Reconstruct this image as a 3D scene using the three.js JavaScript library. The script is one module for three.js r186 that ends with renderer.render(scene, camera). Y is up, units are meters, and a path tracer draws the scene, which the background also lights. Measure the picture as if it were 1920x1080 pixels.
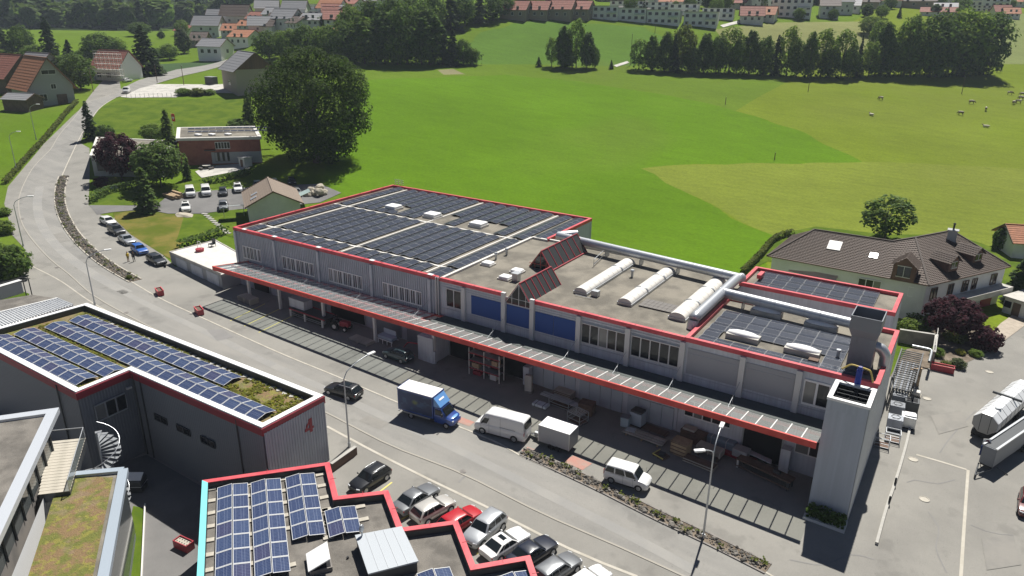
import * as THREE from 'three';
import { mergeGeometries, mergeVertices, toCreasedNormals } from 'three/addons/utils/BufferGeometryUtils.js';
import { RoundedBoxGeometry } from 'three/addons/geometries/RoundedBoxGeometry.js';
import { FontLoader } from 'three/addons/loaders/FontLoader.js';
import { TextGeometry } from 'three/addons/geometries/TextGeometry.js';
import { MarchingCubes } from 'three/addons/objects/MarchingCubes.js';

// ---------------------------------------------------------------- camera, sky, sun, exposure
const scene = new THREE.Scene();
const camera = new THREE.PerspectiveCamera(43.2, 16 / 9, 0.5, 6000);
camera.rotation.set(-0.360016, 0.571837, 0.010576, 'YXZ');
camera.position.set(93.314, 41.084, 66.611);
camera.fov = 2 * Math.atan(540 / 1363.8) * 180 / Math.PI;
camera.updateMatrixWorld(true);
camera.updateProjectionMatrix();
const SUN = new THREE.Vector3(-0.085, 1, -0.57).normalize();
{
  const w = 256, h = 128, d = new Float32Array(w * h * 4), v = new THREE.Vector3();
  for (let j = 0; j < h; j++) for (let i = 0; i < w; i++) {
    const el = ((j + 0.5) / h - 0.5) * Math.PI, az = ((i + 0.5) / w) * 2 * Math.PI - Math.PI;
    v.set(Math.cos(el) * Math.cos(az), Math.sin(el), Math.cos(el) * Math.sin(az));
    const e = Math.max(0, v.y), hz = Math.pow(1 - e, 5) * 1.7, g = Math.pow(Math.max(0, v.dot(SUN)), 12) * 0.5, k = 4 * (j * w + i);
    d[k] = 0.2 + 0.62 * hz + g; d[k + 1] = 0.42 + 0.6 * hz + g; d[k + 2] = 1.1 + 0.3 * hz + 0.8 * g; d[k + 3] = 1;
  }
  const t = new THREE.DataTexture(d, w, h, THREE.RGBAFormat, THREE.FloatType);
  t.mapping = THREE.EquirectangularReflectionMapping; t.magFilter = THREE.LinearFilter; t.needsUpdate = true;
  scene.background = t; scene.environment = t;
  scene.backgroundIntensity = scene.environmentIntensity = 0.072;
}
const sun = new THREE.DirectionalLight(new THREE.Color(1, 0.965, 0.9), 5);
sun.position.copy(SUN).multiplyScalar(300); sun.castShadow = true;
sun.shadow.camera.left = sun.shadow.camera.bottom = -350; sun.shadow.camera.right = sun.shadow.camera.top = 350;
sun.shadow.camera.far = 900; sun.shadow.mapSize.set(4096, 4096);
scene.add(sun); scene.add(sun.target);
scene.fog = new THREE.FogExp2(new THREE.Color(0.6, 0.7, 0.82), 0.00018);
const renderer = new THREE.WebGLRenderer({ antialias: true });
renderer.toneMapping = THREE.LinearToneMapping;
renderer.toneMappingExposure = 1.5;
renderer.shadowMap.enabled = true;

// ---------------------------------------------------------------- helpers
function RNG(a) { return () => { a |= 0; a = a + 0x6D2B79F5 | 0; let t = Math.imul(a ^ a >>> 15, 1 | a); t = t + Math.imul(t ^ t >>> 7, 61 | t) ^ t; return ((t ^ t >>> 14) >>> 0) / 4294967296; }; }
const rnd = RNG(12345);
const V = (x, y, z) => new THREE.Vector3(x, y, z);
const clamp = (x, a, b) => Math.min(b, Math.max(a, x));
const lerp = (a, b, t) => a + (b - a) * t;
const smooth = (a, b, x) => { const t = clamp((x - a) / (b - a), 0, 1); return t * t * (3 - 2 * t); };
const C = (r, g, b) => new THREE.Color(r, g, b);
// value noise, periodic when p is given
function hash2(i, j, s) { let h = Math.imul(i, 374761393) ^ Math.imul(j, 668265263) ^ Math.imul(s, 974634679); h = Math.imul(h ^ h >>> 13, 1274126177); return ((h ^ h >>> 16) >>> 0) / 4294967296; }
function noise(x, y, s = 0, p = 0) {
  let i = Math.floor(x), j = Math.floor(y); const fx = x - i, fy = y - j, u = fx * fx * (3 - 2 * fx), v = fy * fy * (3 - 2 * fy);
  const m = n => p ? ((n % p) + p) % p : n;
  return lerp(lerp(hash2(m(i), m(j), s), hash2(m(i + 1), m(j), s), u), lerp(hash2(m(i), m(j + 1), s), hash2(m(i + 1), m(j + 1), s), u), v);
}
function fbm(x, y, s = 0, o = 4, p = 0) { let a = 0, w = 0.5, t = 0; for (let k = 0; k < o; k++) { a += w * noise(x, y, s + k * 17, p); t += w; w *= 0.55; x *= 2; y *= 2; p *= 2; } return a / t; }
// ground: a street falling gently to the right, meadows and hills that rise behind
const FX = -0.5412, FZ = -0.8409, CX = 93.314, CZ = 66.611;
function table(T, s) { if (s <= T[0][0]) return T[0][1]; for (let i = 1; i < T.length; i++) if (s < T[i][0]) { const [a, b] = T[i - 1], [c, d] = T[i]; const t = (s - a) / (c - a); const m0 = i > 1 ? (d - T[i - 2][1]) / (c - T[i - 2][0]) : 0, m1 = i + 1 < T.length ? (T[i + 1][1] - b) / (T[i + 1][0] - a) : (d - b) / (c - a), h = c - a; return (2 * t ** 3 - 3 * t * t + 1) * b + (t ** 3 - 2 * t * t + t) * h * m0 + (-2 * t ** 3 + 3 * t * t) * d + (t ** 3 - t * t) * h * m1; } return T[T.length - 1][1]; }
const TC = [[0, 0], [132, 0], [152, 0.8], [180, 3], [210, 6], [240, 9.3], [275, 13], [318, 16.8], [360, 25], [400, 35], [450, 43], [500, 49], [600, 62], [800, 92], [1000, 124], [1500, 200], [2400, 300]];
const TL = [[0, 0], [132, 0], [152, 0.7], [180, 2.4], [210, 5], [240, 8], [275, 10.6], [320, 12.5], [350, 14], [400, 18], [450, 21.5], [500, 22.5], [600, 22], [700, 22], [850, 24], [1000, 27], [1300, 36], [1600, 50], [2000, 74], [2600, 125], [3200, 200], [4200, 300]];
// the delivery yard between warehouse, office and zigzag building lies a storey lower than the street
const YARD = [[-12, 34.5], [22, 34.5], [22.5, 29], [43.4, 29], [46.6, 33.5], [64, 46.6], [88, 65], [60, 90], [-12, 90]];
function inYard(x, z) { let c = false; for (let i = 0, j = YARD.length - 1; i < YARD.length; j = i++) if ((YARD[i][1] > z) !== (YARD[j][1] > z) && x < (YARD[j][0] - YARD[i][0]) * (z - YARD[i][1]) / (YARD[j][1] - YARD[i][1]) + YARD[i][0]) c = !c; return c; }
function ground(x, z) {
  const dx = x - CX, dz = z - CZ, s = dx * FX + dz * FZ, u = dx * -FZ + dz * FX;
  const base = -0.026 * (lerp(clamp(x, -140, 110), 110 - 30 * Math.log(1 + Math.exp(-(x - 110) / 30)), 0) - 45);
  if (s < 132) return base - (x > -14 && x < 90 && z > 28 && inYard(x, z) ? 3.1 : 0);
  const w = smooth(-0.22, -0.42, u / Math.max(s, 1));
  return base + lerp(table(TC, s), table(TL, s), w);
}
const _v = new THREE.Vector3();
// world point that lies under a direction of the survey photograph: on the ground, on a level y, or on a wall plane z
function rayDir(px, py) { return _v.set((px - 960) / 1363.8, -(py - 540) / 1363.8, -1).applyQuaternion(camera.quaternion).clone(); }
function at(px, py, y) {
  const d = rayDir(px, py), o = camera.position;
  if (y !== undefined) { const t = (y - o.y) / d.y; return V(o.x + d.x * t, y, o.z + d.z * t); }
  let t = 20, dt = 2;
  while (t < 2500) { if (o.y + d.y * t < ground(o.x + d.x * t, o.z + d.z * t)) break; t += dt; }
  let a = t - dt, b = t; for (let k = 0; k < 24; k++) { const m = (a + b) / 2; if (o.y + d.y * m < ground(o.x + d.x * m, o.z + d.z * m)) b = m; else a = m; }
  const x = o.x + d.x * b, z = o.z + d.z * b; return V(x, ground(x, z), z);
}
function atZ(px, py, z = 0) { const d = rayDir(px, py), o = camera.position, t = (z - o.z) / d.z; return V(o.x + d.x * t, o.y + d.y * t, z); }
function heightTo(p, py) { let lo = 0, hi = 80; for (let k = 0; k < 30; k++) { const m = (lo + hi) / 2, q = V(p.x, p.y + m, p.z).project(camera); if (540 - q.y * 540 > py) lo = m; else hi = m; } return lo; }
const metresPer = p => p.distanceTo(camera.position) / 1363.8; // metres covered by one photo pixel at p

// naming
const taken = {};
function numbered(n) { const k = taken[n] = (taken[n] ?? -1) + 1; return k ? n + '_' + String(k).padStart(3, '0') : n; }
function tag(o, label, category, group) { o.userData.label = label; o.userData.category = category; if (group) o.userData.group = group; return o; }
function thing(name, label, category, pos = V(0, 0, 0), turn = 0, group) { const o = new THREE.Group(); o.name = numbered(name); o.position.copy(pos); o.rotation.y = turn; scene.add(o); return tag(o, label, category, group); }
function norm(g) { // non-indexed, position normal uv only
  if (g.index) g = g.toNonIndexed();
  for (const k of Object.keys(g.attributes)) if (!['position', 'normal', 'uv', 'color'].includes(k)) g.deleteAttribute(k);
  if (!g.attributes.normal) g.computeVertexNormals();
  if (!g.attributes.uv) g.setAttribute('uv', new THREE.Float32BufferAttribute(new Float32Array(g.attributes.position.count * 2), 2));
  return g;
}
function join(gs) { gs = [].concat(gs).map(norm); if (gs.length === 1) return gs[0]; const anyC = gs.some(g => g.attributes.color); if (!anyC) return mergeGeometries(gs); for (const g of gs) if (!g.attributes.color) g.setAttribute('color', new THREE.Float32BufferAttribute(new Float32Array(g.attributes.position.count * 3).fill(1), 3)); return mergeGeometries(gs); }
function mesh(name, gs, mat, parent) { const m = new THREE.Mesh(join(gs), mat); m.name = name; m.castShadow = m.receiveShadow = true; parent.add(m); return m; }
function struct(name, gs, mat, label, kind = 'structure') { const m = mesh(numbered(name), gs, mat, scene); m.userData.kind = kind; if (label) m.userData.label = label; return m; }
function solo(name, label, category, gs, mat, group) { return tag(mesh(numbered(name), gs, mat, scene), label, category, group); }
// parts given in world coordinates under a thing that stands at t.position (turn 0)
function part(t, name, gs, mat, parent, label) { let root = t; const g = join(gs).clone().translate(-root.position.x, -root.position.y, -root.position.z); const m = mesh(name, g, mat, parent || t); if (label) m.userData.label = label; return m; }
function copy(o, pos, turn, label, group, scale) { const c = o.clone(); c.name = numbered(o.name.replace(/_\d{3}$/, '')); c.userData = { ...o.userData }; scene.add(c); if (pos) c.position.copy(pos); if (turn !== undefined) c.rotation.y = turn; if (label) c.userData.label = label; if (group) c.userData.group = group; if (scale) c.scale.set(...[].concat(scale, scale, scale).slice(0, 3)); return c; }

// geometry
function boxUV(g) { const p = g.attributes.position, n = g.attributes.normal, u = new Float32Array(p.count * 2); for (let i = 0; i < p.count; i++) { const ax = Math.abs(n.getX(i)), ay = Math.abs(n.getY(i)), az = Math.abs(n.getZ(i)); if (ay >= ax && ay >= az) { u[2 * i] = p.getX(i); u[2 * i + 1] = p.getZ(i); } else if (ax > az) { u[2 * i] = p.getZ(i); u[2 * i + 1] = p.getY(i); } else { u[2 * i] = p.getX(i); u[2 * i + 1] = p.getY(i); } } g.setAttribute('uv', new THREE.BufferAttribute(u, 2)); return g; }
function box(w, h, d, x = 0, y = 0, z = 0, ry = 0) { const g = new THREE.BoxGeometry(w, h, d); boxUV(g); if (ry) g.rotateY(ry); return g.translate(x, y + h / 2, z); }
function rbox(w, h, d, x = 0, y = 0, z = 0, ry = 0, r = 0.04) { const g = new RoundedBoxGeometry(w, h, d, 2, Math.min(r, w / 2.01, h / 2.01, d / 2.01)); if (ry) g.rotateY(ry); return g.translate(x, y + h / 2, z); }
function cyl(r0, r1, h, x = 0, y = 0, z = 0, n = 12) { return new THREE.CylinderGeometry(r1, r0, h, n).translate(x, y + h / 2, z); }
function bar(a, b, r = 0.03, n = 6) { const d = b.clone().sub(a), L = d.length(); const g = new THREE.CylinderGeometry(r, r, L, n); g.applyQuaternion(new THREE.Quaternion().setFromUnitVectors(V(0, 1, 0), d.normalize())); return g.translate((a.x + b.x) / 2, (a.y + b.y) / 2, (a.z + b.z) / 2); }
function beam(a, b, w, h) { const d = b.clone().sub(a), L = d.length(); const g = new THREE.BoxGeometry(w, h, L); boxUV(g); const m = new THREE.Matrix4(), f = d.normalize(), r = V(0, 1, 0).cross(f).normalize(), up = f.clone().cross(r); m.makeBasis(r, up, f); g.applyMatrix4(m); return g.translate((a.x + b.x) / 2, (a.y + b.y) / 2, (a.z + b.z) / 2); }
function tube(pts, r, seg = 24, rs = 8) { return new THREE.TubeGeometry(new THREE.CatmullRomCurve3(pts, false, 'catmullrom', 0.3), seg, r, rs, false); }
function quad(a, b, c, d) { const g = new THREE.BufferGeometry(); g.setAttribute('position', new THREE.Float32BufferAttribute([a, b, c, a, c, d].flatMap(p => [p.x, p.y, p.z]), 3)); const w = a.distanceTo(b), h = a.distanceTo(d); g.setAttribute('uv', new THREE.Float32BufferAttribute([0, 0, w, 0, w, h, 0, 0, w, h, 0, h], 2)); g.computeVertexNormals(); return g; }
function tri(a, b, c) { const g = new THREE.BufferGeometry(); g.setAttribute('position', new THREE.Float32BufferAttribute([a, b, c].flatMap(p => [p.x, p.y, p.z]), 3)); g.setAttribute('uv', new THREE.Float32BufferAttribute([a, b, c].flatMap(p => [p.x, p.z]), 2)); g.computeVertexNormals(); return g; }
// a slab: quad a b c d pushed t metres along its normal
function slab(a, b, c, d, t = 0.05) { const n = b.clone().sub(a).cross(d.clone().sub(a)).normalize().multiplyScalar(t); const q = [a, b, c, d], k = q.map(p => p.clone().add(n)); return join([quad(...k), quad(d, c, b, a), quad(a, b, k[1], k[0]), quad(b, c, k[2], k[1]), quad(c, d, k[3], k[2]), quad(d, a, k[0], k[3])]); }
function area2(P) { let a = 0; for (let i = 0; i < P.length; i++) { const p = P[i], q = P[(i + 1) % P.length]; a += p.x * q.z - q.x * p.z; } return a / 2; }
function cap(P, y) { const sh = new THREE.Shape(P.map(p => new THREE.Vector2(p.x, -p.z))); const g = new THREE.ShapeGeometry(sh); g.rotateX(-Math.PI / 2); const q = g.attributes.position, u = g.attributes.uv; for (let i = 0; i < q.count; i++) u.setXY(i, q.getX(i), q.getZ(i)); return norm(g).translate(0, y, 0); }
function side(P, y0, y1, closed = true) { const gs = [], n = P.length, s = area2(P) > 0 ? 1 : -1; for (let i = 0; i < (closed ? n : n - 1); i++) { const p = P[i], q = P[(i + 1) % n]; const a = V(p.x, y0, p.z), b = V(q.x, y0, q.z), c = V(q.x, y1, q.z), d = V(p.x, y1, p.z); gs.push(s > 0 ? quad(b, a, d, c) : quad(a, b, c, d)); } return join(gs); }
const prism = (P, y0, y1) => join([side(P, y0, y1), cap(P, y1)]);
// offset a closed polygon inwards by w
function inset(P, w) { const s = area2(P) > 0 ? 1 : -1, n = P.length; return P.map((p, i) => { const a = P[(i + n - 1) % n], b = P[(i + 1) % n]; const d1 = V(p.x - a.x, 0, p.z - a.z).normalize(), d2 = V(b.x - p.x, 0, b.z - p.z).normalize(); const n1 = V(-d1.z * s, 0, d1.x * s), n2 = V(-d2.z * s, 0, d2.x * s); const m = n1.clone().add(n2), k = w / Math.max(0.2, 1 + n1.dot(n2)); return V(p.x + m.x * k, p.y, p.z + m.z * k); }); }
// a ring along the edge of a polygon (parapet, coping), outer offset o, inner offset i
function ring(P, o, i, y0, y1, skip = []) { const A = inset(P, o), B = inset(P, i), n = P.length, gs = []; const up = (p, y) => V(p.x, y, p.z), s = area2(P) > 0; for (let k = 0; k < n; k++) { if (skip.includes(k)) continue; const a = A[k], b = A[(k + 1) % n], c = B[(k + 1) % n], d = B[k]; const q = s ? (p, q2, r, t) => quad(t, r, q2, p) : quad; gs.push(q(up(a, y1), up(b, y1), up(c, y1), up(d, y1)), q(up(a, y0), up(b, y0), up(b, y1), up(a, y1)), q(up(c, y0), up(d, y0), up(d, y1), up(c, y1)), q(up(d, y0), up(c, y0), up(b, y0), up(a, y0))); } return join(gs); }
// vertical trapezoid cladding between two points; outward is to the right of a->b
function corr(a, b, y0, y1, pitch = 0.28, depth = 0.05) { const L = Math.hypot(b.x - a.x, b.z - a.z), n = Math.max(1, Math.round(L / pitch)), d = V((b.x - a.x) / L, 0, (b.z - a.z) / L), o = V(-d.z, 0, d.x); const P = []; for (let i = 0; i < n; i++) { const s = i * L / n, w = L / n; for (const [f, k] of [[0, 0], [0.4, 0], [0.5, 1], [0.9, 1]]) P.push(V(a.x + d.x * (s + f * w) + o.x * depth * k, 0, a.z + d.z * (s + f * w) + o.z * depth * k)); } P.push(V(b.x, 0, b.z)); const pos = [], uv = []; for (let i = 0; i + 1 < P.length; i++) { const p = P[i], q = P[i + 1]; for (const [t, y] of [[p, y0], [p, y1], [q, y1], [p, y0], [q, y1], [q, y0]]) { pos.push(t.x, y, t.z); uv.push(t.x + t.z, y); } } const g = new THREE.BufferGeometry(); g.setAttribute('position', new THREE.Float32BufferAttribute(pos, 3)); g.setAttribute('uv', new THREE.Float32BufferAttribute(uv, 2)); g.computeVertexNormals(); return g; }
// sheet laid over the ground
function drape(P, off, max = 5) { const c0 = norm(cap(P, 0)); let T = []; const p = c0.attributes.position; for (let i = 0; i < p.count; i += 3) T.push([0, 1, 2].map(k => [p.getX(i + k), p.getZ(i + k)])); const len = (a, b) => Math.hypot(a[0] - b[0], a[1] - b[1]), mid = (a, b) => [(a[0] + b[0]) / 2, (a[1] + b[1]) / 2]; const out = []; while (T.length) { const [a, b, c] = T.pop(); const ab = len(a, b), bc = len(b, c), ca = len(c, a), m = Math.max(ab, bc, ca); if (m < max) { out.push(a, b, c); continue; } if (m === ab) { const q = mid(a, b); T.push([a, q, c], [q, b, c]); } else if (m === bc) { const q = mid(b, c); T.push([a, b, q], [a, q, c]); } else { const q = mid(c, a); T.push([a, b, q], [q, b, c]); } } const g = new THREE.BufferGeometry(); g.setAttribute('position', new THREE.Float32BufferAttribute(out.flatMap(q => [q[0], ground(q[0], q[1]) + off, q[1]]), 3)); g.setAttribute('uv', new THREE.Float32BufferAttribute(out.flat(), 2)); g.computeVertexNormals(); return g; }
// strip along a line of points on the ground: width w to the right side offset, height off, thickness th (kerbs)
function spline(P, step = 2) { const c = new THREE.CatmullRomCurve3(P.map(p => V(p.x, 0, p.z)), false, 'centripetal'); return c.getSpacedPoints(Math.max(2, Math.round(c.getLength() / step))); }
function strip(P, w0, w1, off, th = 0) { const n = P.length, A = [], B = []; for (let i = 0; i < n; i++) { const a = P[Math.max(0, i - 1)], b = P[Math.min(n - 1, i + 1)], d = V(b.x - a.x, 0, b.z - a.z).normalize(), o = V(-d.z, 0, d.x); A.push(V(P[i].x + o.x * w0, 0, P[i].z + o.z * w0)); B.push(V(P[i].x + o.x * w1, 0, P[i].z + o.z * w1)); } for (const q of [...A, ...B]) q.y = ground(q.x, q.z) + off; const gs = []; const lo = p => V(p.x, p.y - th, p.z); for (let i = 0; i + 1 < n; i++) { gs.push(quad(A[i], B[i], B[i + 1], A[i + 1])); if (th) gs.push(quad(lo(A[i]), A[i], A[i + 1], lo(A[i + 1])), quad(B[i], lo(B[i]), lo(B[i + 1]), B[i + 1])); } if (th) gs.push(quad(lo(B[0]), B[0], A[0], lo(A[0])), quad(lo(A[n - 1]), A[n - 1], B[n - 1], lo(B[n - 1]))); const g = join(gs); const p = g.attributes.position, u = g.attributes.uv; for (let i = 0; i < p.count; i++) if (!th) u.setXY(i, p.getX(i), p.getZ(i)); if (g.attributes.normal.getY(0) < 0) { /* flip */ const q = g.attributes.position.array; for (let i = 0; i < q.length; i += 9) for (let k = 0; k < 3; k++) { const t = q[i + 3 + k]; q[i + 3 + k] = q[i + 6 + k]; q[i + 6 + k] = t; } g.computeVertexNormals(); } return g; }

// ---------------------------------------------------------------- textures and materials
function tex(n, fn, rep = 1, srgb = true) { const d = new Uint8Array(n * n * 4); for (let j = 0; j < n; j++) for (let i = 0; i < n; i++) { const c = fn(i / n, j / n); const k = 4 * (j * n + i); for (let q = 0; q < 3; q++) d[k + q] = clamp(Math.round(255 * (srgb ? Math.pow(clamp(c[q] ?? c[0], 0, 1), 1 / 2.2) : (c[q] ?? c[0]))), 0, 255); d[k + 3] = 255; } const t = new THREE.DataTexture(d, n, n); t.wrapS = t.wrapT = THREE.RepeatWrapping; t.magFilter = THREE.LinearFilter; t.minFilter = THREE.LinearMipmapLinearFilter; t.generateMipmaps = true; if (srgb) t.colorSpace = THREE.SRGBColorSpace; t.repeat.set(rep, rep); t.needsUpdate = true; return t; }
const mul = (c, k) => c.map(v => v * k);
const mix = (a, b, t) => a.map((v, i) => lerp(v, b[i], t));
// mottled surface: colours a..b by coarse noise, grain g, tile of size metres
function mottled(a, b, size, cells, grain, seed, n = 512) { return tex(n, (u, v) => { const f = fbm(u * cells, v * cells, seed, 5, cells), h = hash2(Math.floor(u * n), Math.floor(v * n), seed + 9); return mul(mix(a, b, smooth(0.25, 0.75, f)), 1 + grain * (h - 0.5)); }, 1 / size); }
function grassy(map) { return new THREE.MeshPhysicalMaterial({ color: C(1, 1, 1), roughness: 1, specularIntensity: 0.1, map }); }
function std(color, rough = 0.7, o = {}) { return new THREE.MeshStandardMaterial({ color, roughness: rough, ...o }); }
const MAT = {};
const paving = (a, b, size, seed, lanes) => tex(1024, (u, v) => { const f = fbm(u * 9, v * 9, seed, 5, 9), g = fbm(u * 3, v * (lanes ? 27 : 3), seed + 50, 3, 3), st = smooth(0.62, 0.78, fbm(u * 14, v * 14, seed + 80, 4, 14)), h = hash2(Math.floor(u * 1024), Math.floor(v * 1024), seed), sp = hash2(Math.floor(u * 512), Math.floor(v * 512), seed + 4) > 0.9965 ? 0.72 : 1; return mul(mix(a, b, smooth(0.25, 0.75, lanes ? 0.4 * f + 0.6 * g : 0.6 * f + 0.4 * g)), (1 + 0.2 * (h - 0.5)) * (1 - 0.16 * st) * sp); }, 1 / size);
MAT.asphalt = std(C(1, 1, 1), 0.95, { map: paving([0.205, 0.197, 0.178], [0.258, 0.247, 0.222], 31, 3) });
MAT.road = std(C(1, 1, 1), 0.92, { map: paving([0.205, 0.2, 0.186], [0.268, 0.258, 0.236], 37, 5, true) });
MAT.lot = std(C(1, 1, 1), 0.95, { map: mottled([0.13, 0.128, 0.125], [0.17, 0.165, 0.16], 13, 4, 0.25, 7) });
MAT.kerb = std(C(1, 1, 1), 0.9, { map: mottled([0.4, 0.37, 0.31], [0.47, 0.44, 0.38], 5, 6, 0.2, 11) });
MAT.paint = std(C(0.55, 0.53, 0.48), 0.8);
MAT.paintYellow = std(C(0.62, 0.55, 0.16), 0.8);
MAT.redPave = std(C(1, 1, 1), 0.9, { map: mottled([0.4, 0.2, 0.16], [0.34, 0.24, 0.2], 4, 5, 0.2, 13) });
MAT.gravelRoof = std(C(1, 1, 1), 0.95, { map: mottled([0.13, 0.118, 0.096], [0.235, 0.213, 0.172], 19, 8, 0.6, 17, 1024), bumpMap: tex(256, (u, v) => [hash2(Math.floor(u * 256), Math.floor(v * 256), 5)], 1 / 5, false), bumpScale: 0.02 });
MAT.gravelGrey = std(C(1, 1, 1), 0.95, { map: mottled([0.115, 0.105, 0.092], [0.2, 0.183, 0.16], 9, 7, 0.8, 19, 1024), bumpMap: tex(256, (u, v) => [hash2(Math.floor(u * 256), Math.floor(v * 256), 6)], 1 / 5, false), bumpScale: 0.03 });
MAT.red = std(C(1, 1, 1), 0.5, { map: mottled([0.5, 0.045, 0.065], [0.6, 0.085, 0.1], 7, 6, 0.1, 321) });
MAT.redOrange = std(C(1, 1, 1), 0.55, { map: mottled([0.5, 0.035, 0.028], [0.58, 0.06, 0.045], 6, 6, 0.08, 331) });
MAT.darkRed = std(C(0.32, 0.03, 0.045), 0.5);
MAT.redSteel = std(C(0.42, 0.06, 0.06), 0.55);
const streaky = (c, seed, size) => tex(512, (u, v) => mul(c, 0.84 + 0.2 * fbm(u * 8, v * 8, seed, 4, 8) + 0.22 * (fbm(u * 64, v * 2, seed + 1, 2, 0) - 0.5)), 1 / size);
MAT.cladding = std(C(1, 1, 1), 0.5, { metalness: 0.1, map: streaky([0.44, 0.47, 0.52], 301, 11) });
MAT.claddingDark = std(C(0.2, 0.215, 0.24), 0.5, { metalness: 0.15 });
MAT.panelGrey = std(C(1, 1, 1), 0.6, { map: streaky([0.56, 0.59, 0.63], 311, 9) });
MAT.panelWhite = std(C(0.62, 0.62, 0.6), 0.6);
MAT.concrete = std(C(1, 1, 1), 0.85, { map: mottled([0.36, 0.35, 0.32], [0.5, 0.48, 0.44], 8, 5, 0.12, 29) });
MAT.concreteDark = std(C(1, 1, 1), 0.9, { map: mottled([0.16, 0.15, 0.14], [0.24, 0.22, 0.2], 6, 5, 0.15, 31) });
MAT.white = std(C(0.78, 0.78, 0.77), 0.5);
MAT.offWhite = std(C(0.62, 0.6, 0.56), 0.7);
MAT.blind = std(C(0.025, 0.075, 0.27), 0.75);
MAT.greyBlind = std(C(0.34, 0.35, 0.37), 0.6);
MAT.alu = std(C(0.62, 0.64, 0.66), 0.35, { metalness: 0.6 });
MAT.galv = std(C(0.45, 0.47, 0.49), 0.42, { metalness: 0.65 });
MAT.duct = std(C(0.5, 0.52, 0.55), 0.38, { metalness: 0.55 });
MAT.darkMetal = std(C(0.07, 0.075, 0.08), 0.5, { metalness: 0.4 });
MAT.black = std(C(0.02, 0.02, 0.022), 0.7);
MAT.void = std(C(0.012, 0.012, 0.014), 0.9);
MAT.glass = new THREE.MeshPhysicalMaterial({ color: C(0.018, 0.02, 0.024), roughness: 0.06, metalness: 0, specularIntensity: 0.7 });
MAT.paneBlind = new THREE.MeshPhysicalMaterial({ color: C(0.2, 0.2, 0.19), roughness: 0.12 }); MAT.paneDim = new THREE.MeshPhysicalMaterial({ color: C(0.045, 0.04, 0.038), roughness: 0.08, specularIntensity: 0.7 });
MAT.paneClear = new THREE.MeshPhysicalMaterial({ color: C(0.88, 0.94, 0.95), roughness: 0.02, transmission: 0.84, thickness: 0 });
MAT.paneGreen = new THREE.MeshPhysicalMaterial({ color: C(0.94, 0.97, 0.94), roughness: 0.02, transmission: 0.8, thickness: 0 });
MAT.wood = std(C(1, 1, 1), 0.8, { map: mottled([0.32, 0.22, 0.13], [0.45, 0.33, 0.2], 3, 5, 0.2, 37) });
MAT.woodDark = std(C(1, 1, 1), 0.85, { map: mottled([0.1, 0.065, 0.045], [0.16, 0.1, 0.07], 3, 5, 0.2, 41) });
MAT.woodGrey = std(C(1, 1, 1), 0.85, { map: mottled([0.4, 0.37, 0.31], [0.5, 0.46, 0.39], 3, 5, 0.12, 43) });
MAT.lawn = grassy(mottled([0.06, 0.105, 0.008], [0.1, 0.145, 0.012], 14, 6, 0.5, 47, 1024));
MAT.dryLawn = grassy(mottled([0.085, 0.11, 0.012], [0.17, 0.145, 0.035], 18, 6, 0.5, 53, 1024));
MAT.sedum = std(C(1, 1, 1), 0.95, { map: tex(1024, (u, v) => { const f = fbm(u * 17, v * 17, 61, 5, 17), g = fbm(u * 44, v * 44, 67, 4, 44), q = fbm(u * 7, v * 7, 69, 4, 7), h = hash2(Math.floor(u * 1024), Math.floor(v * 1024), 71); let c = mix([0.2, 0.13, 0.06], [0.125, 0.135, 0.022], smooth(0.36, 0.62, f)); c = mix(c, [0.23, 0.215, 0.035], smooth(0.52, 0.7, g) * 0.75); c = mix(c, [0.22, 0.16, 0.1], smooth(0.6, 0.74, q) * 0.6); return mul(c, 0.45 + 1.0 * h); }, 1 / 14), bumpMap: tex(256, (u, v) => [fbm(u * 32, v * 32, 3, 3, 32)], 1 / 3, false), bumpScale: 0.06 });
MAT.soil = std(C(1, 1, 1), 0.95, { map: mottled([0.1, 0.075, 0.05], [0.2, 0.16, 0.12], 5, 6, 0.6, 73) });
MAT.stone = std(C(0.3, 0.27, 0.23), 0.9);
MAT.stoneDark = std(C(0.17, 0.155, 0.135), 0.9);
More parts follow.
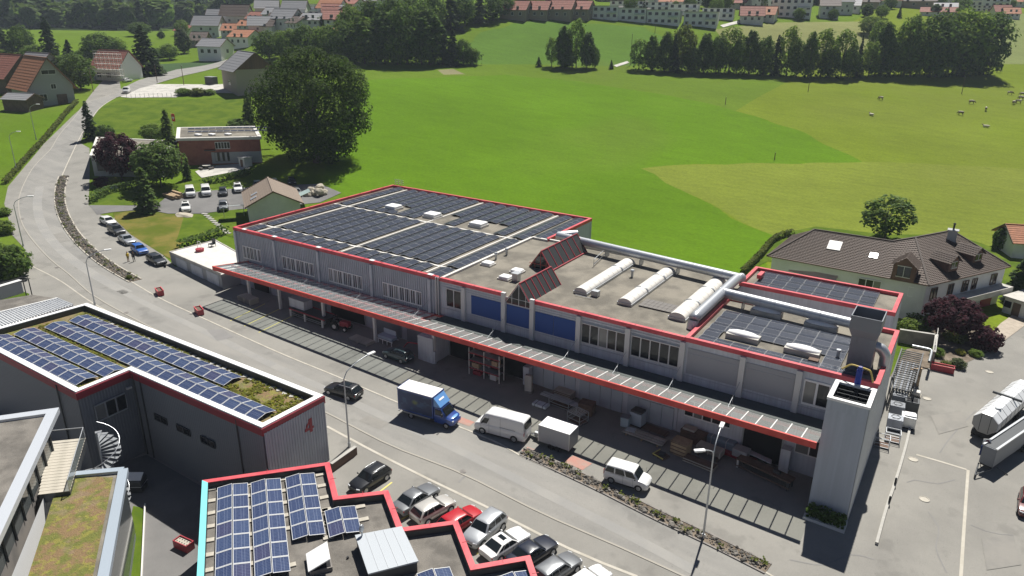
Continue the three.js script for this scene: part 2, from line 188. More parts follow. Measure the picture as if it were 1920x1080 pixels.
// ---------------------------------------------------------------- terrain
const v2_ = (x, z) => V(x, 0, z);
const px = (L, y) => L.map(q => at(q[0], q[1], y));
function inPoly(P, x, z) { let c = false; for (let i = 0, j = P.length - 1; i < P.length; j = i++) if ((P[i].z > z) !== (P[j].z > z) && x < (P[j].x - P[i].x) * (z - P[i].z) / (P[j].z - P[i].z) + P[i].x) c = !c; return c; }
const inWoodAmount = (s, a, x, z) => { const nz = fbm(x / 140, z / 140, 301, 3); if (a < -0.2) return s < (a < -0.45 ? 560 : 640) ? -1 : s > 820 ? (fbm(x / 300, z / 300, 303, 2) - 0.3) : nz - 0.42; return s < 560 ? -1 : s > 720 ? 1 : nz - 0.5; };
function buildTerrain() {
  const S = [], U = [];
  for (let s = -120; s < 340; s += 4) S.push(s);
  for (let s = 340, d = 5; s < 4000; s += d, d *= 1.05) S.push(s);
  for (let u = 0, d = 4; u < 2900; u += d) { if (u > 260) d *= 1.06; U.push(u); if (u) U.unshift(-u); }
  const pos = [], uv = [], col = [], idx = [], X0 = -420, X1 = 300, Z0 = -560, Z1 = 100;
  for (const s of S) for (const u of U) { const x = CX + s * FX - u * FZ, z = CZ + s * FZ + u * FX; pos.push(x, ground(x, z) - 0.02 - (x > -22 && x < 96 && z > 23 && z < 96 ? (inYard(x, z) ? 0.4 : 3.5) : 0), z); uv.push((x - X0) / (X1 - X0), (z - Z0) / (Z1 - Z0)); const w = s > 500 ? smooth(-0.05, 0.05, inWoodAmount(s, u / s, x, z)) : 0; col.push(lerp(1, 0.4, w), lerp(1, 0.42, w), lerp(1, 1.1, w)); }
  const w = U.length; for (let i = 0; i + 1 < S.length; i++) for (let j = 0; j + 1 < w; j++) { const a = i * w + j, b = a + 1, c = a + w, d = c + 1; idx.push(a, b, d, a, d, c); }
  const g = new THREE.BufferGeometry(); g.setAttribute('position', new THREE.Float32BufferAttribute(pos, 3)); g.setAttribute('uv', new THREE.Float32BufferAttribute(uv, 2)); g.setAttribute('color', new THREE.Float32BufferAttribute(col, 3)); g.setIndex(idx); g.computeVertexNormals();
  const n = 2048, d = new Uint8Array(n * n * 4);
  const lush = px([[690, 150], [950, 140], [1080, 152], [1195, 170], [1330, 193], [1440, 224], [1520, 255], [1580, 284], [1615, 302], [1500, 305], [1350, 307], [1200, 313], [1290, 362], [1370, 410], [1440, 442], [1440, 560], [1100, 560], [700, 420], [600, 330], [640, 200]]);
  const mown = px([[1200, 313], [1350, 307], [1615, 302], [1920, 318], [2050, 330], [2050, 470], [1440, 470], [1440, 442], [1290, 362]]);
  const midF = px([[830, 118], [900, 60], [1000, 38], [1200, 50], [1240, 70], [1190, 125]]);
  const pale1 = px([[1340, 55], [1460, 42], [1640, 40], [1660, 95], [1500, 100], [1360, 80]]);
  const pale2 = px([[1850, 25], [2000, 25], [2000, 120], [1850, 120]]);
  const crop = px([[300, 120], [405, 112], [425, 114], [310, 139]]);
  const track = px([[820, 131], [850, 129], [872, 139], [832, 140]]);
  const leftF = px([[-60, 215], [90, 200], [135, 205], [95, 260], [20, 330], [-60, 420]]);
  for (let j = 0; j < n; j++) for (let i = 0; i < n; i++) {
    const x = X0 + (i + 0.5) / n * (X1 - X0), z = Z0 + (j + 0.5) / n * (Z1 - Z0);
    const wx = x + 3 * (noise(x / 9, z / 9, 4) - 0.5), wz = z + 3 * (noise(x / 9, z / 9, 5) - 0.5);
    let c = [0.095, 0.155, 0.01];
    if (inPoly(lush, wx, wz)) c = [0.082, 0.163, 0.004]; else if (inPoly(mown, wx, wz)) { c = [0.15, 0.187, 0.022]; c = mul(c, 0.98 + 0.05 * Math.sin((x * 0.14 + z * 0.99) * 2.1 + 5 * noise(x / 20, z / 20, 8)) * noise(x / 15, z / 15, 12)); }
    else if (inPoly(midF, wx, wz)) c = [0.078, 0.15, 0.018]; else if (inPoly(pale1, x, z)) c = [0.19, 0.2, 0.075]; else if (inPoly(pale2, x, z)) c = [0.17, 0.2, 0.07]; else if (inPoly(crop, x, z)) c = [0.05, 0.09, 0.035]; else if (inPoly(track, x, z)) c = [0.2, 0.19, 0.1]; else if (inPoly(leftF, wx, wz)) c = [0.085, 0.152, 0.006];
    else if (x > 20) c = [0.128, 0.173, 0.011];
    const f = fbm(x / 30, z / 30, 31, 4), s = fbm(x / 7 + z / 30, z / 2.2, 37, 3), h = hash2(i, j, 3), k = fbm(x / 2.5, z / 1.2, 41, 2);
    const w1 = (x * 0.62 + z * 0.78 + 6 * (noise(x / 60, z / 60, 21) - 0.5)) / 13, lane = Math.abs(w1 - Math.floor(w1) - 0.5), trk = lane < 0.02 || Math.abs(lane - 0.13) < 0.02 ? 0.93 + 0.07 * noise(x / 8, z / 8, 22) : 1;
    let m = trk * (0.84 + 0.34 * f) * (0.9 + 0.2 * s) * (0.88 + 0.24 * h); if (k < 0.3) m *= 0.82 + 0.6 * k;
    c = mix(c, [0.14, 0.145, 0.035], smooth(0.55, 0.8, fbm(x / 55 + 9, z / 55, 43, 3)) * 0.16);
    const q = 4 * (j * n + i); for (let e = 0; e < 3; e++) d[q + e] = clamp(Math.round(255 * Math.pow(c[e] * m, 1 / 2.2)), 0, 255); d[q + 3] = 255;
  }
  const t = new THREE.DataTexture(d, n, n); t.magFilter = THREE.LinearFilter; t.colorSpace = THREE.SRGBColorSpace; t.needsUpdate = true;
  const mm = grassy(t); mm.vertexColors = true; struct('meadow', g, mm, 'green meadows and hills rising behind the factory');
}
buildTerrain();

// ---------------------------------------------------------------- paved ground
const walkOuter = [[150, 205], [118, 235], [82, 270], [47, 312], [15, 350], [8, 382], [16, 410], [22, 440], [45, 465], [55, 495]];
const pavedRight = [[228, 176], [190, 200], [166, 232], [150, 268], [168, 278], [168, 330], [166, 385], [187, 402], [215, 411], [245, 438], [270, 456], [300, 473], [328, 500]];
const paved = [...px(walkOuter).reverse(), V(-232, 0, -118), ...px(pavedRight), V(-4, 0, -3), V(60, 0, -3), V(89, 0, -28), at(1745, 690), at(1790, 692), at(1830, 672), at(1862, 655), at(1920, 610), V(150, 0, -62), V(170, 0, 100), V(-40, 0, 100), V(-40, 0, 26), at(0, 520)];
// the first vertices run from the hedge corner up the outer pavement edge
struct('pavement', drape(paved, 0.03, 4), MAT.asphalt, 'pale worn asphalt of the street and the factory forecourts');
const LK = px([[225, 172], [190, 183], [165, 192], [140, 220], [110, 255], [95, 280], [80, 295], [62, 315], [42, 352], [35, 378], [38, 408], [47, 430], [65, 455], [95, 487], [130, 515], [172, 552], [240, 592]]).concat(px([[615, 776], [735, 837], [860, 886], [1020, 965], [1170, 1030], [1290, 1085]]));
const RK = px([[232, 176], [205, 190], [185, 205], [160, 240], [145, 268], [132, 295], [122, 317], [108, 352], [107, 382], [115, 412], [130, 440], [155, 467], [185, 492], [215, 510], [250, 531], [300, 560], [380, 597], [530, 665], [630, 706], [747, 756], [825, 787], [935, 832], [975, 855], [1100, 910], [1250, 985], [1420, 1065], [1480, 1100]]);
{
  const A = new THREE.CatmullRomCurve3(LK, false, 'centripetal').getSpacedPoints(150), B = new THREE.CatmullRomCurve3(RK, false, 'centripetal').getSpacedPoints(150), gs = [];
  const N = 5, row = i => Array.from({ length: N + 1 }, (_, k) => { const q = A[i].clone().lerp(B[i], k / N); q.y = ground(q.x, q.z) + 0.055; return q; });
  for (let i = 0; i < 150; i++) { const a = row(i), b = row(i + 1); for (let k = 0; k < N; k++) gs.push(quad(a[k], b[k], b[k + 1], a[k + 1])); }
  const g = join(gs), p = g.attributes.position, u = g.attributes.uv; for (let i = 0; i < p.count; i++) u.setXY(i, p.getX(i), p.getZ(i));
  if (g.attributes.normal.getY(0) < 0) { const q = p.array; for (let i = 0; i < q.length; i += 9) for (let k = 0; k < 3; k++) { const t = q[i + 3 + k]; q[i + 3 + k] = q[i + 6 + k]; q[i + 6 + k] = t; } for (let i = 0; i < p.count; i += 3) { const t = [u.getX(i + 1), u.getY(i + 1)]; u.setXY(i + 1, u.getX(i + 2), u.getY(i + 2)); u.setXY(i + 2, ...t); } g.computeVertexNormals(); }
  struct('road', g, MAT.road, 'curving village street');
  // darker wheel lanes and the kerb lines
  struct('kerb', [strip(spline(LK, 3), -0.1, 0.1, 0.075, 0.12)], MAT.kerbDull = std(C(0.32, 0.3, 0.26), 0.9), 'pale kerb along the left side of the street');
  struct('kerb', [strip(spline(RK, 3), -0.1, 0.1, 0.085, 0.1)], MAT.kerb, 'pale gutter line along the factory side of the street');
  const lineB = px([[613, 800], [720, 857], [820, 907], [910, 950], [1007, 1000], [1095, 1042], [1195, 1082]]);
  struct('road_marking', [strip(spline(lineB, 3), -0.14, 0.14, 0.05)], MAT.kerb, 'pale edge line between the street and the parking bays');
  const walkL = px([[55, 497], [110, 525], [170, 566], [260, 615]]);
  struct('road_marking', [strip(spline(walkL, 3), -0.09, 0.09, 0.05)], MAT.kerb, 'thin pale line of the left pavement edge');
  const lane = (P, w, label) => struct('road_patch', [strip(spline(px(P), 3), -w / 2, w / 2, 0.062)], MAT.lane, label);
  MAT.lane = std(C(1, 1, 1), 0.9, { map: mottled([0.25, 0.245, 0.232], [0.285, 0.276, 0.255], 11, 5, 0.15, 83) });
  MAT.patch = std(C(1, 1, 1), 0.9, { map: mottled([0.19, 0.185, 0.178], [0.215, 0.208, 0.2], 6, 5, 0.15, 85) });
  lane([[225, 545], [300, 583], [400, 630], [500, 680], [620, 735], [720, 782], [860, 845], [1020, 925], [1190, 1010], [1300, 1070]], 1.1, 'lighter worn wheel lane in the street');
  lane([[75, 350], [70, 385], [80, 425], [110, 465], [160, 505], [210, 535], [240, 550]], 1.6, 'lighter worn wheel lane in the bend');
  struct('road_patch', drape(px([[388, 620], [418, 618], [438, 633], [408, 640]]), 0.07), MAT.patch, 'darker square patch in the street');
  for (const [x, y] of [[237, 587], [360, 589], [648, 756], [868, 885], [42, 411], [107, 502]]) struct('drain_cover', [cyl(0.33, 0.33, 0.03, 0, 0, 0, 16).translate(...at(x, y).add(V(0, 0.06, 0)).toArray())], MAT.concreteDark, 'drain cover in the street');
  for (const [x, y] of [[1855, 698], [1738, 748], [1712, 862], [1733, 937]]) struct('manhole_cover', [new THREE.TorusGeometry(0.42, 0.05, 6, 20).rotateX(Math.PI / 2).translate(...at(x, y).add(V(0, 0.05, 0)).toArray()), cyl(0.4, 0.4, 0.02, 0, 0, 0, 18).translate(...at(x, y).add(V(0, 0.035, 0)).toArray())], MAT.kerb, 'pale manhole cover in the side yard');
  // yard lines
  struct('gutter_line', [strip(spline(px([[1718, 853], [1770, 868], [1812, 881]]), 2), -0.13, 0.13, 0.05), strip(spline(px([[1815, 882], [1808, 980], [1801, 1090]]), 2), -0.13, 0.13, 0.05)], MAT.kerb, 'pale gutter lines across the right yard');
  const ywall = px([[1712, 770], [1700, 830], [1680, 900], [1660, 960], [1643, 1022]]);
  struct('yard_kerb', [strip(spline(ywall, 2), -0.12, 0.12, 0.3, 0.4)], MAT.concrete, 'low concrete kerb beside the factory side wall');
  struct('road_marking', [[735, 905, 700, 932], [775, 938, 742, 962], [770, 965, 752, 975], [905, 1030, 893, 1040]].map(q => strip([at(q[0], q[1]), at(q[2], q[3])], -0.08, 0.08, 0.05)), MAT.paintYellow, 'yellow lines between the parking bays');
  struct('road_marking', [[497, 570, 432, 602], [528, 578, 458, 612], [550, 592, 485, 624]].map(q => strip([at(q[0], q[1]), at(q[2], q[3])], -0.07, 0.07, 0.05)), MAT.paintYellow, 'yellow bay lines below the canopy');
  struct('paved_apron', [[[852, 778], [890, 792], [880, 800], [845, 787]], [[988, 838], [1010, 846], [1000, 855], [978, 846]], [[1075, 855], [1110, 870], [1092, 882], [1055, 866]]].map(P => drape(px(P), 0.05)), MAT.redPave, 'faded reddish paving beside the street');
}
struct('yard_paving', drape([v2_(-11, 38), v2_(24, 38), v2_(26, 32.5), v2_(44.5, 32.5), v2_(45, 37), v2_(62, 50), v2_(80, 64), v2_(60, 85), v2_(-11, 85)], 0.06, 3), MAT.lot, 'dark asphalt of the lower delivery yard');
// far street, village lanes and yards
struct('road', drape(px([[208, 186], [226, 168], [262, 150], [330, 131], [425, 112], [460, 104], [466, 107], [432, 118], [345, 142], [292, 158], [262, 166], [238, 178]]), 0.12, 4), MAT.road, 'village street leading away past the white house');
struct('paved_yard', drape(px([[226, 182], [250, 160], [300, 158], [420, 158], [480, 168], [480, 176], [400, 174], [346, 176], [330, 183], [282, 183], [244, 184]]), 0.09, 4), MAT.concrete, 'pale paved forecourt of the brown house');
struct('car_park', drape(px([[167, 385], [258, 386], [297, 382], [312, 370], [345, 362], [480, 350], [600, 345], [640, 362], [600, 380], [560, 384], [445, 393], [375, 401], [315, 401], [275, 393], [212, 398], [182, 403]]), 0.07, 4), MAT.lot, 'dark asphalt car park behind the factory');
struct('lawn', drape(px([[168, 386], [168, 352], [260, 340], [330, 345], [470, 318], [470, 345], [345, 360], [310, 370], [296, 381], [258, 385]]), 0.05, 4), MAT.lawn, 'mown lawn beside the driveway');
struct('lawn', drape(px([[375, 402], [445, 393], [470, 400], [450, 450], [420, 440], [330, 455], [345, 405]]), 0.06, 4), MAT.lawn, 'mown lawn beside the annex');
struct('rough_grass', drape(px([[212, 399], [275, 394], [315, 402], [372, 403], [400, 430], [335, 460], [345, 500], [300, 475], [245, 440], [216, 412]]), 0.055, 4), MAT.dryLawn, 'rough dry grass bank above the row of parked cars');
struct('lawn', drape(px([[170, 268], [150, 268], [166, 232], [190, 202], [228, 185], [300, 188], [470, 180], [480, 240], [330, 250]]), 0.05, 5), MAT.lawn, 'meadow strip behind the brick house');
struct('terrace', drape(px([[392, 312], [462, 306], [470, 318], [440, 322], [378, 334], [366, 322]]), 0.09, 4), MAT.concrete, 'pale paved terrace of the brick house');
struct('shrub_bed', drape([V(89, 0, -28), at(1745, 690), at(1790, 692), at(1830, 672), at(1862, 655), at(1850, 615), at(1760, 590), at(1690, 600)], 0.07, 2), MAT.soil, 'stony planting bed beside the side yard');
struct('driveway', drape(px([[1862, 655], [1920, 612], [1990, 570], [1900, 590], [1876, 607], [1852, 632]]), 0.09, 3), std(C(1, 1, 1), 0.9, { map: mottled([0.34, 0.29, 0.23], [0.42, 0.36, 0.29], 4, 6, 0.2, 91) }), 'paved driveway of the tiled house');
struct('lawn', drape([V(89, 0, -27), at(1690, 600), at(1745, 620), at(1750, 650), at(1700, 655)], 0.1, 2), MAT.lawn, 'small lawn between the factory and the tiled house');
struct('lawn', drape(px([[1440, 490], [1380, 520], [1450, 440], [1530, 425], [1660, 440], [1790, 440], [1850, 460], [1900, 480], [1990, 470], [1990, 560], [1850, 560], [1700, 540]]), 0.05, 5), MAT.lawn, 'garden around the tiled house');
struct('grass_verge', drape(px([[-20, 592], [-20, 556], [40, 546], [56, 552], [48, 560], [10, 578]]), 0.08, 2), MAT.lawn, 'grass strip below the sign frame');
struct('grass_verge', drape(px([[250, 950], [272, 955], [264, 1090], [222, 1090], [240, 1000]]), 0.1, 2), MAT.lawn, 'narrow grass verge beside the green roof building');
// rubble beds: soil with stones too many to count
function rubble(P, w, label) {
  const c = spline(P, 0.5), rr = RNG(99 + P.length), geo = [0, 1, 2].map(k => { const g = new THREE.IcosahedronGeometry(0.5, 1), p = g.attributes.position; for (let i = 0; i < p.count; i++) { const f = 0.75 + 0.5 * noise(p.getX(i) * 3 + k * 9, p.getY(i) * 3 + p.getZ(i) * 5, k); p.setXYZ(i, p.getX(i) * f, p.getY(i) * f * 0.7, p.getZ(i) * f); } g.computeVertexNormals(); return g; });
  struct('rubble_bed', [strip(c, -w / 2, w / 2, 0.1, 0.1)], MAT.soil, label);
  const n = Math.round(c.length * 0.5 * w * 22), m = new THREE.InstancedMesh(geo[0], std(C(1, 1, 1), 0.9), n), o = new THREE.Object3D();
  for (let i = 0; i < n; i++) { const q = c[Math.floor(rr() * (c.length - 1))], t = (rr() - 0.5) * w * 0.95, b = c[Math.min(c.length - 1, c.indexOf(q) + 1)], a = rr() * 6.3; const dx = b.x - q.x, dz = b.z - q.z, L = Math.hypot(dx, dz) || 1; const x = q.x - dz / L * t + (rr() - 0.5) * 0.5, z = q.z + dx / L * t + (rr() - 0.5) * 0.5, s = 0.1 + rr() * rr() * rr() * 0.62; o.position.set(x, ground(x, z) + 0.12 + s * 0.12, z); o.rotation.set(rr(), a, rr()); o.scale.setScalar(s); o.updateMatrix(); m.setMatrixAt(i, o.matrix); const k = 0.06 + 0.17 * rr(); m.setColorAt(i, C(k, k * 0.92, k * 0.8)); }
  m.name = numbered('rubble_stones'); m.userData = { kind: 'stuff', label: 'loose ' + label.replace('bed of ', '') }; m.castShadow = m.receiveShadow = true; scene.add(m);
}
const BEDL = px([[119, 331], [113, 355], [113, 382], [122, 410], [140, 440], [165, 467], [195, 492], [225, 511], [254, 527]]);
const BEDR = px([[982, 848], [1040, 874], [1130, 916], [1230, 966], [1330, 1013], [1440, 1068]]);
rubble(BEDL, 1.7, 'bed of rubble stones in the bend of the street');
rubble(BEDR, 1.2, 'bed of rubble stones between street and forecourt');
struct('kerb', [strip(spline(BEDL, 2), 0.85, 1.05, 0.16, 0.2), strip(spline(BEDL, 2), -1.05, -0.85, 0.16, 0.2)], MAT.kerb, 'kerb stones around the rubble bed in the bend');
struct('kerb', [strip(spline(BEDR, 2), 0.62, 0.78, 0.15, 0.2), strip(spline(BEDR, 2), -0.78, -0.62, 0.15, 0.2)], MAT.concreteDark, 'kerb stones around the rubble bed beside the forecourt');

// cracks and repairs in the old asphalt
for (const [P, w] of [[[[1700, 905], [1722, 900], [1750, 908], [1790, 900]], 0.06], [[[1762, 850], [1775, 830], [1800, 800], [1830, 770]], 0.06], [[[1740, 960], [1760, 990], [1755, 1030], [1775, 1075]], 0.05], [[[1820, 985], [1860, 1000], [1900, 1004]], 0.05], [[[860, 905], [880, 888], [905, 886]], 0.1], [[[320, 620], [360, 612], [372, 625]], 0.06], [[[1480, 1050], [1540, 1060], [1600, 1040], [1640, 1050]], 0.06]]) struct('tar_seam', strip(spline(px(P), 1), -w, w, 0.045), MAT.patch, 'dark tar seam in the asphalt');
for (const [P, l] of [[[[1745, 780], [1800, 770], [1815, 800], [1760, 815]], 'slightly darker repair patch in the side yard'], [[[1840, 1010], [1900, 1005], [1915, 1060], [1850, 1070]], 'slightly darker repair patch in the right yard'], [[[690, 780], [730, 795], [712, 806], [672, 790]], 'darker repair patch in the street'], [[[100, 440], [118, 436], [132, 452], [112, 456]], 'darker repair patch in the bend']]) struct('asphalt_patch', drape(px(P), 0.066), MAT.patch2 ||= std(C(1, 1, 1), 0.93, { map: mottled([0.205, 0.197, 0.18], [0.24, 0.228, 0.205], 7, 5, 0.2, 87) }), l);
// ---------------------------------------------------------------- factory
const v2 = (x, z) => V(x, 0, z);
const rectP = (x0, x1, z0, z1) => [v2(x0, z0), v2(x1, z0), v2(x1, z1), v2(x0, z1)];
const FAC = thing('factory_building', 'long grey two-storey factory with red roof edge and street canopy', 'factory', V(45, -0.3, -10));
// a window in a wall plane: frame bars with glass panes as sub-parts. a,b: bottom corners seen from outside left to right
function window_(t, a, b, y0, y1, n, fm, gm = MAT.glass, fw = 0.09, name = 'window', rows = 1, depth = 0.1) {
  const L = Math.hypot(b.x - a.x, b.z - a.z), d = V((b.x - a.x) / L, 0, (b.z - a.z) / L), o = V(-d.z, 0, d.x), ry = Math.atan2(-d.z, d.x);
  const P = (s, y, k) => V(a.x + d.x * s + o.x * k, y, a.z + d.z * s + o.z * k), gs = [];
  const bx = (s0, s1, ya, yb) => { const c = P((s0 + s1) / 2, ya, depth / 2); gs.push(box(s1 - s0, yb - ya, depth, c.x, c.y, c.z, ry)); };
  bx(0, L, y0 - fw, y0); bx(0, L, y1, y1 + fw);
  for (let i = 0; i <= n; i++) { const s = i * L / n; bx(Math.max(0, s - fw / 2), Math.min(L, s + fw / 2), y0, y1); }
  for (let r = 1; r < rows; r++) { const y = lerp(y0, y1, r / rows); const c = P(L / 2, y - fw / 2, depth / 2 - 0.005); gs.push(box(L, fw, depth - 0.02, c.x, c.y, c.z, ry)); }
  const w = part(t, name, gs, fm);
  for (let i = 0; i < n; i++) { const s0 = i * L / n + fw / 2, s1 = (i + 1) * L / n - fw / 2; const tl = 0.012 * (hash2(i, Math.round(a.x * 10), 3) - 0.5); part(t, 'pane', quad(P(s0, y0, 0.03 + tl), P(s1, y0, 0.03 - tl), P(s1, y1, 0.03 - tl), P(s0, y1, 0.03 + tl)), gm !== MAT.glass ? gm : [MAT.glass, MAT.paneDim, MAT.glass, MAT.glass, MAT.paneBlind, MAT.paneDim, MAT.glass, MAT.glass][Math.floor(hash2(i, Math.round(a.x * 7 + a.z * 3), 9) * 8)], w); }
  return w;
}
{
  const t = FAC, Z0 = -36, H = 10.42, R = 10.0;
  const hall = [v2(0, 0), v2(0, Z0), v2(42.4, Z0), v2(42.4, -22), v2(39.7, -22), v2(39.7, 0)];
  const mid = [v2(39.72, -0.02), v2(39.72, -22.6), v2(71.55, -22.6), v2(71.55, -0.02)];
  const rf = [v2(71.6, 0), v2(71.6, -14.2), v2(89.6, -14.2), v2(89.6, 0)], rb = [v2(71.3, -19.6), v2(71.3, -26.8), v2(88.6, -26.8), v2(88.6, -19.6)];
  // walls
  part(t, 'hall_wall', [side(hall, -2.5, 9.95)], MAT.cladding);
  part(t, 'middle_wall', [side(mid, -2.5, 9.95)], MAT.panelGrey);
  part(t, 'end_wall', [side(rf, -2.5, 9.95), side(rb, -2.5, 9.95)], MAT.panelGrey);
  const Hs = [0.45, 9.15, 18.25, 28.3, 38.2];
  for (let i = 0; i < 4; i++) part(t, 'cladding', corr(v2(Hs[i] + 0.2, 0.03), v2(Hs[i + 1] - 0.2, 0.03), 5, 9.95, 0.36, 0.1), MAT.cladding);
  part(t, 'cladding', corr(v2(38.4, 0.03), v2(39.6, 0.03), 5, 9.95, 0.36, 0.1), MAT.cladding);
  part(t, 'cladding', [corr(v2(89.63, 0), v2(89.63, -14.2), -2, 9.95, 0.3, 0.06), corr(v2(88.63, -19.6), v2(88.63, -26.8), -2, 9.95, 0.3, 0.06)], MAT.claddingPale = std(C(0.5, 0.53, 0.56), 0.45, { metalness: 0.2 }));
  part(t, 'cladding', [corr(v2(42.43, -22.5), v2(42.43, Z0), -1, 9.95, 0.3, 0.06)], MAT.cladding);
  // roofs
  part(t, 'roof', [cap(inset(hall, 0.3), R), cap(inset(mid, 0.1), R - 0.02)], MAT.gravelRoof);
  part(t, 'roof', [cap(inset(rf, 0.3), R), cap(inset(rb, 0.3), R)], MAT.gravelRoof);
  part(t, 'gap_roof', [cap(rectP(71.6, 88.5, -19.58, -14.22), 7.6)], MAT.gravelGrey);
  // red copings
  part(t, 'roof_coping', ring(hall, -0.08, 0.34, 9.95, H, [3, 4]), MAT.red);
  part(t, 'roof_coping', [box(9.6, 0.46, 0.4, 44.65, 9.95, -0.1), box(17.9, 0.46, 0.4, 62.55, 9.95, -0.1)], MAT.red);
  part(t, 'roof_coping', ring(rf, -0.08, 0.34, 9.95, H + 0.02), MAT.red);
  part(t, 'roof_coping', [ring(rb, -0.08, 0.34, 9.95, H), box(0.5, 0.5, 1.8, 72.9, 10.44, -22.9)], MAT.red);
  part(t, 'roof_edge', [box(0.4, 0.3, 21.6, 39.75, 9.98, -11.1), box(2.7, 0.3, 0.4, 41.1, 9.98, -22.1), box(29, 0.3, 0.35, 57, 9.95, -22.5)], MAT.offWhite);
  for (const x of [2.4, 9.15, 18.25, 28.3, 38.2]) part(t, 'coping_joint', box(0.75, 0.05, 0.5, x, 10.42, -0.14), MAT.white);
  // joints of the sheet metal coping
  for (let x = 3; x < 89; x += 3) if (Math.abs(x - 51.5) > 2.5) part(t, 'coping_seam', box(0.035, 0.03, 0.46, x, x > 39.8 && x < 71.4 ? 10.4 : H + 0.012, -0.12), MAT.darkRed);
  for (let z = -3; z > -35; z -= 3) part(t, 'coping_seam', box(0.46, 0.03, 0.035, 0.13, H + 0.012, z), MAT.darkRed);
  // columns
  for (const x of Hs) part(t, 'wall_column', [box(0.42, 5.2, 0.34, x, 4.7, 0.17)], MAT.panelGrey);
  for (const x of [39.55]) part(t, 'downpipe', [cyl(0.1, 0.1, 12, x - 0.25, -1.6, 0.22, 10), cyl(0.1, 0.1, 12, x + 0.1, -1.6, 0.22, 10)], MAT.galv);
  for (const x of [43.5, 49.4, 53.35, 59.4, 65.35, 71.45, 77.6, 82.95]) part(t, 'wall_column', [box(0.55, x > 49 && x < 54 ? 5.95 : 5.3, 0.34, x, 4.6, 0.17)], MAT.panelWhite);
  // upper floor windows
  for (const [a, b, n] of [[1.8, 5.9, 5], [10.6, 17.2, 7], [20.1, 26.5, 7], [30.2, 36.8, 7]]) window_(t, v2(a, 0.08), v2(b, 0.08), 6.0, 7.75, n, MAT.white, MAT.glass, 0.13);
  window_(t, v2(40.8, 0.02), v2(43.1, 0.02), 6.9, 9.15, 2, MAT.panelWhite, MAT.glass, 0.12);
  window_(t, v2(59.75, 0.02), v2(65.05, 0.02), 6.9, 9.1, 5, MAT.panelWhite, MAT.glass, 0.12);
  window_(t, v2(65.75, 0.02), v2(71.1, 0.02), 6.9, 9.1, 5, MAT.panelWhite, MAT.glass, 0.12);
  window_(t, v2(83.45, 0.02), v2(85.8, 0.02), 6.75, 9.0, 2, MAT.white, MAT.glass, 0.2);
  for (const [a, b] of [[44.6, 49.05], [49.75, 53.05], [53.7, 56.1], [56.16, 59.05]]) part(t, 'blind', box(b - a, 2.4, 0.05, (a + b) / 2, 6.7, 0.04), MAT.blind);
  for (const [a, b] of [[72.0, 77.25], [77.95, 82.6]]) { part(t, 'wall_panel', box(b - a, 2.85, 0.06, (a + b) / 2, 6.5, 0.04), MAT.greyBlind); part(t, 'panel_joint', [box(b - a, 0.04, 0.03, (a + b) / 2, 8.75, 0.09)], MAT.cladding); }
  part(t, 'wall_joint', [7.0, 8.2].flatMap(y => []).concat([box(31.7, 0.05, 0.05, 55.7, 6.45, 0.03), box(31.7, 0.03, 0.04, 55.7, 9.35, 0.03), box(31.7, 0.03, 0.04, 55.7, 9.65, 0.03), box(14.4, 0.05, 0.05, 78.9, 6.2, 0.03)]), MAT.cladding);
  // ground floor under the canopy
  const bluish = std(C(0.4, 0.45, 0.5), 0.6);
  for (const [a, b] of [[53.6, 59.3], [59.8, 65.2], [65.8, 71.2]]) { const n = 4; for (let i = 0; i < n; i++) part(t, 'wall_panel', box((b - a) / n - 0.06, 2.6, 0.1, a + (i + 0.5) * (b - a) / n, ground((a + b) / 2, 0), 0.06), bluish); window_(t, v2(a, 0.04), v2(b, 0.04), 2.7, 3.9, 6, MAT.darkMetal, MAT.glass, 0.06); }
  window_(t, v2(72.3, 0.04), v2(77.2, 0.04), 1.7, 3.4, 5, MAT.white, MAT.glass, 0.12);
  window_(t, v2(83.6, 0.04), v2(86.2, 0.04), 1.3, 3, 2, MAT.white, MAT.glass, 0.12);
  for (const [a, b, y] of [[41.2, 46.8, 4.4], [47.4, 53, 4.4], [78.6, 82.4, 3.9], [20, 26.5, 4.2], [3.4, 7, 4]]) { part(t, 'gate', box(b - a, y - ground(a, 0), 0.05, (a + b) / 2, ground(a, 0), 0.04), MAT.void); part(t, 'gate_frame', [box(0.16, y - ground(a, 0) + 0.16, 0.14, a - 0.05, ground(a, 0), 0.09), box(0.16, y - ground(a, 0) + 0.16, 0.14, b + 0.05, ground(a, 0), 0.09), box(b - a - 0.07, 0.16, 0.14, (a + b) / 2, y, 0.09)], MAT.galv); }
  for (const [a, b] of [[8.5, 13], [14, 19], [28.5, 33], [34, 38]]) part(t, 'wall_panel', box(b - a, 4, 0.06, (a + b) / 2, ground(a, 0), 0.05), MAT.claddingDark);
  for (const b of [[2.4, 5, 3.2, 39.8, -1.5, 1.7], [0.8, 4.2, 0.9, 53.2, -2, 0.6], [0.9, 4.2, 0.9, 83.0, -2.5, 0.6]]) part(t, 'wall_pillar', box(...b), MAT.panelGrey);
  // canopy
  const cx0 = 2.9, cx1 = 86.2, zf = 6.35, yf = 6.38, yb = 5.42, cy = z => lerp(yb, yf, z / zf);
  const can = part(t, 'canopy', [beam(V(cx0, 5.3, 0.25), V(cx1, 5.3, 0.25), 0.3, 0.25), beam(V(cx0, cy(3.2) - 0.3, 3.2), V(cx1, cy(3.2) - 0.3, 3.2), 0.2, 0.3)], MAT.redSteel);
  part(t, 'fascia', [box(38.5 - cx0, 0.62, 0.2, (38.5 + cx0) / 2, 5.9, zf), box(cx1 - 38.52, 0.62, 0.2, (cx1 + 38.52) / 2, 5.9, zf), beam(V(cx0 - 0.08, cy(0.1) + 0.02, 0.1), V(cx0 - 0.08, cy(zf) - 0.02, zf), 0.14, 0.2)], MAT.redOrange, can);
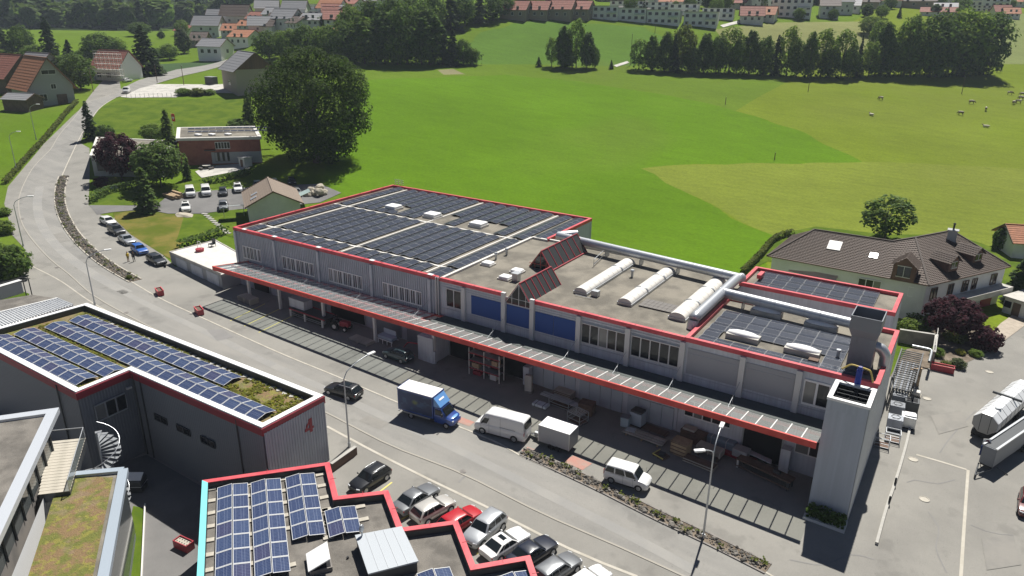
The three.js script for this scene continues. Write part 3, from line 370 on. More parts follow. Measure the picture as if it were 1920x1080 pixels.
  const nb = 62, bw = (cx1 - cx0) / nb;
  const raf = [], rafL = [], bars = [];
  for (let i = 0; i < nb; i++) {
    const x0 = cx0 + i * bw, x1 = x0 + bw, left = x1 < 40.5, z0 = left ? 0.12 : 3.3 + (i > 44 ? -0.2 : 0), sag = 0.015 * (hash2(i, 2, 2) - 0.5);
    part(t, 'pane', quad(V(x0 + 0.02, cy(zf - 0.12), zf - 0.12), V(x1 - 0.02, cy(zf - 0.12) + sag, zf - 0.12), V(x1 - 0.02, cy(z0), z0), V(x0 + 0.02, cy(z0) + sag, z0)), left ? MAT.paneClear : MAT.paneGreen, can);
    (left && i < 17 ? rafL : raf).push(beam(V(x0, cy(0.2) - 0.14, 0.2), V(x0, cy(zf) - 0.14, zf - 0.1), 0.09, 0.18));
    if (!left) bars.push(beam(V(x0, cy(3.3) + 0.03, 3.3), V(x0, cy(zf) + 0.03, zf - 0.1), 0.1, 0.05)); else bars.push(beam(V(x0, cy(0.2) + 0.02, 0.2), V(x0, cy(zf) + 0.02, zf - 0.1), 0.035, 0.025));
  }
  part(t, 'rafter', raf, MAT.redSteel, can); part(t, 'rafter', rafL, MAT.claddingDark, can); part(t, 'glazing_bar', bars, MAT.panelWhite, can);
  part(t, 'canopy_roof', slab(V(40.6, cy(3.25), 3.25), V(86.2, cy(3.25), 3.25), V(86.2, cy(0.1), 0.1), V(40.6, cy(0.1), 0.1), 0.03), std(C(0.075, 0.085, 0.082), 0.8), can);
  const rods = []; for (const x of [9.15, 18.25, 28.3, 38.2, 49.4, 59.4, 65.35, 71.45, 77.6]) rods.push(bar(V(x, 7.2, 0.3), V(x, cy(3.6), 3.6), 0.025), bar(V(x + 0.1, cy(2.6), 2.6), V(x + 0.1, cy(2.6) + 1, 2.6), 0.02));
  part(t, 'tie_rod', rods, MAT.galv, can);
  for (const x of [12.6, 21.5, 31, 40.9, 5.9]) part(t, 'canopy_column', [box(0.34, cy(2.9) - ground(x, 3) - 0.2, 0.34, x, ground(x, 3), 2.9)], MAT.panelWhite, can);
  // gable glass dormers
  const dormer = (x0, x1, z0, z1, y0, yr) => {
    const xm = (x0 + x1) / 2, n = 6, A = V(x0, y0, z0), B = V(x1, y0, z0), T = V(xm, yr, z0), fr = [], gl = [];
    const d = part(t, 'roof_lantern', [quad(V(x0 + 0.05, y0, z1), V(x1 - 0.05, y0, z1), V(x1 - 0.05, y0 + 0.1, z1), V(x0 + 0.05, y0 + 0.1, z1)), tri(V(x1, y0, z1), V(x0, y0, z1), V(xm, yr, z1))], MAT.darkMetal);
    for (const s of [0, 1]) { const e = s ? x1 : x0; for (let i = 0; i < n; i++) { const za = lerp(z0, z1, i / n) - 0.05, zb = lerp(z0, z1, (i + 1) / n) + 0.05; const p = [V(e, y0, za), V(e, y0, zb), V(xm, yr, zb), V(xm, yr, za)]; part(t, 'pane', s ? slab(...p, 0.02) : slab(p[1], p[0], p[3], p[2], 0.02), MAT.lantern, d); } for (let i = 0; i <= n; i++) { const z = lerp(z0, z1, i / n); fr.push(beam(V(e, y0 + 0.05, z), V(xm, yr + 0.05, z - 0.001), 0.1, 0.1)); } fr.push(beam(V(e, y0 + 0.06, z0), V(e, y0 + 0.06, z1), 0.16, 0.16)); }
    fr.push(beam(V(xm, yr + 0.06, z0), V(xm, yr + 0.06, z1), 0.14, 0.14));
    part(t, 'frame', fr, MAT.darkRed, d);
    part(t, 'gable_pane', tri(A, B, T).translate(0, 0, 0.03), MAT.glass, d);
    part(t, 'gable_bar', [bar(A, T, 0.06), bar(B, T, 0.06), bar(V(xm, y0, z0 + 0.05), V(xm, yr, z0 + 0.05), 0.05), bar(V(lerp(x0, xm, 0.5), y0, z0 + 0.05), V(lerp(x0, xm, 0.5), (y0 + yr) / 2, z0 + 0.05), 0.04), bar(V(lerp(xm, x1, 0.5), y0, z0 + 0.05), V(lerp(xm, x1, 0.5), (y0 + yr) / 2, z0 + 0.05), 0.04), bar(V(x0, (y0 + yr) / 2 - 0.6, z0 + 0.05), V(x1, (y0 + yr) / 2 - 0.6, z0 + 0.05), 0.04)], z0 > -3 ? MAT.panelWhite : MAT.redSteel, d);
  };
  MAT.lantern = new THREE.MeshPhysicalMaterial({ color: C(0.05, 0.052, 0.05), roughness: 0.25 });
  dormer(49.6, 53.4, 0.12, -7.2, 9.35, 12.0);
  dormer(46.2, 49.6, -10.8, -20.6, 10.05, 12.4);
  // barrel rooflights
  const vault = (x, z0, z1, w, segs, hoods) => {
    const L = z0 - z1, d = part(t, 'rooflight', [box(w + 0.15, 0.3, L + 0.15, x, 10, (z0 + z1) / 2)], MAT.galv);
    for (let i = 0; i < segs; i++) { const g = new THREE.CylinderGeometry(w / 2, w / 2, L / segs - 0.05, 16, 1, false, Math.PI / 2, Math.PI); g.rotateZ(Math.PI).rotateY(0).rotateX(Math.PI / 2); g.rotateZ(Math.PI); g.scale(1, 0.62, 1); g.computeBoundingBox(); if (g.boundingBox.max.y < 0.1) g.rotateZ(Math.PI); part(t, 'vault_panel', g.translate(x, 10.3, z0 - (i + 0.5) * L / segs), MAT.offWhite, d); }
    for (const f of hoods) { const z = lerp(z0, z1, f); const g = new THREE.TorusGeometry(w / 2 + 0.02, 0.07, 6, 16, Math.PI); g.scale(1, 0.64, 2.2); part(t, 'vault_band', [g.translate(x, 10.3, z)], MAT.galv, d); }
  };
  vault(56.5, -5.6, -19.4, 1.7, 11, [0.72]); vault(62.3, -5.4, -19, 1.7, 11, [0.35, 0.75]); vault(68.9, -4.6, -20.5, 1.9, 12, [0.3, 0.62]);
  part(t, 'vent_box', [rbox(0.9, 0.7, 0.7, 58.2, 10, -6.2), box(2.2, 0.06, 0.06, 57.3, 10.1, -4.9)], MAT.galv);
  for (const [x, y] of [[738, 388], [811, 403], [897, 420]]) { const p = at(x, y, 10.4); const d = part(t, 'skylight_dome', [rbox(2.3, 0.75, 2.0, p.x, 10, p.z, 0, 0.15)], MAT.white); part(t, 'skylight_upstand', [box(2.5, 0.35, 2.2, p.x, 10, p.z)], MAT.offWhite, d); }
  for (const [x, y] of [[915, 494], [970, 508], [948, 520]]) { const p = at(x, y, 10.2); const d = part(t, 'skylight_dome', [rbox(1.5, 0.45, 1.3, p.x, 10.02, p.z, 0, 0.2)], MAT.white); part(t, 'skylight_upstand', [box(1.65, 0.2, 1.45, p.x, 10, p.z)], MAT.offWhite, d); }
  const domeLong = (x, z, w, d) => { const s = part(t, 'skylight_dome', [new THREE.SphereGeometry(0.5, 24, 10, 0, Math.PI * 2, 0, Math.PI / 2).scale(w, 0.75, d * 0.95).translate(x, 10.55, z)], MAT.white); part(t, 'skylight_upstand', [box(w, 0.55, d, x, 10, z)], MAT.concrete, s); };
  for (const [x, y] of [[1394, 628], [1505, 655], [1438, 583], [1540, 608]]) { const p = at(x, y, 10.5); domeLong(p.x, p.z, 3.3, 1.3); }
  // roof vents, rails, pavers
  for (const [x, y] of [[930, 486], [1185, 519], [950, 478], [1570, 672]]) { const p = at(x, y, 10); part(t, 'roof_vent', [cyl(0.16, 0.16, 0.8, p.x, 10, p.z), cyl(0.26, 0.22, 0.16, p.x, 10.8, p.z)], MAT.galv); }
  { const p = at(968, 526, 10); part(t, 'roof_vent', [box(0.8, 0.9, 0.8, p.x, 10, p.z), box(1, 0.15, 1, p.x, 10.9, p.z)], MAT.galv); }
  { const a = at(1113, 500, 10), b = at(1140, 474, 10); a.y = b.y = 10; part(t, 'roof_rail', [bar(V(a.x, 10, a.z), V(a.x, 11, a.z), 0.05), bar(V(a.x, 11, a.z), V(b.x, 11, b.z), 0.05), bar(V(b.x, 11, b.z), V(b.x + 1, 11, b.z), 0.05), bar(V(b.x, 10, b.z), V(b.x, 11, b.z), 0.05), bar(V(a.x, 10.3, a.z), V(b.x, 10.3, b.z), 0.06)], MAT.alu); }
  for (let i = 0; i < 9; i++) for (let j = 0; j < 3; j++) part(t, 'paving_slab', box(0.5, 0.09, 0.78, 64 + i * 0.53, 10.06, -8.1 + j * 0.82, 0), MAT.concreteDark);
  part(t, 'corner_rail', [0, 1, 2].flatMap(k => [bar(V(0.3 + k * 0.8, 10, -36.4), V(0.3 + k * 0.8, 11.4, -36.4), 0.04)]).concat([10.7, 11.05, 11.4].map(y => bar(V(0.1, y, -36.4), V(2.4, y, -36.4), 0.035))), MAT.alu);
  // walkway strips and cable trays on the hall roof
  const strips = []; for (const z of [-4.2, -20]) for (let x = 1.5; x < 38; x += 1.5) strips.push(box(1.46, 0.07, 0.38, x, 10.02, z + 0.12 * (hash2(Math.round(x * 3), Math.round(z), 4) - 0.5))); for (const x of [4.02, 21.4, 36.5]) strips.push(box(0.26, 0.07, 34.2, x, 10.01, -18.4));
  part(t, 'cable_tray', strips, MAT.offWhite);
  // air ducts
  const yd = 11.35, r = 0.57, duct = (P, rr = r, n = 40) => tube(P, rr, n, 14);
  const p0 = at(1075, 434, yd), p1 = at(1050, 442, yd), p2 = at(1385, 521, yd), p3 = at(1302, 592, yd);
  part(t, 'air_duct', [duct([V(p1.x + 1.6, yd, p1.z - 2.2), V(p1.x + 0.2, yd, p1.z - 0.7), V(p1.x, yd, p1.z), V(p1.x + 0.8, yd, p1.z + 0.25), V(p2.x - 1, yd, p2.z - 0.1), V(p2.x, yd, p2.z)], r, 60)], MAT.duct);
  part(t, 'air_duct', [duct([V(p2.x + 0.3, yd, p2.z - 0.4), V(p2.x - 0.1, yd, p2.z + 1), V(p3.x + 0.2, yd, p3.z - 0.8), V(p3.x, yd - 0.25, p3.z), V(p3.x - 0.05, 9.9, p3.z + 0.35)], r, 50)], MAT.duct);
  const q0 = at(1350, 547, yd), q1 = at(1598, 607, yd);
  part(t, 'air_duct', [duct([V(q0.x, yd, q0.z), V(lerp(q0.x, q1.x, 0.5), yd, lerp(q0.z, q1.z, 0.5)), V(q1.x + 0.6, yd, q1.z)], 0.56, 30)], MAT.duct);
  const bands = []; for (let i = 1; i < 13; i++) { const x = lerp(p1.x + 1, p2.x, i / 13), z = lerp(p1.z + 0.25, p2.z, i / 13); bands.push(new THREE.TorusGeometry(r + 0.01, 0.03, 5, 18).rotateY(Math.PI / 2).translate(x, yd, z)); } for (let i = 1; i < 9; i++) bands.push(new THREE.TorusGeometry(0.57, 0.025, 5, 18).rotateY(Math.PI / 2).translate(lerp(q0.x, q1.x, i / 9), yd, lerp(q0.z, q1.z, i / 9)));
  part(t, 'duct_band', bands, MAT.galv);
  part(t, 'duct_support', [0.1, 0.3, 0.5, 0.7, 0.9].flatMap(f => [box(0.1, 0.8, 1.3, lerp(p1.x, p2.x, f), 10, lerp(p1.z, p2.z, f))]).concat([0.2, 0.5, 0.8].map(f => box(0.1, 0.75, 1.2, lerp(q0.x, q1.x, f), 10, lerp(q0.z, q1.z, f)))), MAT.galv);
  // exhaust hood
  { const b = at(1612, 684, 10), x = b.x, z = b.z + 0.2; const lo = rectP(x - 1.05, x + 1.05, z - 1.15, z + 1.15), hi = rectP(x - 1.35, x + 1.3, z - 1.5, z + 1.45), g = [side(lo, 9.9, 13.3)];
    const f = (P, y) => P.map(p => V(p.x, y, p.z)); const a = f(lo, 13.3), c = f(hi, 14.1), d = f(hi, 15.4), e = f(inset(hi, 0.08), 15.4), k = f(inset(hi, 0.08), 14.2);
    for (let i = 0; i < 4; i++) { const j = (i + 1) % 4; g.push(quad(a[j], a[i], c[i], c[j]), quad(c[j], c[i], d[i], d[j]), quad(d[j], d[i], e[i], e[j]), quad(e[j], e[i], k[i], k[j])); }
    const h = part(t, 'exhaust_hood', g, MAT.claddingDark); part(t, 'hood_opening', cap(inset(hi, 0.08), 14.2), MAT.void, h);
    part(t, 'hood_ribs', [-0.5, 0, 0.5].map(k => box(0.05, 3.4, 0.05, x + k, 9.9, z + 1.16)), MAT.claddingDark, h);
    part(t, 'bent_duct', [tube([V(x + 0.8, 12.1, z - 0.5), V(x + 1.5, 11.95, z - 0.55), V(x + 1.95, 11.3, z - 0.6), V(x + 1.98, 10, z - 0.6)], 0.5, 20, 14)], MAT.duct, h); }
  part(t, 'roof_hatch', [box(1.0, 0.3, 0.5, 87.9, 10, -2.5), box(0.9, 0.35, 0.7, 83.6, 10, -2.2)], MAT.woodDark);
  // tower at the street corner
  const tw = [v2(86.3, 5.4), v2(86.3, 1.6), v2(89.6, 1.6), v2(89.6, 5.4)];
  const tower = part(t, 'tower', [side(tw, -2.5, 10.5)], MAT.towerWall = std(C(1, 1, 1), 0.7, { map: tex(512, (u, v) => mul([0.43, 0.47, 0.53], 0.88 + 0.12 * fbm(u * 6, v * 6, 97, 4, 6) + 0.16 * (fbm(u * 60, v * 2, 98, 2) - 0.5)), 1 / 12) }));
  part(t, 'tower_coping', ring(tw, -0.06, 0.32, 10.4, 10.62), MAT.white, tower);
  part(t, 'tower_pit', [cap(inset(tw, 0.3), 9.3), side(inset(tw, 0.3).reverse(), 9.3, 10.45)], MAT.void, tower);
  part(t, 'tower_cladding', [corr(v2(89.63, 5.4), v2(89.63, 0.05), -2, 10.4, 0.45, 0.07)], MAT.claddingPale, tower);
  part(t, 'tower_ledge', [box(3.5, 0.75, 1.5, 88, -1.55, 6.3)], MAT.panelWhite, tower);
  part(t, 'pit_grating', [0.6, 1.2, 1.8, 2.4].map(k => beam(V(86.7, 10.2, 1.7 + k * 1.3), V(89.2, 10.2, 1.7 + k * 1.3), 0.05, 0.06)), MAT.darkMetal, tower);
}
// hoist on the tower
{ const t = thing('hoist', 'blue hoist with yellow arms standing behind the corner tower', 'hoist', V(88.0, 10, 1.2));
  part(t, 'body', [rbox(0.5, 1.7, 0.45, 88.0, 10.3, 1.3, 0, 0.1), cyl(0.22, 0.18, 0.35, 88, 11.9, 1.3)], std(C(0.02, 0.05, 0.35), 0.5));
  part(t, 'arm', [tube([V(88, 12.2, 1.3), V(87.2, 12.1, 1.0), V(86.5, 11.4, 0.8)], 0.08, 12, 6), tube([V(88, 12.2, 1.3), V(88.8, 12.0, 1.2), V(89.2, 11.0, 1.2)], 0.08, 12, 6)], std(C(0.6, 0.45, 0.12), 0.5));
  part(t, 'leg', [bar(V(88, 10.4, 1.3), V(87.6, 9.4, 2.9), 0.06), bar(V(88, 10.4, 1.3), V(88.4, 9.4, 2.9), 0.06), bar(V(88, 10.4, 1.3), V(88.0, 9.4, 3.2), 0.06)], MAT.black); }
// ---------------------------------------------------------------- solar panels
const cellTex = (dark, bright, line, frame, nx, ny, fw) => { const W = 128, H = 64, d = new Uint8Array(W * H * 4); for (let j = 0; j < H; j++) for (let i = 0; i < W; i++) { const u = i / W, v = j / H; let c; if (u < fw || u > 1 - fw || v < fw * 1.8 || v > 1 - fw * 1.8) c = frame; else { const a = u * nx % 1, b = v * ny % 1; c = (a < 0.07 || b < 0.06) ? line : mix(dark, bright, hash2(Math.floor(u * nx), Math.floor(v * ny), 3)); } const k = 4 * (j * W + i); for (let q = 0; q < 3; q++) d[k + q] = Math.round(255 * Math.pow(c[q], 1 / 2.2)); d[k + 3] = 255; } const t = new THREE.DataTexture(d, W, H); t.colorSpace = THREE.SRGBColorSpace; t.magFilter = THREE.LinearFilter; t.needsUpdate = true; return t; };
const panelMat = (map, rough) => new THREE.MeshPhysicalMaterial({ map, roughness: rough, specularIntensity: 0.8 });
const SOLb = [0, 1, 2].map(k => panelMat(cellTex(mul([0.034, 0.04, 0.056], 1 + k * 0.1), mul([0.044, 0.051, 0.07], 1 + k * 0.1), [0.05, 0.057, 0.075], [0.32, 0.33, 0.35], 10, 6, 0.016), 0.2));
const SOLp = [0, 1, 2, 3].map(k => panelMat(cellTex([[0.022, 0.035, 0.09], [0.03, 0.05, 0.115], [0.034, 0.038, 0.088], [0.026, 0.042, 0.1]][k], [[0.03, 0.048, 0.115], [0.04, 0.064, 0.14], [0.044, 0.048, 0.11], [0.034, 0.054, 0.125]][k], [0.2, 0.23, 0.32], [0.4, 0.42, 0.45], 10, 6, 0.01), 0.25));
const PG = new THREE.BoxGeometry(1.64, 0.045, 1.0);
// panels: list of [x, y, z, quaternion]
function solarArray(label, group, list, mats, pos, frame, wide = 1) {
  const t = thing('solar_array', label, 'solar panels', pos, 0, group);
  list.sort((a, b) => camera.position.distanceTo(V(a[0], a[1], a[2])) - camera.position.distanceTo(V(b[0], b[1], b[2])));
  const rest = [];
  list.forEach((p, i) => { const k = Math.floor(hash2(i, 5, 9) * mats.length); if (i < 300) { const m = new THREE.Mesh(PG, mats[k]); m.name = 'solar_panel'; m.castShadow = m.receiveShadow = true; m.position.set(p[0] - pos.x, p[1] - pos.y, p[2] - pos.z); m.quaternion.copy(p[3]); m.scale.z = wide; t.add(m); if (frame) { const f = new THREE.Mesh(frame, MAT.frameWhite ||= std(C(0.6, 0.61, 0.62), 0.45)); f.name = 'frame'; f.castShadow = true; m.add(f); } } else { const g = PG.clone().applyQuaternion(p[3]).translate(p[0] - pos.x, p[1] - pos.y, p[2] - pos.z); rest.push(g); } });
  if (rest.length) { const m = mesh('solar_panel_rows', rest, mats[0], t); m.userData.kind = 'stuff'; }
  return t;
}
const qE = (ax, deg) => new THREE.Quaternion().setFromAxisAngle(ax, deg * Math.PI / 180);
const frameGeo = join([box(1.66, 0.02, 0.026, 0, 0.022, 0.488), box(1.66, 0.02, 0.026, 0, 0.022, -0.488), box(0.055, 0.02, 0.95, 0.8, 0.022, 0), box(0.055, 0.02, 0.95, -0.8, 0.022, 0)]);
{ // hall roof: tents running from front to back
  const L = [], turn = qE(V(0, 1, 0), 90), sky_ = [[738, 388], [811, 403], [897, 420]].map(q => at(q[0], q[1], 10.4));
  const e = qE(V(0, 0, 1), 9).multiply(turn), w = qE(V(0, 0, 1), -9).multiply(turn);
  const xs = [2.3]; for (let i = 0; i < 7; i++) xs.push(5.75 + i * 2.32); for (let i = 0; i < 6; i++) xs.push(23.05 + i * 2.34); xs.push(38.15);
  for (const x of xs) for (let r = 0; r < 21; r++) { const z = r < 2 ? -1.35 - r * 1.68 : r < 11 ? -5.4 - (r - 2) * 1.66 : -21.2 - (r - 11) * 1.66; if (z < -35.2) continue;  if (sky_.some(s => Math.abs(s.x - x + 0.4) < 2.6 && Math.abs(s.z - z) < 1.9)) continue;
    L.push([x - 0.51, 10.24, z, e], [x + 0.51, 10.24, z, w]); }
  for (const x of [40.75]) for (let r = 0; r < 8; r++) L.push([x - 0.51, 10.24, -22.9 - r * 1.66, e], [x + 0.51, 10.24, -22.9 - r * 1.66, w]);
  solarArray('dark solar panels in tent rows covering the hall roof with three white domes', 'solar arrays on the roofs', L, SOLb, V(20, 10, -18));
}
{ const n = qE(V(1, 0, 0), -8), s = qE(V(1, 0, 0), 8), A = [], B = [];
  const doms = [[1394, 628], [1505, 655]].map(q => at(q[0], q[1], 10.5));
  for (let r = 0; r < 6; r++) for (let i = 0; i < 9; i++) { const x = 73.4 + i * 1.68, z = -1.15 - r * 2.05 + (r > 3 ? 0.1 : 0); if (r > 0 && x > 85.4) continue; if (r === 5 && i > 8) continue; if (z < -10.9) continue; if (doms.some(d => Math.abs(d.x - x) < 2.2 && Math.abs(d.z - z + 0.3) < 1.5)) continue; A.push([x, 10.22, z + 0.5, s], [x, 10.22, z - 0.5, n]); }
  solarArray('dark solar panels around four white domes beside the exhaust hood', 'solar arrays on the roofs', A, SOLb, V(79, 10, -6));
  for (let r = 0; r < 3; r++) for (let i = 0; i < 8; i++) B.push([73.6 + i * 1.69, 10.22, -20.9 - r * 2.15 + 0.5, s], [73.6 + i * 1.69, 10.22, -20.9 - r * 2.15 - 0.5, n]);
  solarArray('dark solar panels on the rear roof beside the tiled house', 'solar arrays on the roofs', B, SOLb, V(79, 10, -23));
}
// ---------------------------------------------------------------- grey warehouse number 4
{
  const P = [v2(4.0, 25.0), v2(45.35, 25.1), v2(45.2, 32.0), v2(25.3, 32.2), v2(25.5, 37.6), v2(3.0, 37.4)].reverse(), t = thing('warehouse', 'grey metal warehouse with red and white roof edge and red number on its end', 'warehouse', V(25, 0, 31));
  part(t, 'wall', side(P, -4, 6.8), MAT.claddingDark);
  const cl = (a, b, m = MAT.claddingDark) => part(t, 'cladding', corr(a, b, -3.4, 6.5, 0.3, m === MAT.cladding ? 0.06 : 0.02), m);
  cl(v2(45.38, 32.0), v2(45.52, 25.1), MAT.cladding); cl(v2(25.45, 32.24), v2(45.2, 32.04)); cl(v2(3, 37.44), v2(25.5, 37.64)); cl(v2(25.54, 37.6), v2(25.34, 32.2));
  part(t, 'roof_edge', ring(P, -0.16, -0.06, 6.25, 6.98), MAT.darkRed);
  part(t, 'roof_coping', ring(P, -0.07, 0.5, 6.6, 7.12), MAT.white);
  part(t, 'roof_lining', ring(P, 0.5, 0.56, 6.3, 7.05), MAT.darkMetal);
  part(t, 'green_roof', cap(inset(P, 0.5), 6.42), MAT.sedum);
  const loader = new FontLoader(), font = await loader.loadAsync('fonts/droid/droid_sans_bold.typeface.json');
  const four = new TextGeometry('4', { font, size: 1.45, depth: 0.06, curveSegments: 4 }); four.rotateY(Math.PI / 2); const fp = V(45.5, 4.15, 27.7);
  part(t, 'number', four.translate(fp.x, fp.y, fp.z), MAT.darkRed);
  window_(t, v2(25.62, 36.4), v2(25.5, 33.2), 3.3, 4.9, 3, MAT.alu, MAT.glass, 0.12);
  for (const x of [28.5, 32.2, 36]) window_(t, v2(x, 32.22), v2(x + 2.1, 32.2), 2.5, 3.1, 2, MAT.darkMetal, MAT.glass, 0.08);
  for (const q of [[25.9, 32.32], [27.0, 32.3], [41.8, 32.15], [22, 37.75]]) part(t, 'downpipe', cyl(0.08, 0.08, 10, q[0], -3.2, q[1], 8), MAT.darkMetal);
  part(t, 'wall_lamp', [box(0.25, 0.2, 0.5, 25.7, 5.3, 32.8)], MAT.offWhite);
  // paving slabs along the edge of the green roof
  for (let i = 0; i < 38; i++) { const x = 6 + i * 1.03 + 0.25 * hash2(i, 1, 1); if (x < 44.4) part(t, 'paving_slab', box(0.5, 0.06, 0.5, x, 6.43, 25.85 + 0.25 * hash2(i, 2, 1), hash2(i, 3, 1)), MAT.concrete); if (x > 26.5 && x < 44) part(t, 'paving_slab', box(0.45, 0.06, 0.45, x, 6.43, 31.25 - 0.2 * hash2(i, 4, 1), hash2(i, 5, 1)), MAT.concrete); }
  const L = [], s = qE(V(1, 0, 0), 13), n = qE(V(1, 0, 0), -13);
  const row = (z, x0, c) => { for (let i = 0; i < c; i++) L.push([x0 + i * 1.69, 6.75, z + 0.56, s], [x0 + i * 1.69, 6.75, z - 0.56, n]); };
  row(27.45, 7.4, 17); row(30.05, 7.0, 22); row(32.95, 6.2, 11); row(35.5, 5.6, 11);
  solarArray('blue solar panels in four tent rows on the planted warehouse roof', 'solar arrays on the roofs', L, SOLp, V(25, 6.4, 31), frameGeo, 1.11);
}
// ---------------------------------------------------------------- saw-tooth building with red parapet in the foreground
{
  const y = 4.0, pt = (a, b) => { const p = at(a, b, y); return v2(p.x, p.z); };
  const C0 = pt(380, 901), C1 = pt(617, 867), C2 = pt(633, 931), C3 = pt(727, 920), C4 = pt(754, 990), C5 = pt(857, 976), C6 = pt(890, 1060), C7 = pt(993, 1042), C8 = pt(1016, 1110), C9 = pt(1100, 1096), C10 = v2(80, 40), C11 = v2(70, 56), C12 = pt(364, 1200);
  const P = [C0, C1, C2, C3, C4, C5, C6, C7, C8, C9, C10, C11, C12], t = thing('sawtooth_building', 'flat-roofed building with a zigzag red parapet above the parked cars', 'building', V(58, -0.4, 40));
  part(t, 'wall', side(P, -4, 3.9), MAT.concreteDark);
  part(t, 'parapet', side(inset(P, 0.42).reverse(), 3.2, 3.97), MAT.darkMetal);
  const band = (k, a, mat, off) => { const Q = inset(P, 0.42), O = inset(P, -0.05), i = k, j = (k + 1) % P.length, u = (p, h) => V(p.x, h, p.z); return part(t, 'roof_coping', [quad(u(O[j], 4.02), u(O[i], 4.02), u(Q[i], 4.02), u(Q[j], 4.02)), quad(u(O[j], 3.5), u(O[i], 3.5), u(O[i], 4.02), u(O[j], 4.02)), quad(u(Q[i], 3.85), u(Q[j], 3.85), u(Q[j], 4.02), u(Q[i], 4.02))], mat); };
  if (area2(P) > 0) { /* wound for the outside */ }
  for (let k = 0; k < 10; k++) for (let f = 0.5; f < 1; f += 0.5) { const a = P[k], b = P[(k + 1) % P.length], m = a.clone().lerp(b, f); if (f < 1) part(t, 'coping_seam', box(0.04, 0.03, 0.5, m.x, 4.012, m.z, Math.atan2(-(b.z - a.z), b.x - a.x)), MAT.darkRed); }
  for (let k = 0; k < P.length; k++) band(k, 0, k === P.length - 1 ? MAT.turq = std(C(0.2, 0.62, 0.64), 0.4) : MAT.red);
  part(t, 'roof', cap(inset(P, 0.2), 3.35), MAT.gravelGrey);
  // panel blocks given by the corners of each tent row
  const e1 = V(0.797, 0, 0.604), e2 = V(0.66, 0, -0.75).normalize(), ang = -Math.atan2(e1.z, e1.x), L = [];
  const qy = qE(V(0, 1, 0), ang * 180 / Math.PI), up = qE(e1, -8), dn = qE(e1, 8);
  const block = (a, b, n0, n) => { const p = at(a, b, 3.75); for (let i = n0; i < n; i++) for (const s of [0, 1]) { const o = s ? 0.615 : -0.615; const c = V(p.x + e1.x * (0.85 + i * 1.69) + e2.x * o, 3.72, p.z + e1.z * (0.85 + i * 1.69) + e2.z * o); L.push([c.x, c.y, c.z, (s ? up : dn).clone().multiply(qy)]); } return p; };
  block(436, 908, 0, 8); block(498, 899, 0, 7); block(562, 889, 0, 5); block(637, 951, 0, 2); block(812, 1067, 0, 3); block(962, 1073, 0, 3);
  solarArray('blue framed solar panels on the foreground zigzag roof', 'solar arrays on the roofs', L, SOLp, V(55, 3.35, 38), frameGeo, 1.19);
  // ballast slabs beside the rows
  for (const [a, b, n] of [[396, 917, 7], [466, 908, 7], [529, 899, 5], [600, 890, 5], [606, 958, 3], [676, 950, 2], [545, 1060, 2]]) { const p = at(a, b, 3.4); for (let i = 0; i < n; i++) part(t, 'ballast_slab', box(0.42, 0.1, 0.75, p.x + e1.x * i * 1.69, 3.36, p.z + e1.z * i * 1.69, ang + 0.1 * (hash2(i, a, 2) - 0.5)), MAT.woodGrey); }
  // light grey roof box and open white hatch
  { const a = at(668, 1005, 4.35), b = at(752, 989, 4.35), c = at(782, 1052, 4.35), d = at(692, 1075, 4.35), B = [a, b, c, d].map(p => v2(p.x, p.z)); const r = part(t, 'roof_box', side(B, 3.36, 4.3), MAT.darkMetal); part(t, 'box_lid', [cap(inset(B, -0.08), 4.4), side(inset(B, -0.08), 4.28, 4.4)], MAT.lid = std(C(0.4, 0.43, 0.46), 0.5), r); part(t, 'lid_seam', [1, 2, 3, 4].map(k => beam(a.clone().lerp(b, k / 5).setY(4.41), d.clone().lerp(c, k / 5).setY(4.41), 0.03, 0.03)), MAT.galv, r); }
  { const p = at(600, 1058, 3.4), m = new THREE.Object3D(), d = part(t, 'roof_hatch', box(1.9, 0.35, 1.6, p.x, 3.36, p.z, ang), MAT.concreteDark); const g = rbox(2.0, 0.1, 1.75, 0, 0, 0, 0, 0.05).translate(0, 0, 0.85).rotateX(-0.42).translate(0, 0, -0.85).rotateY(ang + Math.PI).translate(p.x, 3.72, p.z); part(t, 'hatch_lid', g, MAT.white, d); part(t, 'hatch_opening', box(1.7, 0.02, 1.4, p.x, 3.72, p.z, ang), MAT.void, d); }
  { const p = at(679, 1004, 4.4); part(t, 'wind_cowl', [cyl(0.06, 0.06, 0.5, p.x, 4.4, p.z), new THREE.SphereGeometry(0.24, 10, 8).scale(0.6, 1.4, 1).translate(p.x, 5.05, p.z)], MAT.galv); }
  for (const [a, b] of [[607, 868], [648, 1038], [590, 1035]]) { const p = at(a + 4, b + 8, 3.4); part(t, 'roof_drain', cyl(0.09, 0.09, 0.15, p.x, 3.36, p.z, 8), MAT.black); }
}
// low wall with lamp between the warehouse and the parking bays
{ const a = at(668, 852), b = at(622, 885), t = thing('retaining_wall', 'low dark brown wall below the street lamp beside the warehouse', 'wall', a.clone()); part(t, 'wall', beam(a.clone().setY(a.y + 0.35), b.clone().setY(a.y + 0.35), 0.3, 1.1), MAT.woodDark); part(t, 'wall_cap', beam(a.clone().setY(a.y + 0.93), b.clone().setY(a.y + 0.93), 0.36, 0.06), MAT.concrete); }
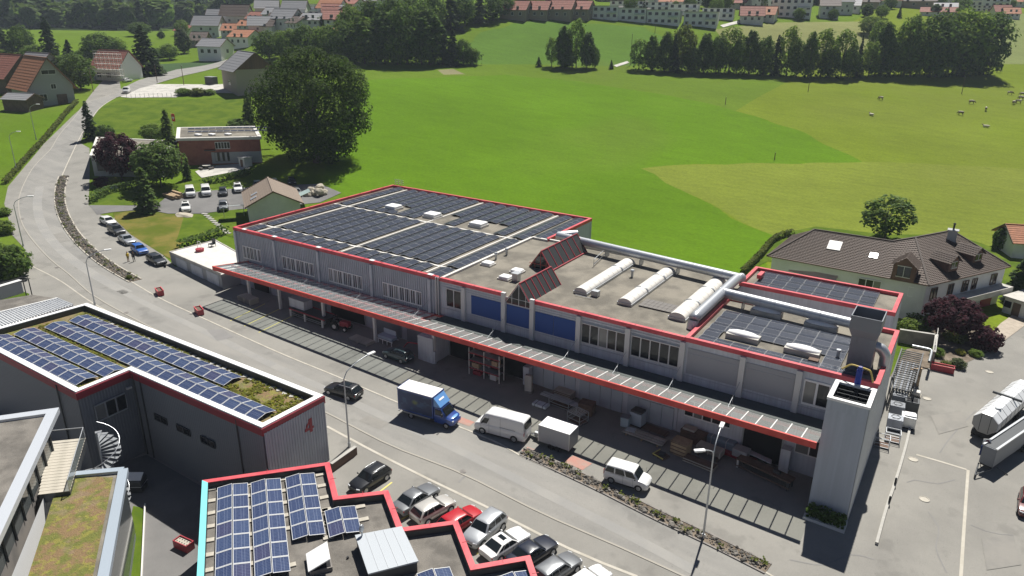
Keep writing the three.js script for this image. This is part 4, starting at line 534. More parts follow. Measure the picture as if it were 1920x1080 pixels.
// ---------------------------------------------------------------- modern building at the lower left
{
  const y = 8, a = at(108, 766, y), b = at(-60, 797, y), c = at(0, 1000, y), e = V(c.x - a.x, 0, c.z - a.z).normalize(), f = V(-e.z, 0, e.x);
  const Q = (s, w) => v2(a.x + e.x * s + f.x * w, a.z + e.z * s + f.z * w);
  const P = [Q(0, 0), Q(22, 0), Q(22, 14), Q(0, 14)], t = thing('office_building', 'modern office building with silver roof edge and gravel roof in the lower left corner', 'building', V(a.x, 0, a.z));
  const roof = area2(P);
  part(t, 'roof_edge', ring(P, -0.1, 0.75, 7.55, 8.05), MAT.sheet = std(C(0.6, 0.63, 0.67), 0.35, { metalness: 0.3 }));
  part(t, 'roof', cap(inset(P, 0.6), 7.8), MAT.gravelGrey);
  part(t, 'wall', side(inset(P, 0.9), -4, 7.6), MAT.concreteDark);
  part(t, 'wall_pane', [0, 1, 2, 3, 4, 5, 6].map(k => 0) && side([Q(0.9, 0.88), Q(21, 0.88)], 4.2, 7.4, false), MAT.paneGrey = new THREE.MeshPhysicalMaterial({ color: C(0.09, 0.1, 0.1), roughness: 0.08 }));
  for (let k = 0; k < 9; k++) { const p = Q(1 + k * 2.4, 0.8); part(t, 'post', box(0.12, 3.4, 0.12, p.x, 4.1, p.z), MAT.darkMetal); }
  // lower wing: white lower wall, green roof, grey edge
  const G0 = at(112, 889, 4.2), G1 = at(238, 877, 4.2), G2 = at(205, 1060, 4.2), g = V(G2.x - G1.x, 0, G2.z - G1.z).normalize();
  const W = [v2(G0.x, G0.z), v2(G1.x, G1.z), v2(G1.x + g.x * 16, G1.z + g.z * 16), v2(G0.x + g.x * 16, G0.z + g.z * 16)];
  part(t, 'wing_wall', side(inset(W, 0.35), -4, 4), MAT.claddingDark);
  part(t, 'wing_pane', side([inset(W, 0.32)[1], inset(W, 0.32)[2]], -2.2, 3.6, false), MAT.paneGrey);
  MAT.edgeBlue = std(C(0.4, 0.46, 0.52), 0.4, { metalness: 0.3 }); for (const [i, j] of [[0, 1], [1, 2]]) { const a = inset(W, 0.25)[i].setY(4.08), b = inset(W, 0.25)[j].setY(i ? 4.08 : 4.07); part(t, 'wing_roof_edge', beam(a, b, i ? 0.75 : 0.6, 0.45), MAT.edgeBlue); }
  part(t, 'gravel_strip', cap(W, 4.0), MAT.gravelRoof);
  { const K = inset(W, 1.0); part(t, 'green_roof', cap([v2(W[0].x, W[0].z).lerp(K[0], 0.02), K[1], K[2], W[3]], 4.03), MAT.sedum); }
  const lw = [Q(6, 0.2), Q(22, 0.2), Q(22, 3.6), Q(6, 3.6)];
  part(t, 'white_wall', [side([Q(4.8, 0.2), Q(22, 0.2)], -3.5, 4.1, false)], MAT.white);
  // timber terrace with glass balustrade
  const T = [at(160, 821, 4.4), at(131, 921, 4.4), at(72, 928, 4.4), at(92, 828, 4.4)].map(p => v2(p.x, p.z)), u = (p, h) => V(p.x, h, p.z), n = 18;
  const tr = part(t, 'terrace', side(T, 3.6, 4.36), MAT.darkMetal);
  for (let i = 0; i < n; i++) { const p = T[0].clone().lerp(T[1], (i + 0.5) / n), q = T[3].clone().lerp(T[2], (i + 0.5) / n), L = T[0].distanceTo(T[1]) / n; part(t, 'plank', beam(u(p, 4.39), u(q, 4.39), L * 0.9, 0.05), MAT.woodGrey, tr); }
  part(t, 'terrace_rail', [bar(u(T[0], 5.5), u(T[1], 5.5), 0.04), bar(u(T[0], 5.5), u(T[3], 5.5), 0.04), bar(u(T[0], 4.4), u(T[0], 5.5), 0.04), bar(u(T[1], 4.4), u(T[1], 5.5), 0.04)], MAT.alu, tr);
  part(t, 'balustrade_pane', [quad(u(T[0], 4.45), u(T[1], 4.45), u(T[1], 5.45), u(T[0], 5.45))], MAT.balPane = new THREE.MeshPhysicalMaterial({ color: C(0.5, 0.55, 0.58), roughness: 0.05, transmission: 0.9, thickness: 0 }), tr);
  part(t, 'terrace_post', [bar(u(T[3].clone().lerp(T[2], 0.55), 4.4), u(T[3].clone().lerp(T[2], 0.4), 7.6), 0.06), bar(u(T[3].clone().lerp(T[2], 0.1), 4.4), u(T[3].clone().lerp(T[2], 0.0), 7.6), 0.06)], MAT.darkMetal, tr);
  // spiral stair
  const sc = at(186, 838, 3.6), st = thing('spiral_stair', 'grey steel spiral stair between terrace and warehouse', 'stair', V(sc.x, -3, sc.z));
  part(st, 'newel', cyl(0.1, 0.1, 8.2, sc.x, -3.1, sc.z), MAT.galv);
  const hand = []; for (let i = 0; i < 30; i++) { const an = 2.6 - i * 0.3, yy = 4.3 - i * 0.245; const sh = new THREE.Shape([new THREE.Vector2(0.08, -0.05), new THREE.Vector2(1.7, -0.3), new THREE.Vector2(1.7, 0.3), new THREE.Vector2(0.08, 0.05)]); const gg = new THREE.ExtrudeGeometry(sh, { depth: 0.05, bevelEnabled: false }); gg.rotateX(-Math.PI / 2).rotateY(an).translate(sc.x, yy, sc.z); part(st, 'step', gg, MAT.galv); hand.push(V(sc.x + 1.72 * Math.cos(an), yy + 1, sc.z - 1.72 * Math.sin(an))); }
  part(st, 'handrail', tube(hand, 0.04, 80, 6), MAT.alu);
  { const tb = at(258, 918), s2 = thing('waste_container', 'dark container with light sloped lid beside the green roof wing', 'container', tb.clone(), 0); part(s2, 'body', box(1.5, 1.3, 1.3, tb.x, tb.y, tb.z, 0.6), MAT.darkMetal); part(s2, 'lid', rbox(1.4, 0.08, 0.9, 0, 0, 0, 0, 0.03).rotateX(0.5).rotateY(0.6).translate(tb.x, tb.y + 1.5, tb.z), MAT.white); part(s2, 'frame', [box(1.56, 0.06, 1.36, tb.x, tb.y + 0.7, tb.z, 0.6)], MAT.alu); }
  { const a = at(273, 950), b = at(266, 1090); part(t, 'verge_kerb', beam(a.clone().setY(a.y + 0.2), b.clone().setY(b.y + 0.1), 0.12, 0.4), MAT.offWhite); }
}
// low building behind the warehouse at the left edge: grey deck and white ribbed roof
{
  const y = 4.6, p = (a, b) => { const q = at(a, b, y); return v2(q.x, q.z); };
  const A = [p(108, 560), p(137, 572), p(-30, 622), p(-60, 601)], B = [p(60, 552), p(107, 559), p(-60, 600), p(-110, 580)], t = thing('flat_roofed_shed', 'low shed with grey flat deck and white ribbed roof beside the warehouse', 'shed', V(A[0].x, 1, A[0].z));
  part(t, 'wall', [side(A, 0, 4.4), side(B, 0, 4.3)], MAT.cladding);
  part(t, 'grey_roof', [cap(B, 4.55), side(B, 4.3, 4.55)], MAT.gravelGrey);
  const rt = part(t, 'ribbed_roof', [cap(A, 4.6), side(A, 4.35, 4.6)], MAT.white);
  const n = 30, u = q => V(q.x, 4.66, q.z); part(t, 'roof_rib', Array.from({ length: n }, (_, i) => beam(u(A[0].clone().lerp(A[3], i / n)), u(A[1].clone().lerp(A[2], i / n)), 0.12, 0.12)), MAT.alu, rt);
  part(t, 'gutter', beam(u(A[0]), u(A[3]), 0.2, 0.2), MAT.white);
}
// ---------------------------------------------------------------- pitched houses
MAT.tileBrown = std(C(1, 1, 1), 0.75, { map: tex(256, (u, v) => mul([0.085, 0.06, 0.047], 0.7 + 0.35 * hash2(Math.floor(u * 8), Math.floor(v * 8), 3) + 0.3 * fbm(u * 16, v * 16, 9, 3, 16)), 1 / 2.4) });
MAT.tileOrange = std(C(1, 1, 1), 0.8, { map: tex(256, (u, v) => mul([0.36, 0.15, 0.075], 0.7 + 0.3 * hash2(Math.floor(u * 8), Math.floor(v * 8), 5) + 0.3 * fbm(u * 8, v * 8, 9, 3, 8)), 1 / 2.4) });
MAT.tileRed = std(C(1, 1, 1), 0.8, { map: tex(256, (u, v) => mul([0.27, 0.1, 0.07], 0.7 + 0.3 * hash2(Math.floor(u * 8), Math.floor(v * 8), 6) + 0.3 * fbm(u * 8, v * 8, 9, 3, 8)), 1 / 2.4) });
MAT.tileTan = std(C(1, 1, 1), 0.8, { map: tex(256, (u, v) => mul([0.2, 0.155, 0.12], 0.75 + 0.25 * hash2(Math.floor(u * 8), Math.floor(v * 8), 7) + 0.25 * fbm(u * 8, v * 8, 9, 3, 8)), 1 / 2.4) });
MAT.slate = std(C(0.22, 0.22, 0.23), 0.7);
MAT.plaster = std(C(1, 1, 1), 0.85, { map: mottled([0.62, 0.62, 0.61], [0.7, 0.7, 0.69], 7, 4, 0.06, 101) });
MAT.plasterGrey = std(C(0.36, 0.37, 0.37), 0.85);
MAT.timber = std(C(1, 1, 1), 0.85, { map: mottled([0.11, 0.06, 0.045], [0.16, 0.085, 0.06], 5, 6, 0.2, 103) });
MAT.brickRed = std(C(1, 1, 1), 0.85, { map: mottled([0.25, 0.085, 0.06], [0.32, 0.115, 0.08], 5, 6, 0.25, 105) });
// roof face laid with overlapping courses of tiles; a,b along the eave, c,d along the ridge (c over b)
function courses(a, b, c, d, step = 0.36, lift = 0.05, wave = 0) {
  const L = a.distanceTo(d), n = Math.max(2, Math.round(L / step)), N = b.clone().sub(a).cross(d.clone().sub(a)).normalize(), gs = [];
  for (let i = 0; i < n; i++) { const t0 = i / n, t1 = (i + 1) / n, p = a.clone().lerp(d, t0).addScaledVector(N, lift), q = b.clone().lerp(c, t0).addScaledVector(N, lift), r = b.clone().lerp(c, t1).addScaledVector(N, 0.01), s = a.clone().lerp(d, t1).addScaledVector(N, 0.01); const g = quad(p, q, r, s), off = i * 0.36; const u = g.attributes.uv; for (let k = 0; k < u.count; k++) u.setXY(k, u.getX(k) + (i % 2) * 0.15, u.getY(k) + off); gs.push(g, quad(a.clone().lerp(d, t0).addScaledVector(N, -0.02), b.clone().lerp(c, t0).addScaledVector(N, -0.02), q, p)); if (wave) { const w = p.distanceTo(q), m = Math.floor(w / wave); for (let k = 1; k < m; k++) { const f = (k + (i % 2) * 0.5) / m; const A = p.clone().lerp(q, f), B = s.clone().lerp(r, f); const rr = beam(A.addScaledVector(N, 0.012), B.addScaledVector(N, 0.012), 0.09, 0.05); gs.push(rr); } } }
  return join(gs);
}
// gabled house in local axes: L along x (ridge), W along z
function gableHouse(name, label, pos, turn, L, W, eave, ridge, o = {}) {
  const t = thing(name, label, o.category || 'house', pos, turn, o.group), wm = o.wall || MAT.plaster, rm = o.roof || MAT.tileBrown, ov = o.over ?? 0.6, x = L / 2, z = W / 2, sl = (ridge - eave) / z;
  const P = [v2(-x, -z), v2(x, -z), v2(x, z), v2(-x, z)];
  mesh('wall', [side(P, -3, eave), ...[-1, 1].map(s => s > 0 ? tri(V(x, eave, z), V(x, eave, -z), V(x, ridge, 0)) : tri(V(-x, eave, -z), V(-x, eave, z), V(-x, ridge, 0)))], wm, t);
  const X = x + ov, Z = z + ov, ye = eave - ov * sl, fine = o.fine, step = o.step || 0.9;
  for (const s of [1, -1]) { const a = V(-X * s, ye, Z * s), b = V(X * s, ye, Z * s), c = V(X * s, ridge, 0), d = V(-X * s, ridge, 0); const r = mesh('roof', [courses(a, b, c, d, step, o.lift || 0.06, o.wave || 0), slab(b, a, d, c, 0.12)], rm, t);
    if (s === 1 && o.skylights) for (const [u, v] of o.skylights) { const p = a.clone().lerp(b, u).lerp(d.clone().lerp(c, u), v); const g = rbox(1.1, 0.12, 1.3, 0, 0, 0, 0, 0.03).rotateX(Math.atan(sl)).translate(p.x, p.y + 0.06, p.z); mesh('skylight', g, MAT.alu, r); } }
  mesh('ridge_cap', [beam(V(-X, ridge + 0.05, 0), V(X, ridge + 0.05, 0), 0.3, 0.16)], rm, t);
  for (const a of [-1, 1]) mesh('verge', [-1, 1].map(b => beam(V(a * X, ye + 0.02, b * Z), V(a * X, ridge + 0.02, 0), 0.12, 0.22)), o.trim || MAT.woodDark, t);
  if (o.gable) for (const s of [-1, 1]) { const gx = s * (x + 0.03), k = 0.96; mesh('gable_boarding', s > 0 ? tri(V(gx, eave, z * k), V(gx, eave, -z * k), V(gx, ridge - 0.1, 0)) : tri(V(gx, eave, -z * k), V(gx, eave, z * k), V(gx, ridge - 0.1, 0)), o.gable, t); }
  const win = (x0, y0, z0, nx, w = 1.1, h = 1.3) => { const f = mesh('window', nx === 'z' || nx === '-z' ? [box(w + 0.2, 0.1, 0.08, x0, y0 - 0.1, z0), box(w + 0.2, 0.1, 0.08, x0, y0 + h, z0), box(0.1, h, 0.08, x0 - w / 2 - 0.05, y0, z0), box(0.1, h, 0.08, x0 + w / 2 + 0.05, y0, z0), box(0.06, h, 0.07, x0, y0, z0)] : [box(0.08, 0.1, w + 0.2, x0, y0 - 0.1, z0), box(0.08, 0.1, w + 0.2, x0, y0 + h, z0), box(0.08, h, 0.1, x0, y0, z0 - w / 2 - 0.05), box(0.08, h, 0.1, x0, y0, z0 + w / 2 + 0.05), box(0.07, h, 0.06, x0, y0, z0)], o.frame || MAT.white, t); mesh('pane', nx === 'z' || nx === '-z' ? box(w, h, 0.03, x0, y0, z0) : box(0.03, h, w, x0, y0, z0), MAT.glass, f); };
  for (const q of o.windows || []) { const [face, u, y, w, h] = q; if (face === 'f') win(u * x, y, z + 0.02, 'z', w, h); if (face === 'b') win(u * x, y, -z - 0.02, '-z', w, h); if (face === 'r') win(x + 0.04, y, u * z, 'x', w, h); if (face === 'l') win(-x - 0.04, y, u * z, '-x', w, h); }
  if (o.chimney) { const [u, v] = o.chimney; mesh('chimney', [box(0.9, 1.9, 0.8, u * x, ridge - 1.1, v * z), box(1.05, 0.12, 0.95, u * x, ridge + 0.8, v * z)], o.chimneyMat || MAT.plasterGrey, t); }
  if (o.door) { const [face, u, y, w, h] = o.door; mesh('door', face === 'f' ? box(w, h, 0.1, u * x, y, z + 0.03) : box(0.1, h, w, (face === 'r' ? 1 : -1) * (x + 0.03), y, u * z), o.doorMat || MAT.woodDark, t); }
  return t;
}
// tiled house to the right of the factory
{
  const gy = -1.4, ey = 4.9, ry = 8.4, t = thing('tiled_house', 'large pale house with dark brown tiled roofs, dormers and chimney behind the factory', 'house', V(80, gy, -57));
  const E0 = at(1438, 480, ey), E1 = at(1742, 536, ey), E2 = at(1895, 500, ey), R0 = at(1527, 431, ry), R1 = at(1673, 453, ry), R2 = at(1716, 446, ry + 0.35), R3 = at(1785, 433, ry + 0.35);
  const zf = E0.z, dz = zf - R0.z; // main wing: ridge along x
  const Bk = V(E0.x + 0.6, ey, R0.z - dz), Bk2 = V(R1.x + 2, ey, R0.z - dz);
  const wingD = V(R3.x - R2.x, 0, R3.z - R2.z).normalize(), hw = V(-wingD.z, 0, wingD.x); // right normal
  const E3 = E2.clone().addScaledVector(hw, -16).setY(ey), E4 = E1.clone().addScaledVector(hw, -16).setY(ey);
  const F = [E0, E1, E2].map(p => v2(p.x, p.z)), foot = [v2(E0.x + 0.7, E0.z - 0.7), v2(E1.x - 0.3, E1.z - 0.8), v2(E2.x - 0.6, E2.z - 0.1), v2(E3.x + 0.5, E3.z + 2), v2(Bk2.x, Bk2.z + 0.6), v2(Bk.x, Bk.z + 0.6)];
  part(t, 'wall', side(foot, gy - 1, ey + 0.05), MAT.plaster);
  const roofQ = (name, a, b, c, d) => part(t, name, [courses(a, b, c, d, 0.42, 0.09, 0.4)], MAT.tileBrown);
  const Em = E0.clone().lerp(E1, 0.76); roofQ('roof', E0, Em, R1, R0.clone()); roofQ('roof', Em, E1, R2, R1.clone().add(V(0, 0.01, 0)));
  roofQ('hip_roof', Bk, E0, R0, R0.clone().add(V(0.02, 0, 0)));
  part(t, 'rear_roof', [courses(Bk2, Bk, R0, R1, 0.6, 0.06)], MAT.tileBrown);
  roofQ('wing_roof', E1.clone().add(V(0.02, 0.02, 0)), E2, R3, R2);
  part(t, 'wing_hip_roof', [courses(E2, E3, R3.clone().add(V(0.02, 0, 0)), R3, 0.42, 0.06)], MAT.tileBrown);
  part(t, 'rear_roof', [courses(E3, Bk2, R2, R3, 0.6, 0.06)], MAT.tileBrown);
  for (const [a, b] of [[E0, R0], [E1, R2], [R0, R1], [R1, R2], [R2, R3], [E2, R3]]) part(t, 'ridge_cap', beam(a.clone().add(V(0, 0.1, 0)), b.clone().add(V(0, 0.1, 0)), 0.28, 0.18), MAT.ridgeTile ||= std(C(0.06, 0.045, 0.037), 0.8));
  part(t, 'gutter', [beam(E0, E1, 0.18, 0.16), beam(E1, E2, 0.18, 0.16), beam(E0, Bk, 0.18, 0.16)], MAT.woodDark);
  // dormers: p base on the roof, direction outwards, size
  const dormerT = (bx, by, bz, dir, w, h, len) => { const d = dir.clone().normalize(), s = V(d.z, 0, -d.x), q = (a, y, k) => V(bx + s.x * a + d.x * k, by + y, bz + s.z * a + d.z * k); const g = part(t, 'dormer', [quad(q(-w / 2, -0.3, 0), q(w / 2, -0.3, 0), q(w / 2, h, 0), q(-w / 2, h, 0)), tri(q(-w / 2, h, 0), q(w / 2, h, 0), q(0, h + w * 0.42, 0)), quad(q(w / 2, -0.3, 0), q(w / 2, -0.3, -len), q(w / 2, h, -len), q(w / 2, h, 0)), quad(q(-w / 2, -0.3, -len), q(-w / 2, -0.3, 0), q(-w / 2, h, 0), q(-w / 2, h, -len))], MAT.timber);
    const o = 0.35, rr = h + w * 0.42 + 0.12, e = h - 0.05; part(t, 'dormer_roof', [courses(q(w / 2 + o, e - 0.12, o), q(w / 2 + o, e - 0.12, -len), q(0, rr, -len), q(0, rr, o), 0.4, 0.06, 0.36), courses(q(-w / 2 - o, e - 0.12, -len), q(-w / 2 - o, e - 0.12, o), q(0, rr, o), q(0, rr, -len), 0.4, 0.06, 0.36)], MAT.tileBrown, g); part(t, 'dormer_window', [slab(q(-w * 0.3, 0.25, 0.02), q(w * 0.3, 0.25, 0.02), q(w * 0.3, h - 0.1, 0.02), q(-w * 0.3, h - 0.1, 0.02), 0.05)], MAT.glass, g); part(t, 'dormer_frame', [beam(q(-w * 0.32, 0.2, 0.06), q(w * 0.32, 0.2, 0.06), 0.08, 0.1), beam(q(-w * 0.32, h - 0.06, 0.06), q(w * 0.32, h - 0.06, 0.06), 0.08, 0.1), bar(q(0, 0.2, 0.08), q(0, h, 0.08), 0.05)], MAT.offWhite, g); };
  const dp = at(1692, 522, 5.4); dormerT(dp.x, 5.4, dp.z, V(-0.05, 0, 1), 3.0, 1.9, 3.4);
  const wn = V(hw.x, 0, hw.z); if (wn.z < 0) wn.negate();
  for (const [a, b] of [[1787, 505], [1832, 490]]) { const p = at(a, b, 6.0); dormerT(p.x, 6.0, p.z, wn, 2.2, 1.25, 3.2); }
  { const p = at(1785, 443, ry + 0.2); const c = part(t, 'chimney', [box(1.3, 2.3, 1.1, p.x, ry - 1.1, p.z), box(1.6, 0.12, 1.4, p.x, ry + 1.2, p.z)], MAT.plasterGrey); part(t, 'chimney_cowl', [cyl(0.14, 0.14, 0.9, p.x, ry + 1.3, p.z), cyl(0.25, 0.12, 0.2, p.x, ry + 2.2, p.z)], MAT.black, c); }
  // roof windows on the main slope
  const sl = (ry - ey) / (E0.z - R0.z), onRoof = (a, b) => { const d = rayDir(a, b), o = camera.position, k = (ey + 0.1 + (E0.z - o.z) * sl - o.y) / (d.y + d.z * sl); return V(o.x + d.x * k, o.y + d.y * k, o.z + d.z * k); };
  for (const [a, b, w, h, m] of [[1565, 461, 2.0, 2.2, std(C(0.55, 0.53, 0.5), 0.5)], [1638, 480, 1.2, 1.2, MAT.alu]]) { const p = onRoof(a, b); part(t, 'roof_window', rbox(w, 0.16, h, 0, 0, 0, 0, 0.04).rotateX(Math.atan(sl)).translate(p.x, p.y, p.z), m); }
  // windows below the eaves
  const wz = foot[1].z; for (const [a, b] of [[1610, 1653], [1707, 1731]]) { const zc = lerp(foot[0].z, foot[1].z, 0.75) + 0.02; const p = atZ(a, 524, zc), q = atZ(b, 528, zc); window_(t, v2(p.x, zc), v2(q.x, zc), 2.6, 3.9, b - a > 30 ? 3 : 2, MAT.white, MAT.glass, 0.1); }
  const W1 = foot[1], W2 = foot[2], wd = W2.clone().sub(W1), wl = wd.length(); wd.normalize(); const won = V(-wd.z, 0, wd.x).multiplyScalar(0.03);
  for (const [s, w] of [[1.2, 1.5], [5.2, 1.3], [8.6, 1.5], [11, 1.2], [wl - 3.4, 1.5]]) window_(t, W1.clone().addScaledVector(wd, s).add(won), W1.clone().addScaledVector(wd, s + w).add(won), 2.3, 3.9, 2, MAT.woodDark, MAT.glass, 0.1);
  part(t, 'balcony', [beam(W1.clone().addScaledVector(wd, 6).add(V(won.x * 30, 1.55, won.z * 30)), W2.clone().add(V(won.x * 30, 1.55, won.z * 30)), 1.9, 0.9)], MAT.concrete);
  for (const s of [10.5, 14.5]) part(t, 'garage_door', beam(W1.clone().addScaledVector(wd, s).add(won).setY(-0.3), W1.clone().addScaledVector(wd, s + 2.8).add(won).setY(-0.3), 0.08, 2.4), MAT.darkRed);
  { const p = at(1555, 500, 3.6); part(t, 'awning', slab(at(1478, 508, 2.9), at(1566, 528, 2.9), at(1578, 506, 4.3), at(1490, 490, 4.3), 0.05), std(C(0.42, 0.33, 0.3), 0.85)); }
}
// orange roofed house at the right edge and white outbuilding
gableHouse('small_house', 'orange roofed house corner beside the round bushes at the right edge', at(1925, 475).setY(-1.5), 0.4, 9, 8, 3.4, 5.6, { roof: MAT.tileOrange, step: 0.6 });
{ const p = at(1900, 590), t = thing('outbuilding', 'white flat outbuilding below the tiled house at the right edge', 'outbuilding', p.clone(), -0.5); mesh('wall', box(9, 3.0, 6, 3, -0.5, -2.5), MAT.plaster, t); mesh('roof', box(9.6, 0.25, 6.6, 3, 2.5, -2.5), MAT.concrete, t); mesh('door', box(1.1, 2.1, 0.1, 0.4, 0, 0.52), MAT.woodDark, t); mesh('window', box(1, 1, 0.1, -0.9, 1, 0.52), MAT.glass, t); }
// small house behind the hall
{ const gy = at(500, 415).y; gableHouse('small_house', 'small house with tan tiled gable roof between car park and hall', V(-24.3, gy, -27.0), -0.62, 12.5, 9.5, 4.6, 7.0, { roof: MAT.tileTan, step: 0.5, wall: MAT.plaster, over: 0.7, skylights: [[0.55, 0.4], [0.75, 0.35]], windows: [['l', 0, 1.6, 1.4, 1.4], ['f', -0.4, 1.5, 1.2, 1.3]] });
  const p = at(440, 410), q = thing('bicycle_shelter', 'small glass roofed shelter leaning on the tan roofed house', 'shelter', p.clone(), -0.62); mesh('roof', [slab(V(-1.2, 2.4, 2), V(1.2, 2.9, 2), V(1.2, 2.9, -2), V(-1.2, 2.4, -2), 0.05)], std(C(0.6, 0.66, 0.66), 0.3), q); mesh('post', [bar(V(-1.1, -0.5, 1.9), V(-1.1, 2.4, 1.9), 0.06)], MAT.galv, q); mesh('post', [bar(V(-1.1, -0.5, -1.9), V(-1.1, 2.4, -1.9), 0.06)], MAT.galv, q);
  const g = at(572, 384), r = thing('greenhouse', 'small glazed lean-to beside the tan roofed house', 'greenhouse', g.clone(), -0.62); mesh('frame', [0, 1, 2, 3].map(k => beam(V(-1.5 + k, 2.2, 1.2), V(-1.5 + k, 3.1, -1.2), 0.06, 0.06)).concat([box(3.2, 2.2, 0.1, 0, 0, 1.2)]), MAT.white, r); mesh('pane', slab(V(-1.5, 2.2, 1.2), V(1.5, 2.2, 1.2), V(1.5, 3.05, -1.2), V(-1.5, 3.05, -1.2), 0.02), std(C(0.4, 0.52, 0.5), 0.15), r); }
// flat white annex with roof terrace
{ const y = 3.6, p = (a, b) => { const q = at(a, b, y); return v2(q.x, q.z); }; const P = [p(318, 472), p(404, 450), v2(0, -3.6), v2(0, 3.2), p(415, 513)].map(q => q), t = thing('annex', 'low garage annex with pale roof terrace beside the hall', 'annex', V(-8, 1, 0));
  part(t, 'wall', side(P, -0.5, 3.3), MAT.plasterGrey); part(t, 'roof', [cap(P, 3.55), side(P, 3.2, 3.55)], MAT.terraceTop = std(C(1, 1, 1), 0.85, { map: mottled([0.55, 0.53, 0.49], [0.62, 0.6, 0.56], 5, 6, 0.1, 107) }));
  part(t, 'roof_edge', ring(P, -0.06, 0.12, 3.2, 3.66), MAT.concrete);
  const a = P[0], b = P[4], d = b.clone().sub(a).normalize(), o = V(-d.z, 0, d.x).multiplyScalar(o_(a, b)); function o_() { return 0.04; }
  for (const s of [0.12, 0.42, 0.72]) { const q = a.clone().lerp(b, s), r = a.clone().lerp(b, s + 0.22); const k = V(-d.z, 0, d.x).multiplyScalar(0.04); part(t, 'garage_door', [beam(q.add(k).setY(1.9), r.add(k).setY(1.9), 0.06, 2.4)], MAT.panelGrey); }
  part(t, 'glass_screen', quad(V(a.x, 3.6, a.z), V(lerp(a.x, P[1].x, 0.02), 3.6, a.z), V(a.x + 0.02, 4.6, a.z), V(a.x, 4.6, a.z)), MAT.balPane);
  const pot = (x, yy, name, label, f) => { const q = at(x, yy, 3.57), g = thing(name, label, name.replace('_', ' '), q); f(g); };
  pot(375, 471, 'planter', 'round red planter with white hoop on the annex terrace', g => { mesh('pot', cyl(0.65, 0.7, 0.45, 0, 0, 0, 14), MAT.darkRed, g); mesh('hoop', [tube([V(-0.5, 0.4, 0), V(-0.4, 1.6, 0), V(0.4, 1.6, 0), V(0.5, 0.4, 0)], 0.04, 16, 5)], MAT.white, g); });
  for (const [x, yy, l] of [[398, 462, 'dark garden chair at the back of the annex terrace']]) pot(x, yy, 'garden_chair', l, g => { mesh('seat', rbox(0.9, 0.15, 0.9, 0, 0.4, 0), MAT.darkMetal, g); mesh('backrest', rbox(0.9, 0.8, 0.12, 0, 0.5, -0.4), MAT.darkMetal, g); for (const q of [[-0.4, -0.4], [0.4, -0.4], [-0.4, 0.4], [0.4, 0.4]]) mesh('leg', box(0.06, 0.42, 0.06, q[0], 0, q[1]), MAT.darkMetal, g); });
}
// brick house with solar roof
{ const y = at(420, 300).y, H = 6.2, u = (a, b, h = y + H) => { const p = at(a, b, h); return v2(p.x, p.z); };
  const A = u(333, 260), B = u(487, 257), D = u(335, 240), P = [A, B, v2(B.x + D.x - A.x, B.z + D.z - A.z), D], t = thing('brick_house', 'red brick house with flat solar roof in front of the big tree', 'house', V(A.x, y, A.z));
  part(t, 'wall', side(P, y - 1, y + H - 0.3), MAT.brickRed); part(t, 'roof', [cap(inset(P, 0.2), y + H)], MAT.gravelRoof); part(t, 'roof_edge', ring(P, -0.4, 0.5, y + H - 0.5, y + H + 0.15), MAT.offWhite);
  const d = B.clone().sub(A), L = d.length(); d.normalize(); const o = V(-d.z, 0, d.x).multiplyScalar(0.04), Q = s => A.clone().addScaledVector(d, s).add(o);
  window_(t, Q(L * 0.44), Q(L * 0.62), y + 3.6, y + 5.1, 5, MAT.white, MAT.glass, 0.12); window_(t, Q(L * 0.42), Q(L * 0.6), y + 0.5, y + 2.6, 3, MAT.darkMetal, MAT.glass, 0.1);
  part(t, 'ground_floor', [beam(Q(L * 0.38).setY(y + 1.3), Q(L).setY(y + 1.3), 0.06, 2.8)], MAT.plasterGrey); part(t, 'balcony', [beam(Q(L * 0.3).setY(y + 3.2), Q(L * 0.44).setY(y + 3.2), 0.8, 0.2)], MAT.darkMetal);
  const back = D.clone().sub(A), list = [], q = qE(V(0, 1, 0), Math.atan2(-d.z, d.x) * 180 / Math.PI).multiply(qE(V(1, 0, 0), 10)); for (let i = 0; i < 13; i++) for (let k = 0; k < 2; k++) { const c = A.clone().addScaledVector(d, 3.2 + i * 1.72).addScaledVector(back, 0.5 + k * 0.3); list.push([c.x, y + H + 0.35, c.z, q]); }
  solarArray('bluish solar panels on the flat roof of the brick house', 'solar arrays on the roofs', list, SOLb, V(A.x, y + H, A.z));
  for (const s of [0.25, 0.42, 0.62]) { const c = A.clone().addScaledVector(d, L * s).addScaledVector(back, 0.22); part(t, 'skylight_dome', rbox(1.8, 0.5, 1.2, c.x, y + H, c.z, 0, 0.2), MAT.white); }
}
{ const y = at(200, 320).y, H = 4.4, u = (a, b) => { const p = at(a, b, y + H); return v2(p.x, p.z); }, A = u(170, 292), B = u(182, 258), E = u(332, 265), P = [A, u(300, 292), E, B], t = thing('flat_annex', 'long low flat-roofed annex behind the purple tree', 'annex', V(A.x, y, A.z));
  part(t, 'wall', side(P, y - 1, y + H - 0.2), MAT.plasterGrey); part(t, 'roof', cap(P, y + H), MAT.gravelRoof); part(t, 'roof_edge', ring(P, -0.25, 0.4, y + H - 0.45, y + H + 0.14), MAT.offWhite); for (const [x, yy] of [[285, 274], [300, 275], [318, 270]]) { const c = at(x, yy, y + H); part(t, 'skylight_dome', rbox(1.6, 0.5, 1.3, c.x, y + H, c.z, 0, 0.2), MAT.white); }
  const d = P[1].clone().sub(A).normalize(), o = V(-d.z, 0, d.x).multiplyScalar(0.05); window_(t, A.clone().addScaledVector(d, 1).add(o), A.clone().addScaledVector(d, 5).add(o), y + 1, y + 3.2, 3, MAT.darkMetal, MAT.glass, 0.1); }
